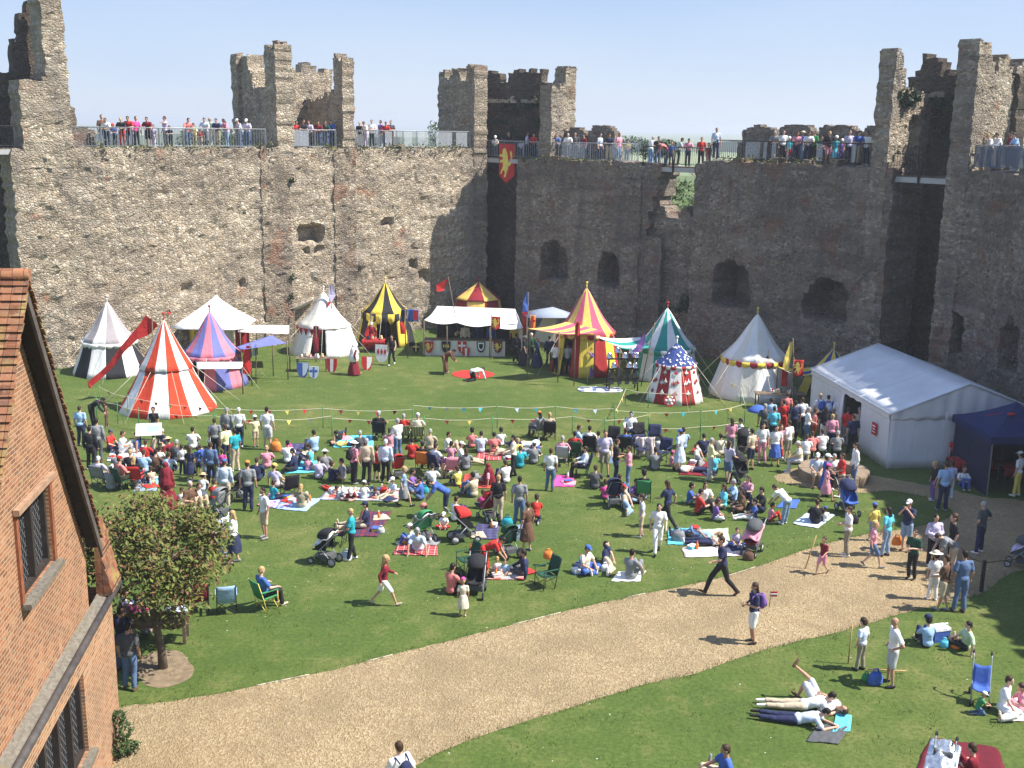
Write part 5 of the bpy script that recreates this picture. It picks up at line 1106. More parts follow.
def roundshield(px, py, r, k, ek, label):
    g = G(px, py); o = empty('round_shield', g + Vector((0, 0, r)), 0, label, 'shield'); o.rotation_euler = (-.2, 0, 0); mb = MB(); n = 20
    mb.prism([(r * math.cos(6.2832 * i / n), 0, r * math.sin(6.2832 * i / n)) for i in range(n)], (0, .04, 0)); mb.build('board', fab(k), o); mb = MB(); mb.ball((0, 0, 0), (.1, .07, .1), 10, 6)
    for i in range(6): a = 1.047 * i; mb.ball((r * .6 * math.cos(a), 0, r * .6 * math.sin(a)), (.07, .02, .07), 8, 5)
    mb.build('studs', fab(ek), o)
roundshield(669.5, 406.5, .30, 'r', 'w', 'red round shield with white spots leaning on the star roofed tent')
o = empty('shield', G(446, 374) + Vector((0, 0, .95)), R_(75), 'tall dark shield stood on edge at the red cloth', 'shield'); mb = MB(); mb.smooth = True; mb.grid(lambda u, v: Vector(((u - .5) * .7, .12 * math.cos((u - .5) * 3), -.95 + 1.0 * v)), 8, 4); cloth(mb.build('board', [fab('br')], o, False), .04)
# red cloth disc on the lawn
g = G(473, 374.5); mb = MB(); n = 40; mb.add([(0, 0, .03)] + [(1.15 * math.cos(6.2832 * i / n) * (1 + .08 * noise.noise(Vector((i * .5, 0, 0)))), 1.05 * math.sin(6.2832 * i / n), .012 + .02 * abs(noise.noise(Vector((i * .9, 2, 0))))) for i in range(n)], [(0, 1 + i, 1 + (i + 1) % n) for i in range(n)])
o = cloth(mb.build('ground_cloth', [fab('r')], None, False), .012); o.location = g; tag(o, 'round red cloth spread flat on the lawn before the stall', 'cloth')
g = G(600, 390); mb = MB(); mb.smooth = True; mb.grid(lambda u, v: Vector(((u - .5) * 2.4 * (1 - .3 * abs(v - .5)), (v - .5) * 1.3 * (1 - .4 * abs(u - .5)), .03 + .16 * max(0, noise.noise(Vector((u * 4, v * 4, 1))) + .3) * math.sin(math.pi * u) * math.sin(math.pi * v))), 20, 12); o = cloth(mb.build('ground_cloth', [tartan('mixed_cloths', (.75, .75, .74), (.10, .14, .3), (.6, .6, .6), 1.6)], None, False), .015); o.location = g; tag(o, 'crumpled white and blue cloths heaped on the grass by the armour rack', 'cloth')

# ------------------------------------------------------------------ stone ring seat, info board
rg = empty('ring_seat', G(833, 478), 0, 'curved pale stone ring seat at the edge of the gravel', 'seat')
STONE = mat((.24, .18, .125), .9, .2, 5, .02, name='pale_stone')
for k in range(6):
    mb = MB(); a0 = 2 * math.pi * k / 6 + .02; a1 = a0 + 2 * math.pi / 6 - .04; pr = [(.90, 0), (1.34, 0), (1.36, .34), (1.34, .40), (.89, .40), (.87, .34)]
    b = len(mb.v); na = 8
    for i in range(na + 1):
        t = a0 + (a1 - a0) * i / na; mb.v += [(r * math.cos(t), r * math.sin(t), z) for r, z in pr]
    m_ = len(pr)
    for i in range(na):
        for j in range(m_): mb.face((b + i * m_ + j, b + i * m_ + (j + 1) % m_, b + (i + 1) * m_ + (j + 1) % m_, b + (i + 1) * m_ + j))
    mb.face([b + j for j in range(m_)][::-1]); mb.face([b + na * m_ + j for j in range(m_)]); mb.build('stone_block', STONE, rg)
g = G(150, 452); ib = empty('information_board', g, R_(14), 'sloping white information board with a blue picture among the crowd', 'sign')
mb = MB(); mb.box((0, 0, .95), (1.0, .62, .04), Matrix.Rotation(R_(38), 3, 'X')); mb.build('panel', fab('w'), ib)
mb = MB(); Mx = Matrix.Rotation(R_(38), 3, 'X'); mb.box(Vector((.18, 0, .95)) + Mx @ Vector((0, .02, .024)), (.5, .34, .006), Mx); mb.build('picture', fab('lb'), ib)
mb = MB()
for i in range(5): mb.box(Vector((-.3, 0, .95)) + Mx @ Vector((0, .2 - .09 * i, .024)), (.3, .025, .006), Mx)
mb.build('text_lines', fab('lg'), ib)
for x in (-.35, .35): mb = MB(); mb.box((x, .05, .45), (.06, .06, .9)); mb.build('leg', IRON, ib)

# ================================================================== PEOPLE
V = Vector
def P_(pel, neck, head, sh, el, wr, hip, kn, an, fwd=(0, 1, 0), side=(1, 0, 0)):
    """joints of a pose; pairs are given for the right side (x > 0) or as (left, right)"""
    def pair(q):
        if isinstance(q[0], (tuple, list)): return [V(q[0]), V(q[1])]
        return [V((-q[0], q[1], q[2])), V(q)]
    return dict(pel=V(pel), neck=V(neck), head=V(head), sh=pair(sh), el=pair(el), wr=pair(wr), hip=pair(hip), kn=pair(kn), an=pair(an), fwd=V(fwd), side=V(side))
SH, HIP = (.185, 0, 1.40), (.09, 0, .92)
KN, AN = (.10, .02, .50), (.105, -.02, .085)
ST = dict(pel=(0, 0, .95), neck=(0, 0, 1.46), head=(0, .025, 1.62), sh=SH, hip=HIP, kn=KN, an=AN)
def std(**k): d = dict(ST); d.update(k); return P_(d['pel'], d['neck'], d['head'], d['sh'], d['el'], d['wr'], d['hip'], d['kn'], d['an'], d.get('fwd', (0, 1, 0)))
POSE = dict(
    stand=std(el=(.245, -.03, 1.13), wr=(.25, .06, .88), an=((-.15, .03, .085), (.10, -.04, .085))),
    fold=std(el=(.26, .02, 1.13), wr=((-.06, .25, 1.16), (.06, .24, 1.11)), kn=((-.10, .05, .50), (.11, .02, .5))),
    hips=std(el=(.37, -.09, 1.17), wr=(.19, .06, 1.02), an=((-.17, .0, .085), (.14, .02, .085))),
    hold=std(el=(.24, .08, 1.14), wr=(.17, .34, 1.04), an=((-.10, .10, .085), (.11, -.10, .085))),
    point=std(el=((-.30, .20, 1.36), (.25, -.02, 1.13)), wr=((-.40, .45, 1.40), (.24, .08, .89))),
    photo=std(el=(.23, .17, 1.24), wr=((-.06, .24, 1.47), (.06, .24, 1.47))),
    rail=std(pel=(0, -.05, .94), neck=(0, .12, 1.42), head=(0, .19, 1.56), sh=(.185, .10, 1.37), el=(.27, .20, 1.12), wr=((-.12, .38, 1.10), (.14, .38, 1.10))),
    walk=std(el=((-.25, .08, 1.14), (.25, -.14, 1.15)), wr=((-.23, .30, 1.0), (.25, -.08, .90)), kn=((-.09, .02, .50), (.10, .22, .52)), an=((-.09, -.30, .15), (.10, .30, .09))),
    stride=std(pel=(0, 0, .92), neck=(0, .05, 1.43), head=(0, .08, 1.59), sh=(.185, .05, 1.37), el=((-.25, .16, 1.12), (.25, -.14, 1.13)), wr=((-.20, .36, 1.06), (.25, -.10, .88)), hip=(.09, 0, .9), kn=((-.10, -.12, .50), (.10, .27, .52)), an=((-.10, -.42, .14), (.10, .42, .10))),
    bend=std(pel=(0, -.14, .93), neck=(0, .30, 1.22), head=(0, .44, 1.27), sh=(.18, .27, 1.18), el=(.22, .38, .93), wr=(.14, .52, .74), hip=(.09, -.12, .9), kn=(.10, -.08, .49), fwd=(0, .8, -.6)),
    knees=P_((0, 0, .12), (0, .02, .63), (0, .07, .79), (.18, .02, .57), (.27, .18, .36), (.07, .44, .38), (.10, .03, .13), (.11, .40, .46), (.11, .50, .07)),
    cross=P_((0, 0, .12), (0, .03, .63), (0, .08, .79), (.18, .03, .57), (.27, .12, .34), (.14, .32, .24), (.10, .03, .13), (.36, .27, .20), ((.10, .36, .07), (-.10, .34, .07))),
    back=P_((0, 0, .12), (0, -.22, .59), (0, -.23, .76), (.18, -.20, .53), (.27, -.36, .31), (.29, -.44, .05), (.10, .04, .12), (.13, .44, .26), (.15, .80, .08)),
    out=P_((0, 0, .12), (0, -.03, .64), (0, .01, .80), (.18, -.03, .58), (.26, .10, .34), (.15, .33, .26), (.10, .04, .12), (.13, .48, .16), (.16, .90, .08)),
    side=P_((0, 0, .12), (-.16, .0, .61), (-.16, .04, .77), ((-.35, -.01, .52), (.01, .01, .58)), ((-.45, -.02, .29), (.12, .16, .36)), ((-.45, .0, .05), (.22, .34, .22)), (.10, .04, .13), ((.10, .42, .18), (.30, .38, .16)), ((.38, .12, .07), (.52, .16, .08))),
    kneel=P_((0, -.12, .34), (0, .06, .83), (0, .12, .98), (.18, .05, .77), (.22, .22, .55), (.10, .42, .50), (.09, -.10, .33), (.12, .22, .08), (.12, -.22, .07)),
    crawl=P_((0, -.2, .50), (0, .40, .52), (0, .56, .52), (.18, .36, .48), (.24, .42, .26), (.24, .52, .04), (.09, -.2, .47), (.12, -.10, .07), (.12, -.50, .06), (0, .7, -.7)),
    chair=P_((0, 0, .50), (0, -.10, 1.0), (0, -.06, 1.16), (.18, -.09, .94), (.29, .02, .72), (.25, .26, .68), (.10, .03, .50), (.13, .43, .50), (.13, .48, .08)),
    bench=P_((0, 0, .55), (0, .06, 1.05), (0, .11, 1.21), (.18, .05, .99), (.25, .17, .77), (.12, .38, .68), (.10, .03, .55), (.12, .44, .52), (.13, .42, .085)),
    lieback=P_((0, 0, .12), (0, -.52, .13), (0, -.70, .15), (.18, -.46, .13), (.33, -.25, .10), (.12, -.05, .24), (.09, .04, .12), (.13, .47, .14), (.15, .90, .09), (0, .25, 1)),
    lieknee=P_((0, 0, .12), (0, -.52, .13), (0, -.70, .15), (.18, -.46, .13), ((-.36, -.62, .10), (.34, -.25, .10)), ((-.16, -.80, .08), (.12, -.06, .24)), (.09, .04, .12), ((-.13, .38, .40), (.13, .42, .14)), ((-.13, .55, .07), (.14, .85, .09)), (0, .25, 1)),
    legup=P_((0, 0, .13), (0, -.52, .14), (0, -.70, .16), (.18, -.46, .14), (.33, -.28, .10), (.10, -.10, .26), (.09, .04, .13), ((-.12, .30, .46), (.08, .28, .50)), ((-.12, .46, .07), (-.22, .52, .84)), (0, .25, 1)),
    lieprone=P_((0, 0, .12), (0, .50, .27), (0, .64, .38), (.18, .46, .24), (.24, .60, .05), (.08, .84, .07), (.09, -.04, .12), (.11, -.47, .10), (.12, -.89, .10), (0, 1, .1), (1, 0, 0)),
    lieside=P_((0, 0, .16), (-.44, 0, .34), (-.56, .02, .48), ((-.42, .0, .15), (-.38, .02, .50)), ((-.60, .08, .05), (-.16, .16, .38)), ((-.62, .06, .36), (.02, .24, .20)), ((.05, 0, .10), (.05, 0, .24)), ((.44, .20, .09), (.42, .12, .21)), ((.80, .02, .07), (.84, .0, .16)), (.1, 1, 0), (-.30, 0, 1)),
)
def cap(mb, a, b, ra, rb, n=10):
    a, b = V(a), V(b); d = b - a
    if d.length < 1e-5: d = V((0, 0, 1e-4)); b = a + d
    L = d.length; dn = d.normalized(); rf = V((0, 0, 1)) if abs(dn.z) < .9 else V((1, 0, 0)); e1 = dn.cross(rf).normalized(); e2 = dn.cross(e1)
    rings = [(a - dn * ra, 0.0)] + [(a - dn * ra * math.cos(t), ra * math.sin(t)) for t in (.5, 1.05)] + [(a, ra), (b, rb)] + [(b + dn * rb * math.cos(t), rb * math.sin(t)) for t in (1.05, .5)] + [(b + dn * rb, 0.0)]
    bs = len(mb.v)
    for c, r in rings:
        for j in range(n): t = 6.28318 * j / n; mb.v.append(tuple(c + (e1 * math.cos(t) + e2 * math.sin(t)) * max(r, .0005)))
    for i in range(len(rings) - 1):
        for j in range(n): mb.face((bs + i * n + j, bs + (i + 1) * n + j, bs + (i + 1) * n + (j + 1) % n, bs + i * n + (j + 1) % n))
def frame(s, f, u): return Matrix(((s.x, f.x, u.x), (s.y, f.y, u.y), (s.z, f.z, u.z)))
_tmp = []; LIB = {}; REQ = {}
def posed(name, kid):
    p = POSE[name]
    if not kid: return p, 1.0
    q = {k: ([x.copy() for x in v] if isinstance(v, list) else v.copy()) for k, v in p.items()}
    d = (q['head'] - q['neck']); q['head'] = q['neck'] + d * 1.22
    for k in ('sh', 'el', 'wr'):
        for i in (0, 1): q[k][i] = q['neck'] + (q[k][i] - q['neck']) * .94
    return q, 1.30
def build_piece(name, kid, piece):
    p, hk = posed(name, kid); mb = MB(); up = (p['neck'] - p['pel']).normalized(); s = (p['side'] - up * p['side'].dot(up)).normalized(); f = up.cross(s).normalized(); M = frame(s, f, up)
    if f.dot(p['fwd']) < -.2 and abs(up.z) > .5: pass
    hu = (p['head'] - p['neck']).normalized(); hf = (p['fwd'] - hu * p['fwd'].dot(hu)); hf = hf.normalized() if hf.length > .05 else f; hsd = hf.cross(hu).normalized(); HM = frame(hsd, hf, hu); hc = p['head'] + hu * .015 * hk
    mid = p['pel'].lerp(p['neck'], .62)
    def torso(i):
        mb.ball(p['pel'] + up * .02, (.158 + i, .118 + i, .12 + i), 14, 10, M); mb.ball(p['pel'].lerp(p['neck'], .38), (.142 + i, .105 + i, .20), 14, 10, M); mb.ball(mid, (.165 + i, .112 + i, .215), 14, 10, M)
        for k in (0, 1): cap(mb, p['neck'] - up * .05, p['sh'][k] - up * .012, .060 + i * .8, .050 + i * .7)
    def arm(i, e0=1.0, hand=False):
        for k in (0, 1):
            a, b, c = p['sh'][k], p['el'][k], p['wr'][k]
            if e0 <= .5: cap(mb, a, a.lerp(b, e0 * 2), .052 + i * .8, .052 + i)
            else: cap(mb, a, b, .052 + i, .042 + i); cap(mb, b, b.lerp(c, (e0 - .5) * 2), .042 + i, .031 + i)
            if hand:
                d = (c - b).normalized(); mb.ball(c + d * .045, (.036, .020, .052), 10, 7, frame(d.cross(V((0, .3, 1))).normalized(), d.cross(d.cross(V((0, .3, 1)))).normalized(), d))
    def leg(i, e0=1.0, k2=1.0):
        for k in (0, 1):
            a, b, c = p['hip'][k], p['kn'][k], p['an'][k]
            if e0 <= .5: cap(mb, a, a.lerp(b, e0 * 2), .088 + i, (.088 - .026 * e0 * 2) + i * k2)
            else: cap(mb, a, b, .088 + i, .060 + i); cap(mb, b, b.lerp(c, .4), .056 + i, .056 + i); cap(mb, b.lerp(c, .4), b.lerp(c, (e0 - .5) * 2), .055 + i, .038 + i * k2)
    def feet(i, ks=(0, 1)):
        for k in ks:
            b, c = p['kn'][k], p['an'][k]; sh = (c - b).normalized(); t = p['fwd'] if abs(sh.z) > .5 else V((0, 0, 1)); t = t - sh * t.dot(sh)
            if name in ('kneel', 'crawl', 'lieprone'): t = V((0, -1, -.1))
            t.normalize(); heel = c + sh * .035 - t * .03; toe = c + sh * .045 + t * .16; toe.z = max(toe.z, .03); heel.z = max(heel.z, .035); cap(mb, heel, toe, .038 + i, .03 + i)
    vox = .020
    if piece == 'body':
        torso(-.012); arm(0, 1.0, True); leg(-.008, 1.0); feet(-.004); cap(mb, p['neck'] - up * .03, p['head'] - hu * .03 * hk, .056, .05)
        mb.ball(hc + hu * .02 * hk, (.072 * hk, .092 * hk, .088 * hk), 16, 12, HM); mb.ball(hc - hu * .05 * hk + hf * .028 * hk, (.054 * hk, .058 * hk, .06 * hk), 12, 9, HM)
        mb.ball(hc + hf * .098 * hk - hu * .018 * hk, (.014 * hk, .018 * hk, .024 * hk), 8, 6, HM)
        for k in (-1, 1): mb.ball(hc + hsd * .076 * k * hk - hu * .012 * hk, (.012 * hk, .022 * hk, .032 * hk), 8, 6, HM)
        vox = .0165
    elif piece == 'shirt': torso(.018); arm(.018, .34); vox = .021
    elif piece == 'vest': torso(.014); vox = .02
    elif piece == 'jumper': torso(.022); arm(.018, .96); vox = .021
    elif piece == 'trousers': mb.ball(p['pel'], (.168, .128, .12), 14, 10, M); leg(.014, .97, 1.8)
    elif piece == 'shorts': mb.ball(p['pel'], (.168, .128, .12), 14, 10, M); leg(.018, .45, 1.4)
    elif piece in ('skirt', 'gown'):
        mb.ball(p['pel'], (.17, .13, .13), 14, 10, M)
        if abs(up.z) > .8 and p['pel'].z > .7:
            e = .40 if piece == 'skirt' else .06; n = 18; b = len(mb.v); w = .27 if piece == 'skirt' else .40
            for (z, rx, ry) in ((p['pel'].z + .08, .15, .12), (p['pel'].z - .1, .20, .165), ((p['pel'].z + e) / 2, .5 * (.2 + w), .5 * (.17 + w)), (e, w, w * .92)):
                for j in range(n): t = 6.28318 * j / n; k = 1 + (.05 * math.sin(t * 6) if z < p['pel'].z - .15 else 0); mb.v.append((p['pel'].x + rx * k * math.cos(t), p['pel'].y + ry * k * math.sin(t), z))
            for i in range(3):
                for j in range(n): mb.face((b + i * n + j, b + i * n + (j + 1) % n, b + (i + 1) * n + (j + 1) % n, b + (i + 1) * n + j))
            mb.face([b + j for j in range(n)][::-1]); mb.face([b + 3 * n + j for j in range(n)])
        else:
            leg(.03, .55); 
            for t in (.3, .65, .95): cap(mb, p['hip'][0].lerp(p['kn'][0], t), p['hip'][1].lerp(p['kn'][1], t), .085, .085)
    elif piece in ('shoe0', 'shoe1'): feet(.006, (int(piece[-1]),)); vox = .018
    elif piece == 'hair': mb.ball(hc + hu * .036 * hk - hf * .018 * hk, (.084 * hk, .094 * hk, .088 * hk), 14, 10, HM); mb.ball(hc - hf * .045 * hk - hu * .02 * hk, (.074 * hk, .062 * hk, .075 * hk), 12, 9, HM); vox = .017
    elif piece == 'longhair':
        mb.ball(hc + hu * .036 * hk - hf * .018 * hk, (.086 * hk, .096 * hk, .089 * hk), 14, 10, HM); mb.ball(hc - hf * .05 * hk - hu * .03 * hk, (.084 * hk, .064 * hk, .09 * hk), 12, 9, HM)
        for k in (-1, 0, 1): cap(mb, hc - hf * .055 * hk - hu * .05 * hk + hsd * .045 * k, hc - hf * (.075 + .01 * abs(k)) * hk - hu * .21 * hk + hsd * .05 * k, .042 * hk, .026 * hk)
        vox = .017
    elif piece == 'cap':
        mb.ball(hc + hu * .055 * hk - hf * .006 * hk, (.092 * hk, .105 * hk, .078 * hk), 14, 10, HM); b = hc + hu * .05 * hk + hf * .085 * hk
        for k in (-1, 0, 1): cap(mb, b + hsd * .04 * k * hk, b + hsd * .035 * k * hk + hf * (.085 - .012 * abs(k)) * hk - hu * .012 * hk, .014, .011)
        vox = .015
    elif piece == 'sunhat':
        mb.ball(hc + hu * .065 * hk, (.095 * hk, .106 * hk, .075 * hk), 14, 10, HM); mb.ball(hc + hu * .045 * hk, (.19 * hk, .20 * hk, .018), 20, 8, HM); vox = .016
    elif piece == 'hood':
        mb.ball(hc + hu * .03 * hk - hf * .022 * hk, (.10 * hk, .108 * hk, .115 * hk), 14, 10, HM); mb.ball(hc - hu * .13 * hk - hf * .02, (.15, .13, .10), 14, 9, HM); cap(mb, p['neck'] - up * .06, p['neck'] - up * .5, .20, .29); vox = .022
    elif piece == 'pack': mb.ball(p['pel'].lerp(p['neck'], .58) - f * .20, (.15, .10, .22), 12, 9, M); vox = .022
    if piece == 'body' :
        pass
    me = mb.mesh('t'); o = bpy.data.objects.new('t', me); COL.objects.link(o)
    md = o.modifiers.new('r', 'REMESH'); md.mode = 'VOXEL'; md.voxel_size = vox; md.use_smooth_shade = True
    sm = o.modifiers.new('s', 'SMOOTH'); sm.factor = .5; sm.iterations = 3 if piece != 'body' else 2
    return o
def body_extras(name, kid):
    """fingers and thumb for each hand, eyes and mouth: added to the body's own mesh"""
    p, hk = posed(name, kid); mb = MB(); mb.smooth = True
    for k in (0, 1):
        b, c = p['el'][k], p['wr'][k]; d = (c - b).normalized(); w = d.cross(V((0, .3, 1))).normalized(); n = d.cross(w).normalized(); base = c + d * .085; curl = n if n.dot(p['fwd'] + V((0, 0, -.5))) > 0 else -n
        for i, L in enumerate((.062, .074, .070, .052)):
            a = base + w * (.027 - .018 * i) * (1 if k else -1) - d * .012; m_ = a + d * L * .55 + curl * .008; e = m_ + d * L * .38 + curl * .022; mb.tube([a, m_, e], [.0088, .0082, .006], 6)
        a = c + d * .03 + w * .03 * (1 if k else -1); mb.tube([a, a + d * .03 + w * .026 * (1 if k else -1), a + d * .062 + w * .03 * (1 if k else -1) + curl * .012], [.0105, .0095, .007], 6)
    hu = (p['head'] - p['neck']).normalized(); up = (p['neck'] - p['pel']).normalized(); hf = (p['fwd'] - hu * p['fwd'].dot(hu)); hf = hf.normalized() if hf.length > .05 else V((0, 1, 0)); hsd = hf.cross(hu).normalized(); HM = frame(hsd, hf, hu); hc = p['head'] + hu * .015 * hk
    mb.m = 1
    for k in (-1, 1): mb.ball(hc + hsd * .03 * k * hk + hf * .084 * hk + hu * .016 * hk, (.013 * hk, .008 * hk, .008 * hk), 8, 6, HM)
    mb.m = 2; mb.ball(hc + hf * .083 * hk - hu * .056 * hk, (.022 * hk, .007 * hk, .007 * hk), 8, 5, HM)
    return mb
PLACE = bpy.data.materials.new('unset')
def bake(reqs):
    objs = {r: build_piece(*r) for r in reqs}; dg = bpy.context.evaluated_depsgraph_get(); dg.update()
    for r, o in objs.items():
        ev = o.evaluated_get(dg); me = bpy.data.meshes.new_from_object(ev); me.name = r[2]
        if r[2] == 'body':
            nv = len(me.vertices); co = np.empty(nv * 3, 'f'); me.vertices.foreach_get('co', co); vs = co.reshape(-1, 3).tolist(); fs = [tuple(p.vertices) for p in me.polygons]; x = body_extras(r[0], r[1])
            m2 = bpy.data.meshes.new('body'); m2.from_pydata(vs + x.v, [], fs + [tuple(i + nv for i in f_) for f_ in x.f]); m2.polygons.foreach_set('material_index', [0] * len(fs) + x.mi); m2.polygons.foreach_set('use_smooth', [True] * len(m2.polygons)); m2.update(); bpy.data.meshes.remove(me); me = m2
            me.materials.clear(); [me.materials.append(PLACE) for _ in range(3)]
        else:
            me.materials.clear(); me.materials.append(PLACE)
            if r[2] in ('shirt', 'jumper', 'trousers', 'shorts', 'skirt', 'gown', 'hair', 'longhair', 'hood'):      # folds and locks
                h_ = 'hair' in r[2]; sc_ = V((26, 26, 7)) if h_ else V((9, 9, 6)); am = .007 if h_ else .013
                nrm = [v.normal.copy() for v in me.vertices]
                for v, n_ in zip(me.vertices, nrm): v.co += n_ * (noise.noise(V((v.co.x * sc_.x, v.co.y * sc_.y, v.co.z * sc_.z)) + V((len(r[0]), 0, 0))) * am)
        LIB[r] = me
    for o in objs.values(): m_ = o.data; bpy.data.objects.remove(o); bpy.data.meshes.remove(m_)
SKIN = [mat(c, .55, .06, 12, name='skin') for c in ((.56, .33, .235), (.50, .285, .19), (.60, .37, .28), (.42, .235, .155))]
DSKIN = mat((.13, .07, .045), .55, .06, 12, name='skin')
EYE = mat((.03, .02, .018), .3, name='eye'); LIP = mat((.36, .12, .10), .5, name='lip')
HAIRC = dict(br=(.055, .032, .018), dk=(.018, .013, .011), bl=(.42, .29, .13), gy=(.34, .33, .32), wh=(.66, .65, .62), rd=(.20, .07, .025))
HAIR = {k: mat(c, .55, .3, 30, .008, name='hair') for k, c in HAIRC.items()}
def sub(name, me, m, parent):
    o = bpy.data.objects.new(name, me); COL.objects.link(o); o.parent = parent
    ms = m if isinstance(m, list) else [m]
    for i, x in enumerate(ms): o.material_slots[i].link = 'OBJECT'; o.material_slots[i].material = x
    return o
POSEWORD = dict(stand='standing', fold='standing arms folded', hips='standing hands on hips', hold='standing', point='pointing', photo='raising a camera', rail='leaning on the railing', walk='walking', stride='striding', bend='bending over', knees='sitting knees up', cross='sitting cross legged',
                back='leaning back on both hands', out='sitting', side='sitting sideways', kneel='kneeling', crawl='on hands and knees', chair='in a chair', bench='sitting', lieback='lying', lieknee='lying', legup='lying with one leg crossed high', lieprone='lying face down', lieside='lying on one side')
ANG = dict(A=0, C=180, L=90, R=-90, AL=45, AR=-45, CL=135, CR=-135)
seen_labels = {}
def parse(line):
    a, where = line.split('|'); t = a.split(); d = dict(x=float(t[0]), y=float(t[1]), pose=t[2], face=t[3], who=t[4], top=t[5], bot=t[6], hair=t[7], hat=t[8] if len(t) > 8 else '-', where=where.strip()); return d
def label_of(d):
    kid = d['who'][0] == 'K'; who = 'child' if kid else 'person'; tp, bt = d['top'], d['bot']; tw = WORD[tp.rstrip('*!')]
    kind, _, bc = bt.partition('.')
    hat = {'cap': 'cap', 'sun': 'sun hat', 'hood': 'hood'}.get(d['hat'].split('.')[0]) if d['hat'] != '-' else None
    hw = f"{WORD[d['hat'].split('.')[1]]} {hat}" if hat else None
    if kind == 'D': clothes = f'{tw} dress'
    elif kind == 'G': clothes = f'long {tw} gown'
    else: clothes = f'{tw} top'
    if hw: clothes += f' and {hw}'
    elif kind in ('T', 'S', 'K') : clothes += f" and {WORD[bc]} {dict(T='trousers', S='shorts', K='skirt')[kind]}"
    w = f"{who} in {clothes} {POSEWORD[d['pose']]} {d['where']}".split()
    if len(w) > 16: w = f"{who} in {clothes} {d['where']}".split()
    return ' '.join(w[:16])
def person(d, loc, group):
    kid = d['who'][0] == 'K'; sc = float(d['who'][1:] or 1) * (1 if kid else 1.0); pn = d['pose']
    jit = ((d['x'] * 7.3 + d['y'] * 3.1) % 1.0) - .5
    a = ANG[d['face']] if d['face'] in ANG else float(d['face'])
    root = empty('person', loc, R_(a + 16 * jit), label_of(d), 'person', group); root.scale = (sc * (1 + .05 * jit),) * 3
    sk = SKIN[int(abs(d['x'] * 13 + d['y'])) % 4]; kind, _, bc = d['bot'].partition('.'); top = d['top']
    piece = 'jumper' if '*' in top else ('vest' if '!' in top else 'shirt'); tk = top.rstrip('*!')
    get = lambda pc: LIB[(pn, kid, pc)]
    sub('body', get('body'), [sk, EYE, LIP], root); sub('top', get(piece), fab(tk), root)
    if kind in ('T', 'S'): sub({'T': 'trousers', 'S': 'shorts'}[kind], get({'T': 'trousers', 'S': 'shorts'}[kind]), fab(bc), root)
    elif kind == 'K': sub('skirt', get('skirt'), fab(bc), root)
    elif kind == 'D': sub('dress_skirt', get('skirt'), fab(tk), root)
    elif kind == 'G': sub('gown_skirt', get('gown'), fab(tk), root)
    hr_ = d['hair']
    if hr_ not in ('no',): sub('hair', get('longhair' if hr_.endswith('+') else 'hair'), HAIR[hr_.rstrip('+')], root)
    if d['hat'] != '-': h, k = d['hat'].split('.'); sub({'cap': 'cap', 'sun': 'sun_hat', 'hood': 'hood'}[h], get({'cap': 'cap', 'sun': 'sunhat', 'hood': 'hood'}[h]), fab(k), root)
    if kind != 'G':
        for k_ in '01': sub('shoe', get('shoe' + k_), fab(('k', 'br', 'w', 'g', 'be')[int(abs(d['x'] + d['y'])) % 5]), root)
    return root
def needs(d):
    kid = d['who'][0] == 'K'; n = d['pose']; kind = d['bot'].partition('.')[0]; top = d['top']
    out = ['body', 'jumper' if '*' in top else ('vest' if '!' in top else 'shirt'), 'shoe0', 'shoe1']
    if kind in 'TSKDG': out.append(dict(T='trousers', S='shorts', K='skirt', D='skirt', G='gown')[kind])
    if d['hair'] != 'no': out.append('longhair' if d['hair'].endswith('+') else 'hair')
    if d['hat'] != '-': out.append({'cap': 'cap', 'sun': 'sunhat', 'hood': 'hood'}[d['hat'].split('.')[0]])
    return [(n, kid, pc) for pc in out]
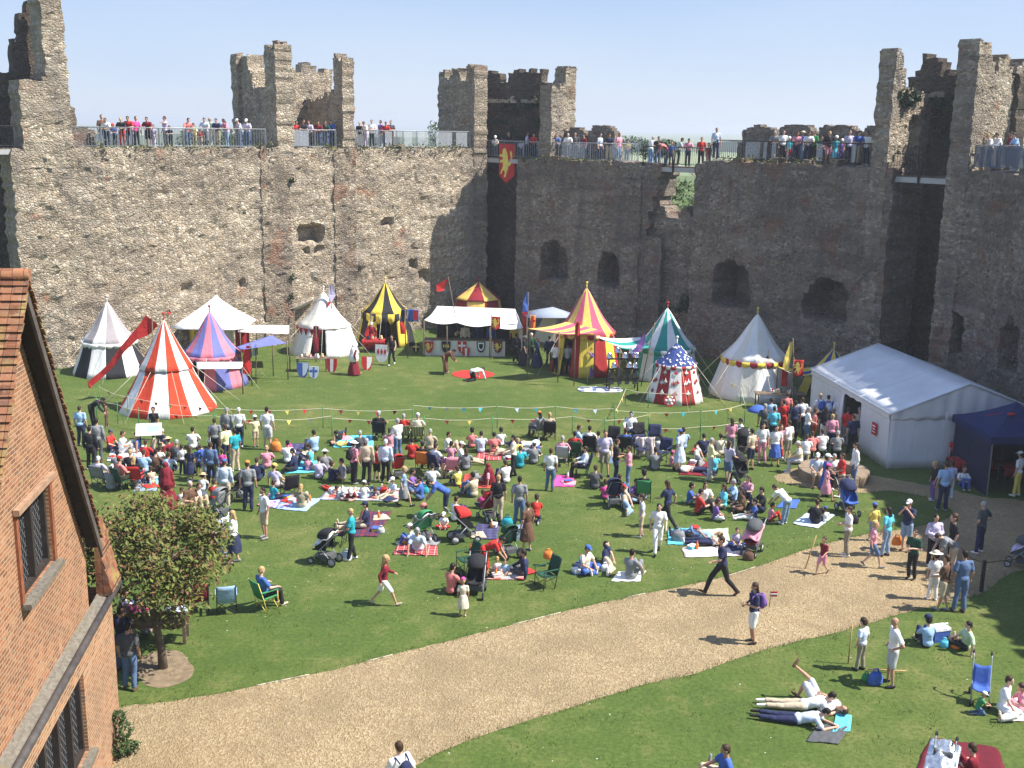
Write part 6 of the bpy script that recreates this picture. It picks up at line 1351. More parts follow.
# x y pose face who top bottoms hair hat [chair] | where
LAWN = '''
95 427 bend R A k* T.k dk - | near the pennant ropes left
107 427 stand L K.62 br T.br br - | beside the bending figure in black
82 446 stand A A lb T.n br - | tight against the cottage verge
92 470 stand A A k* T.k dk - | just right of the cottage verge
99 462 stand A A g* T.dg dk - | before the dark clad one by the verge
110 450 cross R A r T.n br cap.dg | left end of the white blanket
122 453 knees R A w T.w br - | in the middle of the white blanket
139 452 side L W b! T.be br - | left of the information board
155 440 stand C K.8 k T.k dk - | behind the information board
164 449 knees CL A n T.be wh - | right of the information board
173 458 side AL A m* T.dg br sun.st | right of the information board
193 449 knees A A w T.g dk - | alone inside the ropes
212 450 knees A K.8 w T.n dk - | alone right of another white top
101 487 chair A W lil T.be wh - g | beside the cottage verge
111 490 knees A A g T.g gy - | by the lilac clad one near the verge
123 490 chair AR A co T.be br cap.r dgr | above the olive tree
136 488 chair A W k T.n bl+ - r | right of the red cap
144 473 knees A A lb T.ldn br - | behind the red cap
156 472 knees A A br T.k dk - | right of the pale blue top
152 484 knees AL K.72 be T.n br - | on the grey blue rug
131 473 knees A A k T.dn bl - | between verge and information board
168 508 stand A W m* G.m br hood.m | behind the olive tree
183 475 stand A K.68 w T.n br - | by the long haired one in navy
191 481 stand A K.75 n D.n br+ - | behind the hooded gown
199 476 stand A K.66 b S.n br - | holding a blue bag by the bending parent
207 481 bend AL W b S.ldn br - | over the children behind the hooded gown
203 491 knees A K.7 w S.n br sun.st | near the grey buggy
182 506 knees A K.7 w T.be br - | left of the folded arms
192 532 fold CR A br T.be gy - | right of the olive tree
199 506 knees CR W w T.be br+ - | beside the folded arms
207 556 chair R W co T.n dk - n | right of the olive tree
235 563 hold L W w K.n bl+ - | alone near the green camping chair
221 531 lieside L A g T.pb dk - | behind the blue skirted one
228 448 stand A A g* T.n gy cap.g | third from left by the ropes
240 447 stand A W w T.n wh - | near the ropes with a dark bag
227 466 stand AL W py T.n br - | by the turquoise top with beige trousers
236 471 stand AL W t T.be dk - | by the pale yellow top
223 478 stand A K.62 hp T.n br - | in front of the yellow top
256 447 point AL K.75 py S.be br cap.w | towards the ropes
268 450 stand A A1.06 w S.lg dk - | tall by the orange bag
315 452 knees AL A lb T.g dk - | on the navy rug by the ropes
311 466 knees L W c T.n dk - | on the turquoise blanket
295 471 cross L A n* T.k dk - | on the turquoise blanket
308 471 cross A K.65 p T.b br - | on the turquoise blanket
325 472 knees A W g T.g br sun.w | right of the turquoise blanket
331 481 knees AR K.8 n S.n br - | behind a pink top and backpack
343 480 side L A g T.kh dk - | left of the pink top with backpack
354 484 stand AR W p T.k br sun.w | wearing a black backpack
277 488 side AR A lil T.kh br cap.y | behind the black buggy
257 481 knees A A n T.n br - | right of the orange cap
249 511 stand A A1.03 g T.n br cap.o | by the wheel of a buggy
226 507 stand A A pb* T.be br cap.b | left of the orange cap
265 538 stand CL A w S.be dk - | alone at the front of the crowd
301 508 knees A W kh T.be bl+ - | on the bright blue rug
340 440 lieside L A k T.n dk - | on the rug by the ropes
347 446 lieback R K.8 y T.n dk - | on the rug by the ropes
342 495 lieprone 200 K.8 pb T.be br cap.w | left on the red rug
352 496 lieprone 190 K.8 m T.be br cap.w | middle of the red rug
331 492 lieprone 215 K.7 w T.r br - | behind two white caps on the rug
393 496 out CL K.72 pb T.be bl cap.w | right end of the red rug
379 440 chair A A k* T.n gy cap.lg k | left of the striped deckchairs
404 441 chair A W r T.n gy - stripe | left one of the deckchairs
418 442 chair A A cr T.be gy cap.w stripe | right one of the deckchairs
367 484 stand A A1.02 be* T.k gy - | left of the red clad child
377 481 stand A K.78 r S.k br - | between two standing grey haired men
386 483 stand A A pb* T.k wh - | right of the red clad child
398 460 hold AL A w* T.dn gy - | behind the white haired man in pale blue
423 472 chair A A k* T.n dk cap.n o | with orange trim left of the pink chair
437 475 chair AR A w* T.k br - n | left of the empty pink chair
451 460 knees A K.8 p T.n dk - | behind the white cap right of pink chair
447 452 knees R W w T.be dk - | behind the little pink top
461 464 out R A w T.be br cap.w | on the grass with legs out right
472 448 knees A K.9 co T.n dk - | left of a pale blue back
481 453 knees A A pb T.n dk - | between the coral and red backs
494 453 knees A W co T.be dk - | right of the pale blue back
501 446 knees A K.8 w T.n dk - | behind the coral back
444 478 bend C K.7 pu T.be br - | at the pink chair
489 484 side L W p T.g br hood.m | on the red striped rug
404 506 walk R K.80 ldn K.g bl - | beside the man in light blue
421 500 knees L A b T.dn dk - | facing the striding blond child
411 492 knees R W pu T.n dk - | behind the striding blond child
443 518 bend L A b S.n dk cap.k | over the buggies
426 527 knees L K.85 t T.g dk cap.co | beside the red hooded buggy
444 528 cross C K.6 w T.r br cap.w | before the red hooded buggy
418 551 back A A pb T.pb gy - | on the red patterned rug
412 545 knees L K.75 pb T.b br cap.w | in front of the man leaning back
366 528 out L A n T.be dk cap.n | on the navy and red tartan
352 560 hold L W t T.k bl - | pushing the white draped buggy
384 605 stride R K.83 m* S.w bl+ - | across the empty lawn
451 594 knees AR A co T.k dk - | back to us by the black buggy
463 616 stand A K.62 cr D.cr bl cap.hp | right of the coral back
488 577 bend R W r K.r dk - | in a sleeveless dress by the striped rug
498 522 stand A W k T.be bl - | next to the grey T shirt
519 526 stand A A1.02 g T.dn dk - | left of the kneeling red child
536 522 kneel A K.85 r T.n br - | behind the standing grey shirt
527 551 stand AL W br K.br br - | above the striped rug
513 477 hold L W cr T.k dk - | near the red checked rug
506 483 knees AL A w T.n br - | on the red checked rug
497 574 cross A K.55 w T.be bl - | on the striped rug
505 575 cross C K.55 lb T.be br - | on the striped rug
524 575 side L W n* T.dg dk - | right end of the striped rug
538 438 chair AL W g* T.dg dk+ cap.o g | left of two chairs by the ropes
549 440 chair A W be T.k bl - k | right of two chairs by the ropes
522 447 lieknee L A w T.n dk - | with knees raised near the ropes
537 451 lieside L A b* T.ldn br sun.w | behind a pale pink shirt
509 456 lieprone L W be T.c br - | behind the standing white top in jeans
550 491 stand A W w T.dn br - | beside a heap of bright cloths
562 466 chair A A p* T.be gy - lg | right of the lying blue jacket
574 461 chair A A r T.k dk - dgr | right of the pale pink shirt
577 446 knees R A lb* T.n br - | behind the red back
589 455 chair A A w T.n dk - k | between red back and check shirt
598 452 knees A W g T.n dk - | behind the check shirt
583 477 chair L W pb* T.k br - n | beside a heap of bright cloths
604 476 stand C A1.04 lil S.kh br - | facing us before the black chairs
615 484 fold R A k T.n br - | left of the pink top in jeans
628 488 fold L W p T.dn br - | right of the black top
625 456 chair A W b T.n br - k | behind the pink top
630 440 chair C A w* T.n dk - k | facing us between empty chairs
679 471 stand AL W pb D.pb br cap.b | beside the pink clad toddler
671 466 knees R K.62 p T.p br cap.hp | beside the pale blue dress
683 449 knees A A lb T.n dk - | behind the pale blue dress
697 462 lieside R A cr T.g br - | on the red rug
693 472 lieback R A w T.n br - | front of the red rug
714 472 knees A K.9 c T.g br - | right end of the red rug
709 480 hold R W py* T.lg gy - | by the red rug
727 483 hold AR W lil S.dn br+ - | pushing the black buggy
720 455 knees A A cr T.g br - | behind the pale yellow jacket
730 458 hold A W p T.g br+ - | behind the lilac top
741 438 knees L A w T.n dk - | inside the ropes by a white bag
761 463 stand C W w T.p dk+ - | facing us near the long trestle
772 445 stand A A c T.n br - | near the blue umbrella
643 502 chair A K.95 k T.n dk - gr | in the green chair beside the running one
634 501 cross CR W pu T.ldn br - | right of the dark buggy
605 499 knees A K.75 hp T.n br - | left of the dark buggy
625 509 lieside R A be T.ldn br - | before the dark buggy
667 528 stride AL W n T.k br+ - | with one arm flung out
641 537 stand L K.85 lg S.be br - | left of the all white outfit
657 553 walk C W w T.w dk+ - | walking towards us all in white
689 504 knees R K.85 b T.g dk - | behind the red back on the lawn
698 514 knees R A r T.k dk - | back to us in the seated ring
704 505 cross C W w T.be br+ - | facing us behind the red back
723 508 out L W c T.be br+ - | in a bathing top in the seated ring
742 511 cross L W br T.br br+ - | right side of the seated ring
762 512 knees L A k T.n dk - | with his back to the white bent one
715 520 cross R K.8 pu T.w br - | front of the seated ring
754 520 out L K.8 b T.w dk - | at the right end of the seated ring
698 537 lieback L A lb T.dn br - | rear one of two on a pale rug
712 545 lieback L A w T.n br - | front one of two on a pale rug
736 546 cross C K.66 lil T.b br - | behind the walking navy shirt
721 595 stride L A1.04 n T.k br - | on the gravel edge
630 579 knees AR A g T.g dk - | on a white cloth at the lawn front
585 572 cross CR W cr T.b br cap.b | on a blue cushion
606 566 lieside R A n T.be dk - | behind the blue cap
818 431 stand A A w T.n bl - | first in the queue with a backpack
826 432 stand A A b T.n dk - | second in the queue with a backpack
837 434 stand A A w T.be br - | third in the queue at the doorway
845 446 stand AR A r T.g br - | at the marquee doorway
851 455 stand A A n T.k br - | at the marquee doorway
857 448 stand A A be* T.be gy cap.g | against the marquee side
823 444 stand A W k T.w dk+ - | with a white sleeve in the queue
806 444 hold R W w T.dn gy - | left of the queue
813 442 stand R K.85 co T.r br - | inside the queue
782 436 stand A W r T.r br - | left of the navy shirt by the trestle
785 428 stand A W co T.k br - | at the long trestle
793 440 stand A A n T.k dk - | behind the green bag
787 461 stand AL A w S.kh br - | with a bright green bag
774 466 stand C W w K.b br+ - | facing us in a long skirt
769 436 stand A A lb T.n dk - | left of the red tops
779 458 stand C K.8 p T.r br - | between long skirt and green bag
799 473 bench L A cr T.lg gy cap.cr | left side of the stone ring
805 465 bench A W w T.be br - | back of the stone ring at left
811 462 bench A W co T.n br - | back of the stone ring
821 461 bench A A w* T.k br - | back of the stone ring in the middle
836 462 bench A A g T.k gy - | back of the stone ring at right
815 485 bench C A pb S.be gy cap.w | front of the stone ring
831 486 bench C W w T.k gy - | front of the stone ring beside the white cap
824 496 stand R K.88 b D.b br cap.w | before the stone ring
825 501 walk R K.78 p D.p br cap.hp | before the stone ring
840 497 hold L W r S.be br - | holding papers by the stone ring
853 487 stand L A w* T.dn dk - | right of the stone ring
783 524 bend AL W w T.ldn br - | with her back to the black shirt
770 521 knees R K.7 p T.r br - | behind the bending white top
816 524 knees A W k T.n br - | on the white and blue rug
825 522 knees A K.55 w T.n br cap.b | on the white and blue rug
846 556 fold L W w T.kh br - | with a black shoulder bag at the gravel edge
822 574 walk CL K.68 m S.p br - | holding a tall stick
885 556 stand AL W c T.ldn dk+ - | with a red bag on the gravel
872 541 stand A K.72 y S.ldn br cap.b | beside the turquoise top
871 567 walk R K.85 p S.dn bl - | just crossing the gravel
905 551 photo CL A n S.ldn br cap.w | with an orange bag
911 579 fold CL A.92 dgr T.k br - | front left of the gravel group
931 566 fold C W lil* T.k dk - | in the gravel group
950 566 stand L K.95 k T.n br - | in the gravel group
948 574 bend L A.95 g T.be br - | in the gravel group
959 612 stand A A1.04 dn T.dn dk - | back to us beside the sun hat
932 600 stand A K.82 w T.w br sun.cr | in the gravel group
942 611 hold AL W br S.be br - | between sun hat and denim shirt
979 553 hips AL A1.03 dg T.n gy - | alone in the shade
942 511 stand A A1.05 lb T.n br - | back to us in the shade of the gazebo
932 500 stand L K.82 k T.pu bl - | beside the light blue shirt in shade
949 498 stand A K.8 lil T.pb br - | right of the light blue shirt in shade
1016 496 stand AL A w T.y br cap.w | at the gazebo table
962 487 knees C K.9 w T.b br - | under the gazebo
952 470 stand C K.8 r T.k br - | under the gazebo
860 670 stand AL K.80 pb T.kh br - | holding a tall stick on the grass
890 685 hips L A1.02 w S.lg no - | near the boy with a stick
927 647 knees A K.88 lb T.n dk cap.n | left of the blue cool box
965 649 side L W lgr T.k dk - | beside the blue cool box
979 714 kneel R K.5 gr T.dn bl cap.w | below the blue pushchair
1002 712 side CR W w T.w br - | on the pink rug by the pushchair
1021 712 knees L K.75 p T.p br - | at the right edge on the pink rug
803 709 lieprone -102 W w T.be dk - | middle one of three on the grass
797 723 lieprone -104 W pb T.n dk - | nearest one of three on the grass
817 704 legup 40 A w S.lg br - | rear one of three on the grass
723 780 side L A b S.be br - | cut by the bottom edge
400 822 walk AL A w T.n br - | wearing a backpack at the bottom edge
972 778 knees AL K.8 m T.m br - | on the maroon blanket
752 643 fold L W n S.w br+ - | alone on the gravel
131 690 stand A A dg T.dn dk - | behind the cottage corner
124 672 stand A A n T.dn br - | against the cottage corner
147 634 knees CL A p T.g br - | under the olive tree
137 626 knees A W hp T.be dk - | left under the olive tree
176 628 knees A A pb T.n br - | right under the olive tree
125 620 knees AR A lil T.dn br - | by the gutter end
265 609 chair AR A b T.k bl - grx | alone in front of the crowd
160 463 cross A K.7 w T.n br - | between information board and red cap rug
169 474 knees A W pb T.n br - | left of the navy dress child
177 462 knees A A dg T.k gy - | behind the maroon shirted one in straw hat
146 462 knees A A r T.n br - | by the white blanket right end
118 473 knees A W g T.n dk - | between two white cloths
214 500 knees A K.8 r T.n br - | beside the grey hooded buggy
216 459 stand A W g T.k br - | left of the pale yellow top
212 487 stand A A dn* T.k br - | behind the straw hat child
267 468 knees A W p T.g bl - | below the orange bag
288 463 knees A A w T.dn dk - | at the edge of the turquoise blanket
273 500 cross AR K.75 t T.n br - | on the flag patterned rug
319 479 knees A W lil T.n br - | left of the two by the pink top
364 499 cross A K.7 w T.lb br cap.w | middle right on the red rug
373 494 lieprone 200 K.75 g T.n br - | far right of the red rug
360 452 knees A A dg T.k gy - | beside the rug by the ropes
390 449 knees A W p T.n br+ - | left of the white shirt in jeans
412 459 knees A W r T.k dk - | left of the orange trimmed chair
430 450 knees A A be T.n gy - | behind the orange trimmed chair
432 487 knees A A w T.dn dk - | behind the light blue back
458 486 knees AL K.8 y T.n br - | left of the red striped rug
466 470 knees A W g T.n br+ - | behind the red striped rug
474 497 knees AL A be T.dn dk - | below the red striped rug
483 509 cross A K.7 hp T.n br - | by the dark red pushchair
455 521 knees AR W w T.n br - | left of the red hooded buggy
520 468 knees A W t T.n br - | behind the standing white top
534 464 knees A A g T.k br cap.w | left of the pink shirt in a chair
518 455 cross A K.7 y T.n bl - | among the sleepers near the ropes
595 489 knees A A dg T.k br - | left of the pink child by the dark buggy
618 497 knees AR W r T.dn br - | behind the dark buggy
655 470 knees A A g T.n dk - | left of the pink toddler
660 455 knees A W w T.n br - | before the navy tilted chair
703 455 knees A A n T.k dk - | near the small orange rug
734 503 knees L A lb T.n gy - | behind the brown top in the ring
748 498 knees CL W p T.n br+ - | far side of the seated ring
750 470 stand AL A be S.n dk - | near the white top in pink trousers
757 452 knees A W r T.k br - | by the small blue umbrella
763 442 stand A A dg T.k gy - | left of the navy and red tops at the trestle
800 436 stand A A w T.n br - | right of the navy shirt at the trestle
830 452 stand A W p T.n bl - | in the queue behind the stone ring
354 375 walk AR W m* G.m br hood.w | on the open arena grass
392 365 walk C A k! T.k dk - | in white sleeves on the arena grass
475 380 crawl AR A w* T.k dk - | on the round red cloth
446 373 bend R A br* T.k dk - | behind the tall dark shield
516 363 stand A A k* T.k dk - | first of the dark group by the stall
524 365 stand R W k G.k br sun.dg | in the dark group by the stall
531 363 stand C A dgr* T.k wh - | in the dark group by the stall
537 367 stand L W n* G.n br+ - | in the dark group by the stall
514 352 stand A A y T.k dk - | with a helmet by the stall end
549 366 stand A A n* T.k dk - | before the yellow and pink tent
555 374 stand AR A w T.k dk - | near the small trestle
567 374 stand A A lg S.k br - | at the small trestle
591 377 photo CL W pu* G.k dk - | right of the small trestle
465 352 stand C A cr* T.k gy - | keeping the stall at left
478 352 stand C A n* T.k br - | keeping the stall in the middle
491 352 stand C A b* T.k br - | keeping the stall at right
372 350 stand C W m* G.m br cap.w | behind the red table by the yellow tent
'''
WALK = '''
103 WL 147 stand CR A br T.ldn br - | at the left end of the long wall
115 WL 148 rail C K.75 b T.k br cap.r | second from left on the long wall
123 WL 147 rail C W k T.r bl - | third from left on the long wall
137 WL 147 stand CR W hp T.k dk - | with a shoulder bag on the long wall
149 WL 147 rail C A m S.k dk - | behind a lilac child on the long wall
154 WL 148 stand C K.72 lil T.lil br - | before the maroon top on the long wall
166 WL 147 point CL A lil T.g br - | on the long wall
171 WL 147 rail C K.72 n T.k br - | right of the lilac shirt on the long wall
188 WL 148 rail CR A co T.dn dk - | left of the yellow top on the long wall
195 WL 148 rail C K.8 py T.be br - | right of the coral top on the long wall
201 WL 148 rail C K.6 r T.be br - | right of the yellow top on the long wall
206 WL 148 rail C A pb T.g br - | leaning by the pale green top
211 WL 148 stand CL A lgr T.w gy - | on the long wall
227 WL 148 rail CL W p T.ldn br+ - | alone left of the sunlit tower
241 WL 149 rail CL A lg T.dn br cap.w | beside the sunlit tower
248 WL 149 rail C A lil T.dn gy cap.w | close against the sunlit tower
295 WL 150 rail CR W r T.n br - | between the sunlit pillars at left
302 WL 150 rail CR A k T.dn br - | between the sunlit pillars
319 WL 150 rail C W m T.dn dk - | between the sunlit pillars
326 WL 150 rail C W dgr T.dn br+ - | between the sunlit pillars
332 WL 150 rail C A b T.n br - | against the right sunlit pillar
360 WL 150 stand C W k T.w bl - | first right of the sunlit tower
366 WL 150 rail CL W w T.lil br - | second right of the sunlit tower
372 WL 150 fold C A w T.k br - | third right of the sunlit tower
381 WL 151 stand CL A pu T.lg br - | fourth right of the sunlit tower
391 WL 151 fold C A dg T.br br - | fifth right of the sunlit tower
108 WL 147 rail C W w T.n br - | between brown top and red cap on the long wall
130 WL 147 rail C A r T.n dk - | between black and bright pink on the long wall
218 WL 148 rail C A n T.be dk - | right of the pale green top on the long wall
310 WL 150 rail C A lil T.k br - | in the middle between the sunlit pillars
386 WL 151 rail C W r T.n br - | between purple and dark grey on the long wall
534 WM 158 rail C A r T.k dk - | between lilac walker and white sun capped child
575 WM 158 stand C A dg T.k br - | before the first merlon of the middle wall
600 WM 158 stand CR W pb T.n br - | before the second merlon of the middle wall
627 WM 158 rail C K.75 y T.n br - | right of the pink shirt on the middle wall
796 WR 159 rail C W p T.n br+ - | left of the sun hat on the merlon wall
808 WR 159 rail C A w T.n dk - | right of the sun hat on the merlon wall
857 WR 159 rail C A b T.be br - | left of the white top by the tower pillar
1017 WE 165 rail L A lb T.n br - | nearest at the blue grey panels
556 WM 158 rail C W b T.k br - | right of the bag carrier on the middle wall
568 WM 158 rail C A w T.dg gy - | left before the first merlon of the middle wall
584 WM 158 stand CL W m T.n dk - | between the two merlons of the middle wall
609 WM 158 rail C A n T.be br - | at the right end of the second middle merlon
649 WM 160 rail C A k T.dn br - | between white and coral tops on the footbridge
661 WM 160 stand C K.8 b T.n br - | right of the bending coral top on the footbridge
675 WM 160 rail C W p T.n dk - | left of the red tops on the footbridge
716 WR 161 stand C A pb T.n br - | alone by the climbing railing
774 WR 159 rail C A g T.n gy - | at the right end of the first right merlon
783 WR 159 stand C W w T.k br - | left of the little white cap on the right wall
503 WB 158 rail C K.8 w T.n br cap.w | above the red banner
511 WB 158 rail CL A k T.k br - | above the red banner
521 WM 158 rail C K.7 lil T.n br - | left of the lilac clad walker
527 WM 158 stand R W lil T.n br - | behind the middle wall railing
540 WM 158 stand C K.75 w T.lil br cap.w | behind the middle wall railing
545 WM 158 stand C A n T.n dk - | left of the bag carrier
552 WM 158 stand R A w T.k no - | carrying a pale bag on the middle wall
619 WM 158 stand CR A p T.ldn br - | right of the merlons on the middle wall
643 WM 158 rail AR A w T.lb gy - | at the left end of the footbridge
656 WM 160 bend L A co T.dn dk - | leaning over the footbridge rail
667 WM 160 rail R A lg T.k dk - | middle of the footbridge
686 WR 163 stand C A r T.k dk - | right end of the footbridge
692 WR 164 stand C K.75 r T.p dk - | right end of the footbridge
789 WR 159 stand C K.75 t S.r br cap.w | left end of the merlon row
802 WR 159 stand R W b T.ldn bl sun.be | by the second merlon
814 WR 159 stand CL A gr T.k dk - | between the second and third merlon
820 WR 159 rail C K.8 n T.n br - | between the second and third merlon
829 WR 159 stand C W k S.p bl - | by the third merlon
836 WR 159 stand C K.8 t K.c br cap.w | by the third merlon
842 WR 159 stand C K.72 pu T.pu br cap.w | by the third merlon
849 WR 159 stand C A lil T.n br - | by the third merlon at right
867 WR 160 stand CL A w T.n dk - | against the left pillar of the right tower
983 WE 165 rail L A n T.k dk - | at the blue grey panels
991 WE 165 rail L W w T.k bl - | at the blue grey panels
1000 WE 165 rail L A w* T.n br - | at the blue grey panels beside the blond
1010 WE 165 stand L A m T.k dk - | at the blue grey panels
'''
lawn = [parse(l) for l in LAWN.strip().splitlines()]; chairs_for = []
def parse_wall(l):
    a, w = l.split('|'); t = a.split(); return parse(' '.join([t[0], t[2], t[3], t[4]] + t[5:]) + '|' + w), t[1]
walk = [parse_wall(l) for l in WALK.strip().splitlines()]
for l, d in zip(LAWN.strip().splitlines(), lawn):
    t = l.split('|')[0].split(); d['chair'] = t[9] if len(t) > 9 else None
need = []
for d in lawn + [w for w, _ in walk]:
    for r in needs(d):
        if r not in need: need.append(r)
bake(need)
PO = {}
for d in lawn:
    if d['who'] == 'W': d['who'] = 'W.96'
    z = 0.0; g = G(d['x'], d['y'])
    o = person(d, g, 'visitors in the courtyard'); PO[(d['x'], d['y'])] = o
WW = dict(WL=(WL, ZL), WM=(WM, ZM), WR=(WR, ZR), WE=(WE, ZE), WB=(WM, ZM))
for d, w in walk:
    if d['who'] == 'W': d['who'] = 'W.96'
    W_, z = WW[w]; v = .78 if 'rail' in d['pose'] else 1.05; x = d['x']
    if w == 'WB': a_ = WL.P(WL.L + .1, .95, ZM); b_ = WM.P(.2, .95, ZM); k = (x - 496) / 24; p = a_.lerp(b_, k)
    elif 640 < x < 700: k = (x - 640) / 56; p = BR0.lerp(BR1, k) + V((.3, .42, 0))
    else: p = W_.P(W_.u(x, 145, v), v, z)
    PO[(d['x'], 'w')] = person(d, p, 'visitors on the wall walk')

# past three hundred people: those that show smallest (small children far off, half hidden on the walls) stand together as one crowd
def shown(d, o, wall): 
    h = 1.05 if wall else dict(stand=1.7, hold=1.7, fold=1.7, walk=1.7).get(d['pose'], 1.0); return o.scale[0] * h * F / o.location.y * (1.0 if d['who'][0] != 'K' else .85)
rank = sorted([(shown(d, PO[(d['x'], d['y'])], False), d['x'], d['y']) for d in lawn if not d['chair'] and d['y'] > 400] + [(shown(d, PO[(d['x'], 'w')], True), d['x'], 'w') for d, _ in walk], key=lambda q: q[0])[:len(lawn) + len(walk) - 305]
bpy.context.view_layer.update(); cv_, cf_, cm_, mats_ = [], [], [], []; nv_ = 0
for _, x, y in rank:
    o = PO.pop((x, y))
    for ch in list(o.children):
        M = o.matrix_world @ ch.matrix_basis; me = ch.data; n_ = len(me.vertices); co = np.empty(n_ * 3, 'f'); me.vertices.foreach_get('co', co); R3 = np.array(M.to_3x3()); cv_.append(co.reshape(-1, 3) @ R3.T + np.array(M.translation))
        ix = []
        for s_ in ch.material_slots:
            if s_.material not in mats_: mats_.append(s_.material)
            ix.append(mats_.index(s_.material))
        for p in me.polygons: cf_.append(tuple(i + nv_ for i in p.vertices)); cm_.append(ix[min(p.material_index, len(ix) - 1)])
        nv_ += n_; bpy.data.objects.remove(ch)
    bpy.data.objects.remove(o)
me = bpy.data.meshes.new('crowd'); me.from_pydata(np.concatenate(cv_).tolist(), [], cf_); me.polygons.foreach_set('use_smooth', [True] * len(cf_))
for m_ in mats_: me.materials.append(m_)
me.polygons.foreach_set('material_index', cm_); me.update(); o = bpy.data.objects.new('crowd', me); COL.objects.link(o); tag(o, 'small far visitors scattered among the crowd and on the walls', None, None, 'stuff')

# ================================================================== THINGS ON THE LAWN
def camp_chair(loc, rz, k, fk='dg', label='', W=.52):
    o = empty('camping_chair', loc, rz, label, 'chair', 'camping chairs in the crowd'); fm = IRON if fk == 'dg' else fab(fk)
    mb = MB(); mb.smooth = True; mb.grid(lambda u, v: V(((u - .5) * W, -.18 + .44 * v, .40 - .035 * math.sin(math.pi * u) + .03 * v)), 6, 4); cloth(mb.build('seat', [fab(k)], o, False), .02)
    mb = MB(); mb.smooth = True; mb.grid(lambda u, v: V(((u - .5) * W, -.17 - .16 * v - .03 * math.sin(math.pi * u), .40 + .52 * v)), 6, 4); cloth(mb.build('backrest', [fab(k)], o, False), .02)
    for sx in (-1, 1):
        mb = MB(); mb.tube([(sx * W / 2, -.34, .93), (sx * W / 2, -.18, .40), (sx * W / 2, -.10, .02)], .013, 5); mb.build('leg', fm, o)
        mb = MB(); mb.tube([(sx * W / 2, .26, .60), (sx * W / 2, .27, .02)], .013, 5); mb.build('leg', fm, o)
        mb = MB(); mb.box((sx * W / 2, .02, .61), (.06, .52, .02)); mb.build('armrest', fab(k), o)
    for y in (-.14, .27): mb = MB(); mb.tube([(-W / 2, y, .05), (W / 2, y, .38)], .011, 5); mb.tube([(W / 2, y, .05), (-W / 2, y, .38)], .011, 5); mb.build('crossbar', fm, o)
    return o
STR = NT('striped_canvas'); _c = STR.coord(); _s = STR.n('SeparateXYZ', {0: _c}); STR = STR.out(STR.mix(STR.math('LESS_THAN', STR.math('FRACT', STR.math('MULTIPLY', _s.outputs[0], 9)), .5), (.22, .28, .12), (.55, .50, .38)), .9)
def deckchair(loc, rz, label):
    o = empty('deckchair', loc, rz, label, 'chair', 'striped deckchairs'); mb = MB(); mb.smooth = True
    mb.grid(lambda u, v: V(((u - .5) * .5, .34 - .75 * v, .34 + (.08 if v < .3 else 0) - .12 * math.sin(math.pi * min(1, v * 1.3)) + .72 * max(0, v - .35) ** 1.1)), 6, 12); cloth(mb.build('canvas_sling', [STR], o, False), .015)
    for sx in (-.27, .27):
        mb = MB(); mb.box((sx, -.02, .45), (.03, 1.15, .045), Matrix.Rotation(R_(-40), 3, 'X')); mb.build('rail', WOOD, o); mb = MB(); mb.box((sx * 1.08, -.02, .22), (.03, 1.0, .045), Matrix.Rotation(R_(24), 3, 'X')); mb.build('leg', WOOD, o)
cw = {'grx': 'green camping chair with a yellow frame standing alone before the crowd'}
for d in lawn:
    if not d['chair']: continue
    po = PO[(d['x'], d['y'])]; k = d['chair']; tw = WORD[d['top'].rstrip('*!')]
    if k == 'stripe': deckchair(po.location, po.rotation_euler.z, 'left striped deckchair under the red top' if d['x'] < 410 else 'right striped deckchair under the white cap')
    elif k == 'grx': camp_chair(po.location, po.rotation_euler.z, 'gr', 'y', cw['grx'])
    else: camp_chair(po.location, po.rotation_euler.z, k, 'dg', f"{WORD[k]} camping chair holding the {tw} top {d['where']}")
for x, y, k, rz, lb in ((612, 449, 'k', 160, 'empty black chair left of the man facing us'), (640, 445, 'k', 190, 'empty black chair with its back to the ropes'), (654, 447, 'n', 170, 'empty black chair right of the striped cloth'), (641, 458, 'n', 200, 'empty low blue chair left of the striped cloth'),
                        (663, 461, 'n', 150, 'small empty navy chair tilted by the pink toddler'), (547, 587, 'dgr', 120, 'empty dark green chair hung with an orange bag'), (227, 613, 'lb', 15, 'light blue chair half hidden by the olive tree'), (468, 572, 'dgr', 120, 'empty dark green chair behind the black buggy'),
                        (451, 478, 'p', 10, 'empty bright pink chair in the crowd'), (290, 497, 'k', 30, 'folded black chair beside the pink and blue rug'), (340, 545, 'k', 80, 'black chair behind the white draped buggy'), (199, 612, 'm', 20, 'dark red chair half hidden by the olive tree')):
    camp_chair(G(x, y), R_(rz), k, 'dg', lb)
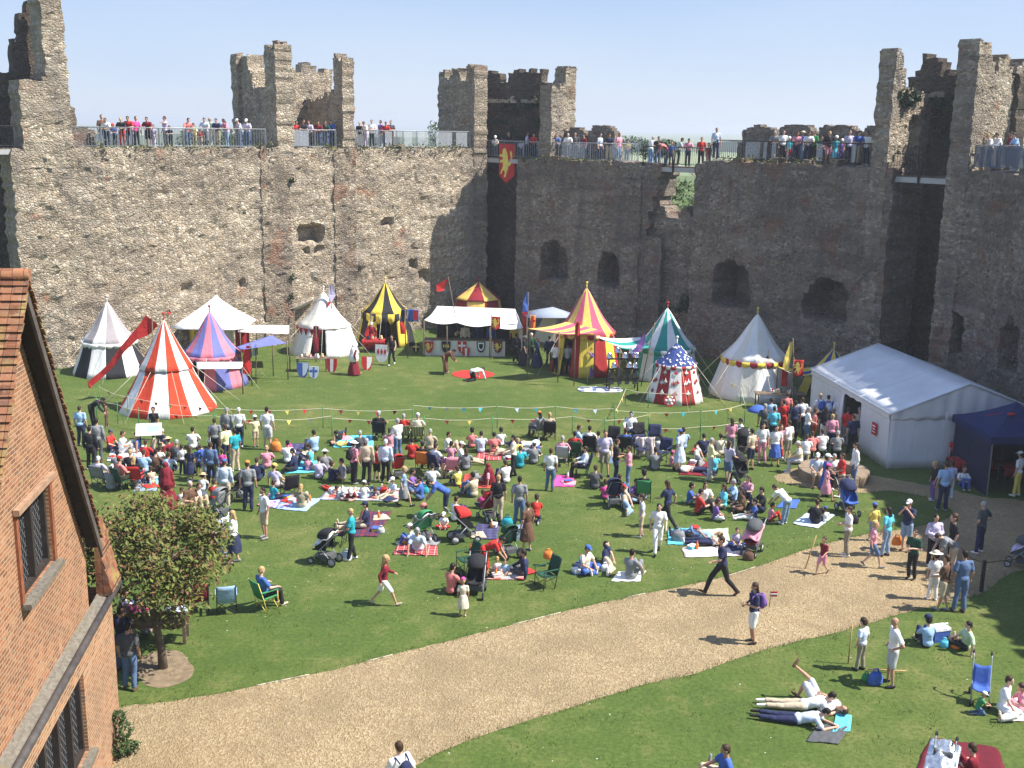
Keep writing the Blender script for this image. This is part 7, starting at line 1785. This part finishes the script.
def buggy(loc, rz, k, label, sc=1.0, drape=None, hood=True, hk=None):
    o = empty('buggy', loc, rz, label, 'buggy', 'buggies and pushchairs'); o.scale = (sc,) * 3; n_w = []
    for sx in (-.23, .23):
        for y, r in ((-.30, .14), (.38, .10)):
            mb = MB(); mb.lathe((0, 0, 0), [(r * .78, -.02), (r, -.02), (r, .02), (r * .78, .02), (r * .78, -.02)], 16); w = mb.build('wheel', fab('k'), o); w.location = (sx, y, r); w.rotation_euler = (0, math.pi / 2, 0)
            mb = MB(); mb.lathe((0, 0, 0), [(.01, -.012), (r * .76, -.008), (r * .76, .008), (.01, .012)], 12); mb.build('rim', fab('lg'), w)
        mb = MB(); mb.tube([(sx, .40, .12), (sx, .05, .50), (sx, -.42, .98), (sx, -.54, 1.05)], .015, 6); mb.build('frame_tube', GALV, o); mb = MB(); mb.tube([(sx, -.30, .16), (sx, .05, .52)], .014, 6); mb.build('frame_tube', GALV, o)
    mb = MB(); mb.tube([(-.23, -.54, 1.05), (.23, -.54, 1.05)], .022, 6); mb.build('handle', fab('k'), o)
    mb = MB(); mb.smooth = True; mb.grid(lambda u, v: V(((u - .5) * .40, .34 - .34 * min(1, v * 2.2) - .28 * max(0, v - .45), .46 - .05 * math.sin(math.pi * u) + .95 * max(0, v - .42))), 6, 10); cloth(mb.build('seat', [fab(k)], o, False), .04)
    for sx in (-.21, .21): mb = MB(); mb.prism([(sx, .26, .44), (sx, .22, .62), (sx, -.16, .86), (sx, -.12, .46)], (.012, 0, 0)); mb.build('side_panel', fab(k), o)
    if hood:
        mb = MB(); mb.smooth = True; mb.grid(lambda u, v: V((-.24 * math.cos(math.pi * u), -.20 + .42 * math.cos(R_(100) * v) * math.sin(math.pi * u) ** .5 + .02, .82 + .28 * math.sin(R_(100) * v) * math.sin(math.pi * u) ** .5)), 12, 8); cloth(mb.build('hood', [fab(hk or k)], o, False), .015)
    mb = MB(); mb.box((0, -.05, .24), (.36, .42, .14)); mb.build('basket', fab('dg'), o)
    if drape:
        mb = MB(); mb.smooth = True; mb.grid(lambda u, v: V(((u - .5) * .56, -.30 + .62 * v, 1.02 - .42 * v + .10 * noise.noise(V((u * 4, v * 4, 2))) - .16 * abs(u - .5))), 10, 10); cloth(mb.build('draped_cloth', [fab(drape)], o, False), .015)
    return o
for x, y, rz, k, sc, dr, hk, lb in ((220, 517, 60, 'g', 1, None, None, 'grey hooded buggy by the folded arms'), (241, 501, 100, 'k', 1, None, None, 'dark buggy with a big wheel left of the orange cap'), (326, 563, 70, 'k', 1.05, 'w', None, 'buggy draped with white cloths pushed by the turquoise top'),
                                  (398, 478, 20, 'r', .9, None, None, 'small red pushchair behind two grey haired men'), (424, 541, 40, 'gr', 1, 'lg', None, 'green and pale buggy beside the red hooded one'), (463, 541, -70, 'k', 1.1, None, 'r', 'black buggy with a bright red hood in mid crowd'), (489, 520, 30, 'm', 1, None, 'r', 'dark red pushchair left of the black top'),
                                  (476, 594, 175, 'k', 1.05, None, None, 'black buggy right of the coral back'), (613, 506, 10, 'n', 1, None, 'n', 'dark blue hooded buggy among sitters on the lawn'), (739, 481, 200, 'k', 1, None, None, 'black buggy pushed by the lilac top'), (742, 455, 170, 'k', 1, None, None, 'black buggy near the white bag by the ropes'),
                                  (752, 553, 150, 'm', 1, 'p', 'dg', 'maroon buggy with pink flowers at the gravel edge'), (847, 513, 190, 'b', 1.1, None, 'n', 'bright blue buggy below the stone ring'), (508, 556, 30, 'dgr', 1, None, None, 'dark green buggy between red dress and brown skirt'), (1021, 567, 60, 'dg', 1, 'lil', None, 'dark buggy with lilac cover in shade at the right edge')):
    buggy(G(x, y), R_(rz), k, lb, sc, dr, True, hk)
def stroller(loc, rz, k, label, cover=None):
    o = empty('pushchair', loc, rz, label, 'pushchair', 'umbrella pushchairs'); 
    for sx in (-.2, .2):
        mb = MB(); mb.tube([(sx, .32, .08), (sx, -.02, .46), (sx, -.32, .98), (sx, -.36, 1.04), (sx, -.46, 1.06), (sx, -.50, 1.0)], .016, 6); mb.build('frame_tube', GALV, o); mb = MB(); mb.tube([(sx, -.34, .08), (sx, .0, .46)], .014, 6); mb.build('frame_tube', GALV, o)
        mb = MB(); mb.tube([(sx, -.36, 1.04), (sx, -.46, 1.07), (sx, -.51, 1.0)], .026, 6); mb.build('handle', fab('k'), o)
        for y in (-.34, .32): mb = MB(); mb.lathe((0, 0, 0), [(.02, -.03), (.075, -.03), (.08, 0), (.075, .03), (.02, .03)], 12); w = mb.build('wheel', fab('k'), o); w.location = (sx, y, .08); w.rotation_euler = (0, math.pi / 2, 0)
    mb = MB(); mb.smooth = True; mb.grid(lambda u, v: V(((u - .5) * .38, .28 - .30 * min(1, v * 2.5) - .24 * max(0, v - .4), .42 - .05 * math.sin(math.pi * u) + .75 * max(0, v - .38))), 6, 10); cloth(mb.build('seat', [fab(k)], o, False), .03)
    if cover: mb = MB(); mb.smooth = True; mb.grid(lambda u, v: V(((u - .5) * .62, .36 - .78 * v, .52 + .48 * v + .07 * noise.noise(V((u * 7, v * 7, 2))) - .2 * abs(u - .5))), 16, 16); cloth(mb.build('rain_cover', [cover], o, False), .01)
stroller(G(979, 701), R_(160), 'b', 'blue umbrella pushchair on the grass at the right')
stroller(G(938, 792), R_(150), 'dg', 'pushchair under a crumpled silver cover on the maroon blanket', mat((.55, .58, .62), .25, .3, 9, .04, metal=.7, name='silver_sheet'))
# rugs
TA = dict(nr=tartan('navy_red_tartan', (.07, .025, .06), (.20, .03, .035), (.05, .06, .14)), red=tartan('red_tartan', (.36, .04, .03), (.50, .10, .06), (.10, .02, .02)), rp=tartan('red_patterned', (.34, .03, .04), (.42, .06, .06), (.7, .55, .5), 5), pw=tartan('pink_check', (.70, .58, .55), (.62, .40, .40), (.78, .75, .72), 2.2),
          nv=tartan('navy_check', (.05, .05, .12), (.10, .09, .18), (.03, .03, .08), 4), mx=tartan('mixed_stripe', (.60, .55, .50), (.50, .08, .06), (.15, .3, .55), 1.4), ju=tartan('union_cloth', (.12, .16, .45), (.62, .30, .38), (.8, .75, .76), 1.1))
def rug(q, m, label, name='picnic_rug', rum=.035):
    P = [G(*p) for p in q]; c = sum(P, V()) / 4; o = empty('x', c) if False else None
    a, b, c2, d = [p - c for p in P]; mb = MB(); mb.smooth = True
    def f(u, v): p = (a * (1 - u) + b * u) * (1 - v) + (d * (1 - u) + c2 * u) * v; e = 1 + .06 * noise.noise(V((u * 3, v * 3, c.x))); return V((p.x * e, p.y * e, .016 + rum * abs(noise.noise(V((u * 6 + c.x, v * 6, c.y))))))
    mb.grid(f, 18, 18); o = mb.build(name, m if not isinstance(m, str) else fab(m), None, False); cloth(o, .012); o.location = c; tag(o, label, 'rug', 'picnic rugs')
for q, m, lb in (([(106, 462), (113, 447), (146, 446), (140, 463)], 'w', 'white blanket left of the information board'), ([(108, 473), (112, 462), (132, 462), (128, 474)], 'w', 'smaller white cloth in front of the white blanket'), ([(133, 492), (140, 478), (160, 478), (156, 491)], 'ldn', 'grey blue rug above the olive tree'), ([(283, 455), (288, 444), (312, 444), (310, 455)], TA['nv'], 'navy checked rug by the orange bag'),
                 ([(284, 474), (290, 463), (318, 461), (318, 473)], 'c', 'turquoise blanket under four sitters'), ([(262, 508), (268, 494), (295, 496), (288, 509)], TA['ju'], 'pink and blue flag patterned rug'), ([(276, 509), (284, 499), (321, 499), (306, 512)], 'lb', 'bright blue rug under the blond in khaki'), ([(319, 500), (330, 487), (404, 489), (398, 502)], TA['mx'], 'red and white striped rug full of children'),
                 ([(333, 448), (336, 436), (374, 436), (373, 447)], 'c', 'turquoise rug by the ropes'), ([(354, 537), (362, 512), (391, 512), (378, 537)], TA['nr'], 'navy and red tartan rug'), ([(393, 555), (400, 540), (436, 542), (438, 556)], TA['rp'], 'red patterned rug under the man leaning back'), ([(459, 488), (465, 474), (494, 476), (490, 489)], TA['red'], 'red striped rug by the maroon hood'), ([(475, 460), (478, 452), (503, 453), (500, 461)], TA['rp'], 'red checked rug near the coral backs'),
                 ([(486, 580), (496, 570), (530, 571), (524, 580)], TA['mx'], 'colourful striped rug with two toddlers'), ([(471, 539), (478, 524), (500, 524), (497, 540)], TA['nv'], 'dark navy groundsheet right of the red hood'), ([(678, 475), (690, 461), (720, 463), (712, 477)], 'm', 'dark red rug with two lying figures'), ([(690, 453), (695, 445), (708, 446), (706, 455)], TA['red'], 'small orange red rug by the ropes'),
                 ([(684, 558), (682, 548), (746, 547), (752, 556)], TA['pw'], 'pink checked rug at the gravel edge'), ([(667, 545), (668, 530), (700, 528), (702, 546)], 'c', 'turquoise towel under the rear sunbather'), ([(694, 546), (698, 530), (728, 529), (730, 545)], 'lgr', 'pale green rug under the sunbathers'), ([(792, 524), (806, 514), (836, 515), (818, 529)], 'pb', 'white and blue rug below the stone ring'), ([(776, 508), (784, 500), (800, 500), (796, 509)], 'b', 'blue rug behind the bending white top'),
                 ([(611, 582), (618, 572), (642, 572), (640, 582)], 'w', 'white cloth under the grey shirt at the lawn front'), ([(572, 575), (577, 562), (598, 563), (598, 575)], 'b', 'blue cushion cloth under the blue cap'), ([(998, 722), (1004, 698), (1040, 698), (1044, 722)], TA['pw'], 'pink patterned rug at the right edge'), ([(906, 790), (930, 738), (996, 748), (1014, 790)], mat((.12, .012, .022), .9, .15, 4, .02, name='maroon_blanket'), 'large maroon blanket at the bottom right'),
                 ([(806, 742), (818, 724), (850, 728), (838, 745)], 'dg', 'dark cloth under the three on the grass'), ([(552, 487), (556, 476), (574, 475), (574, 487)], 'hp', 'heap of bright pink and orange cloths'), ([(832, 733), (836, 714), (852, 716), (850, 732)], 'c', 'turquoise towel by the three on the grass'), ([(540, 456), (536, 446), (500, 452), (505, 462)], 'g', 'grey rug under the sleepers near the ropes')):
    rug(q, m, lb)
    P = [G(*p) for p in q]; cx = sum(P, V()) / 4; r_ = random.Random(int(q[0][0] * 7 + q[0][1]))
    rp = lambda: cx + (P[r_.randrange(4)] - cx) * r_.uniform(.35, .8)
    if q[0][1] > 700 or r_.random() < .25: continue
    g = rp(); o = empty('bottle', g + V((0, 0, .03)), 0, f'bottle standing on the {lb}', 'bottle', 'bottles on the picnic rugs'); mb = MB(); mb.lathe((0, 0, 0), [(0, 0), (.045, 0), (.045, .17), (.02, .22), (.018, .26), (0, .26)], 10); mb.build('glass', fab(r_.choice(['w', 'lb', 'dgr', 'o'])), o); mb = MB(); mb.lathe((0, 0, .26), [(.021, 0), (.021, .03), (0, .03)], 8); mb.build('lid', fab(r_.choice(['r', 'b', 'w'])), o)
    g = rp(); o = empty('picnic_box', g + V((0, 0, .03)), r_.uniform(0, 3), f'small food box lying on the {lb}', 'box', 'food boxes on the picnic rugs'); mb = MB(); mb.box((0, 0, .05), (.26, .18, .10), None, 1.08); mb.build('box_body', fab(r_.choice(['w', 'c', 'r', 'be', 'y'])), o); mb = MB(); mb.box((0, 0, .11), (.29, .21, .02)); mb.build('lid', fab(r_.choice(['w', 'b', 'r'])), o)
    g = rp(); k_ = r_.choice(['n', 'g', 'r', 'be', 'p']); o = empty('jacket', g + V((0, 0, .02)), r_.uniform(0, 6), f'{WORD[k_]} jacket dropped on the {lb}', 'jacket', 'clothes dropped on the rugs'); mb = MB(); mb.smooth = True; mb.grid(lambda u, v: V(((u - .5) * .62 * (1 - .3 * v), (v - .5) * .5, .02 + .13 * max(0, noise.noise(V((u * 5 + g.x, v * 5, g.y))) + .25) * math.sin(math.pi * u) * math.sin(math.pi * v))), 12, 12); cloth(mb.build('cloth', [fab(k_)], o, False), .02)
# bags, cool boxes, balls
def bag(x, y, s, k, label, name='bag', cat='bag', handles=True, z=0.0):
    g = G(x, y); o = empty(name, g + V((0, 0, z)), rnd.uniform(-.5, .5), label, cat); mb = MB(); mb.smooth = True; n = 14; pr = [(0, 0), (s * .9, 0), (s, s * .25), (s * .95, s * .9), (s * .7, s * 1.5), (0, s * 1.55)]; b = 0
    vs = [(r * math.cos(6.2832 * j / n) * (1 + .12 * noise.noise(V((j, zz_ * 5, x)))), r * .62 * math.sin(6.2832 * j / n), zz_) for r, zz_ in pr for j in range(n)]
    mb.add(vs, [(i * n + j, i * n + (j + 1) % n, (i + 1) * n + (j + 1) % n, (i + 1) * n + j) for i in range(len(pr) - 1) for j in range(n)]); mb.build('bag_body', fab(k), o)
    if handles: 
        for y_ in (-.12, .12): mb = MB(); mb.tube([(-s * .45, y_ * s, s * 1.4), (-s * .25, y_ * s, s * 2.0), (s * .25, y_ * s, s * 2.0), (s * .45, y_ * s, s * 1.4)], .012, 5); mb.build('handle', fab(k), o)
    return o
def coolbox(x, y, k, label, lk='w', rz=.3):
    o = empty('cool_box', G(x, y), rz, label, 'cool box'); mb = MB(); mb.box((0, 0, .16), (.46, .30, .32), None, 1.06); mb.build('box', fab(k), o); mb = MB(); mb.box((0, 0, .36), (.50, .34, .07)); mb.build('lid', fab(lk), o); mb = MB(); mb.tube([(-.26, 0, .30), (-.26, 0, .46), (.26, 0, .46), (.26, 0, .30)], .014, 5); mb.build('handle', fab(lk), o)
for x, y, s, k, lb in ((276, 451, .26, 'o', 'bright orange bag beside the tall white shirt'), (289, 451, .18, 'hp', 'bright pink bag on the navy checked rug'), (346, 560, .18, 'pb', 'pale blue bag below the turquoise top'), (208, 476, .2, 'b', 'blue rucksack by the bending parent'), (348, 473, .17, 'k', 'black rucksack behind the pink top'), (384, 494, .17, 'r', 'red bag on the children\'s rug'),
                      (475, 481, .2, 'g', 'grey bag on the red striped rug'), (474, 553, .18, 'o', 'orange and yellow bag by the red dress'), (459, 476, .12, 'w', 'white bag by the empty pink chair'), (749, 440, .22, 'cr', 'cream bag inside the ropes'), (678, 541, .24, 'g', 'grey holdall between the sunbathers and the lawn'), (689, 541, .2, 'k', 'black bag beside the grey holdall'), (748, 560, .18, 'br', 'brown bag under the maroon buggy'),
                      (875, 684, .2, 'b', 'blue bag at the feet of the bald man'), (866, 681, .12, 'gr', 'small green bag beside the blue one'), (605, 571, .14, 'w', 'white bag between blue cap and grey shirt'), (788, 443, .16, 'gr', 'bright green bag at the long trestle'), (507, 526, .2, 't', 'blue green rucksack behind the brown skirt'), (425, 493, .15, 't', 'teal rucksack behind the light blue back'), (580, 437, .12, 'k', 'black bag near the ropes'),
                      (955, 648, .13, 'o', 'orange bag by the green checked top'), (944, 647, .13, 'c', 'turquoise bag by the blue cool box'), (381, 533, .13, 'lg', 'crumpled pale bag on the tartan'), (437, 470, .12, 'lb', 'light blue bag left of the pink chair')):
    bag(x, y, s, k, lb)
coolbox(938, 640, 'b', 'blue cool box with a white lid on the grass'); coolbox(522, 538, 'ldn', 'blue grey cool box behind the brown skirt', 'ldn'); coolbox(612, 462, 'lb', 'light blue cool box before the black chairs', 'w')
bag(548, 566, .16, 'o', 'orange carrier bag hung on the green chair', z=.25); bag(896, 549, .17, 'o', 'orange carrier bag held at the gravel edge', z=.15); bag(886, 545, .14, 'r', 'red bag held by the turquoise top', z=.25); bag(852, 533, .19, 'k', 'black shoulder bag beside the white top', z=.35); bag(552, 152, .1, 'pb', 'x') if False else None
# striped cloth on a chair, umbrella
p = G(645, 457); o = empty('striped_towel', p, 0, 'pale striped towel hung over an empty chair', 'towel'); mb = MB(); mb.smooth = True; mb.grid(lambda u, v: V(((u - .5) * .8 + .04 * math.sin(v * 6), .05 * math.sin(u * 14), .05 + .8 * v)), 14, 8); cloth(mb.build('cloth', [TA['pw']], o, False), .012); mb = MB(); mb.tube([(-.45, 0, .88), (.45, 0, .88)], .015, 5); mb.tube([(-.44, 0, 0), (-.44, 0, .88)], .014, 5); mb.tube([(.44, 0, 0), (.44, 0, .88)], .014, 5); mb.build('stand', IRON, o)
p = G(757, 432); o = empty('umbrella', p, 0, 'small bright blue umbrella near the long trestle', 'umbrella'); mb = MB(); mb.smooth = True; mb.grid(lambda a, t: V((.5 * t * math.cos(6.2832 * a), .5 * t * math.sin(6.2832 * a), 1.25 - .28 * t * t)), 16, 4); cloth(mb.build('canopy', [fab('b')], o, False), .01); mb = MB(); mb.tube([(0, 0, .2), (0, 0, 1.3)], .012, 5); mb.build('shaft', IRON, o)
# sticks and held things
def stick(a, b, label): mb = MB(); c = V(a); mb.tube([(0, 0, 0), V(b) - c], .018, 6); o = mb.build('walking_stick', mat((.42, .28, .13), .7, .15, 8, name='pale_stick')); o.location = c; tag(o, label, 'stick')
g = G(805, 569); stick(g, g + V((.28, .05, 1.08)), 'tall stick held by the child on the gravel'); g = G(848, 664); stick(g, g + V((.02, 0, 1.1)), 'upright stick held by the boy on the grass'); g = G(868, 671); stick(g + V((0, 0, .05)), G(906, 674) + V((0, 0, .08)), 'pale stick lying behind the bald man')
def backpack(per, k, label):
    M = per.matrix_basis; o = empty('backpack', M @ V((0, -.21, 1.22)), per.rotation_euler.z, label, 'backpack'); mb = MB(); mb.ball((0, 0, 0), (.15, .10, .22), 12, 9); mb.build('bag_body', fab(k), o); mb = MB(); mb.ball((0, -.08, -.06), (.11, .05, .10), 10, 7); mb.build('pocket', fab(k), o)
    for s in (-.1, .1): mb = MB(); mb.tube([(s, .04, .17), (s * 1.2, .16, .25), (s * 1.3, .31, .16), (s * 1.5, .30, -.06), (s * 1.3, .08, -.16)], .017, 5); mb.build('strap', fab(k), o)
bpy.context.view_layer.update()
backpack(PO[(400.0, 822.0)], 'n', 'navy rucksack on the walker at the bottom edge'); backpack(PO[(354.0, 484.0)], 'k', 'black rucksack on the pink top'); backpack(PO[(818.0, 431.0)], 'b', 'blue rucksack on the first in the queue'); backpack(PO[(752.0, 643.0)], 'pu', 'purple rucksack on the walker alone on the gravel')
backpack(PO[(826.0, 432.0)], 'pb', 'pale rucksack on the second in the queue')

# ropes, posts and pennants round the arena
def bunting(pix, z, cols, label, step=.75, posts=True, fs=.17):
    o = empty('bunting', G(*pix[0]), 0, label, 'bunting', 'bunting round the arena'); O = o.location.copy(); rope = MB(); pts = [G(*p) - O for p in pix]; me = None; cache = {}; i = 0
    for a, b in zip(pts[:-1], pts[1:]):
        L = (b - a).length; n = max(2, int(L / step)); q = [a.lerp(b, k / n) + V((0, 0, z - .10 * math.sin(math.pi * k / n) * min(1, L / 3))) for k in range(n + 1)]; rope.tube(q, .010, 4, False); d = (b - a).normalized()
        for k in range(1, n):
            c = cols[i % len(cols)]; i += 1
            if c not in cache: mb = MB(); mb.prism([(-fs * .6, 0, 0), (fs * .6, 0, 0), (0, 0, -fs * 1.25)], (0, .008, 0)); f = mb.build('flag', fab(c), o); cache[c] = f.data
            else: f = link('flag', cache[c], None, o)
            f.location = q[k]; f.rotation_euler = (rnd.uniform(-.5, .5), rnd.uniform(-.3, .3), math.atan2(d.y, d.x))
    rope.build('rope', fab('cr'), o)
    if posts:
        for p in pts: 
            mb = MB(); mb.tube([(0, 0, 0), (.02, 0, z + .12)], .018, 5); q = mb.build('post', fab('gr'), o); q.location = p
bunting([(97, 418), (118, 424), (139, 430), (215, 436), (268, 440), (332, 436)], .9, ('r', 'y', 'w'), 'lower left line of red and yellow pennants')
bunting([(100, 405), (128, 416), (216, 428), (323, 428), (413, 429)], .9, ('m', 'y', 'r'), 'upper left line of dark red pennants')
bunting([(332, 436), (424, 436), (492, 436), (572, 434), (604, 438), (648, 432)], .8, ('r', 'm', 'y'), 'middle line of red pennants behind the deckchairs')
bunting([(413, 427), (497, 428), (555, 428), (614, 430)], 1.0, ('c', 'pb', 't'), 'line of pale turquoise pennants across the middle')
bunting([(614, 428), (625, 404), (648, 408), (690, 408)], .75, ('y', 'r', 'cr'), 'short yellow line near the star roofed tent')
bunting([(614, 431), (700, 432), (744, 424), (740, 406), (722, 396)], .95, ('c', 'y', 'r', 't'), 'right line of mixed pennants behind the black chairs')
bunting([(648, 441), (700, 440), (742, 434)], .6, ('r', 'y'), 'low right line of red and yellow pennants')

# post and rope at the gravel bend
for x, y, lb in ((981, 592, 'short dark post beside the gravel bend'),): 
    o = empty('rope_post', G(x, y), 0, lb, 'post'); mb = MB(); mb.box((0, 0, .5), (.09, .09, 1.0)); mb.build('shaft', IRON, o); mb = MB(); q = G(1060, 566) - o.location; w = G(958, 570) - o.location; mb.tube([(w.x, w.y, .75), (w.x * .5, w.y * .5, .72), (0, 0, .92), (q.x * .5, q.y * .5, .66), (q.x, q.y, .9)], .016, 5); mb.build('rope', fab('br'), o)
# small toy flag carried on the gravel
p = AT(770, 600, G(752, 643).y); o = empty('toy_flag', p, 0, 'small red and white toy flag carried on the gravel', 'flag'); mb = MB(); mb.tube([(0, 0, -.2), (0, 0, .25)], .01, 5); mb.build('stick', WOOD, o); mb = MB(); mb.box((.09, 0, .17), (.18, .012, .14)); mb.build('cloth', fab('r'), o); mb = MB(); mb.box((.09, -.01, .17), (.18, .006, .04)); mb.build('stripe', fab('w'), o)
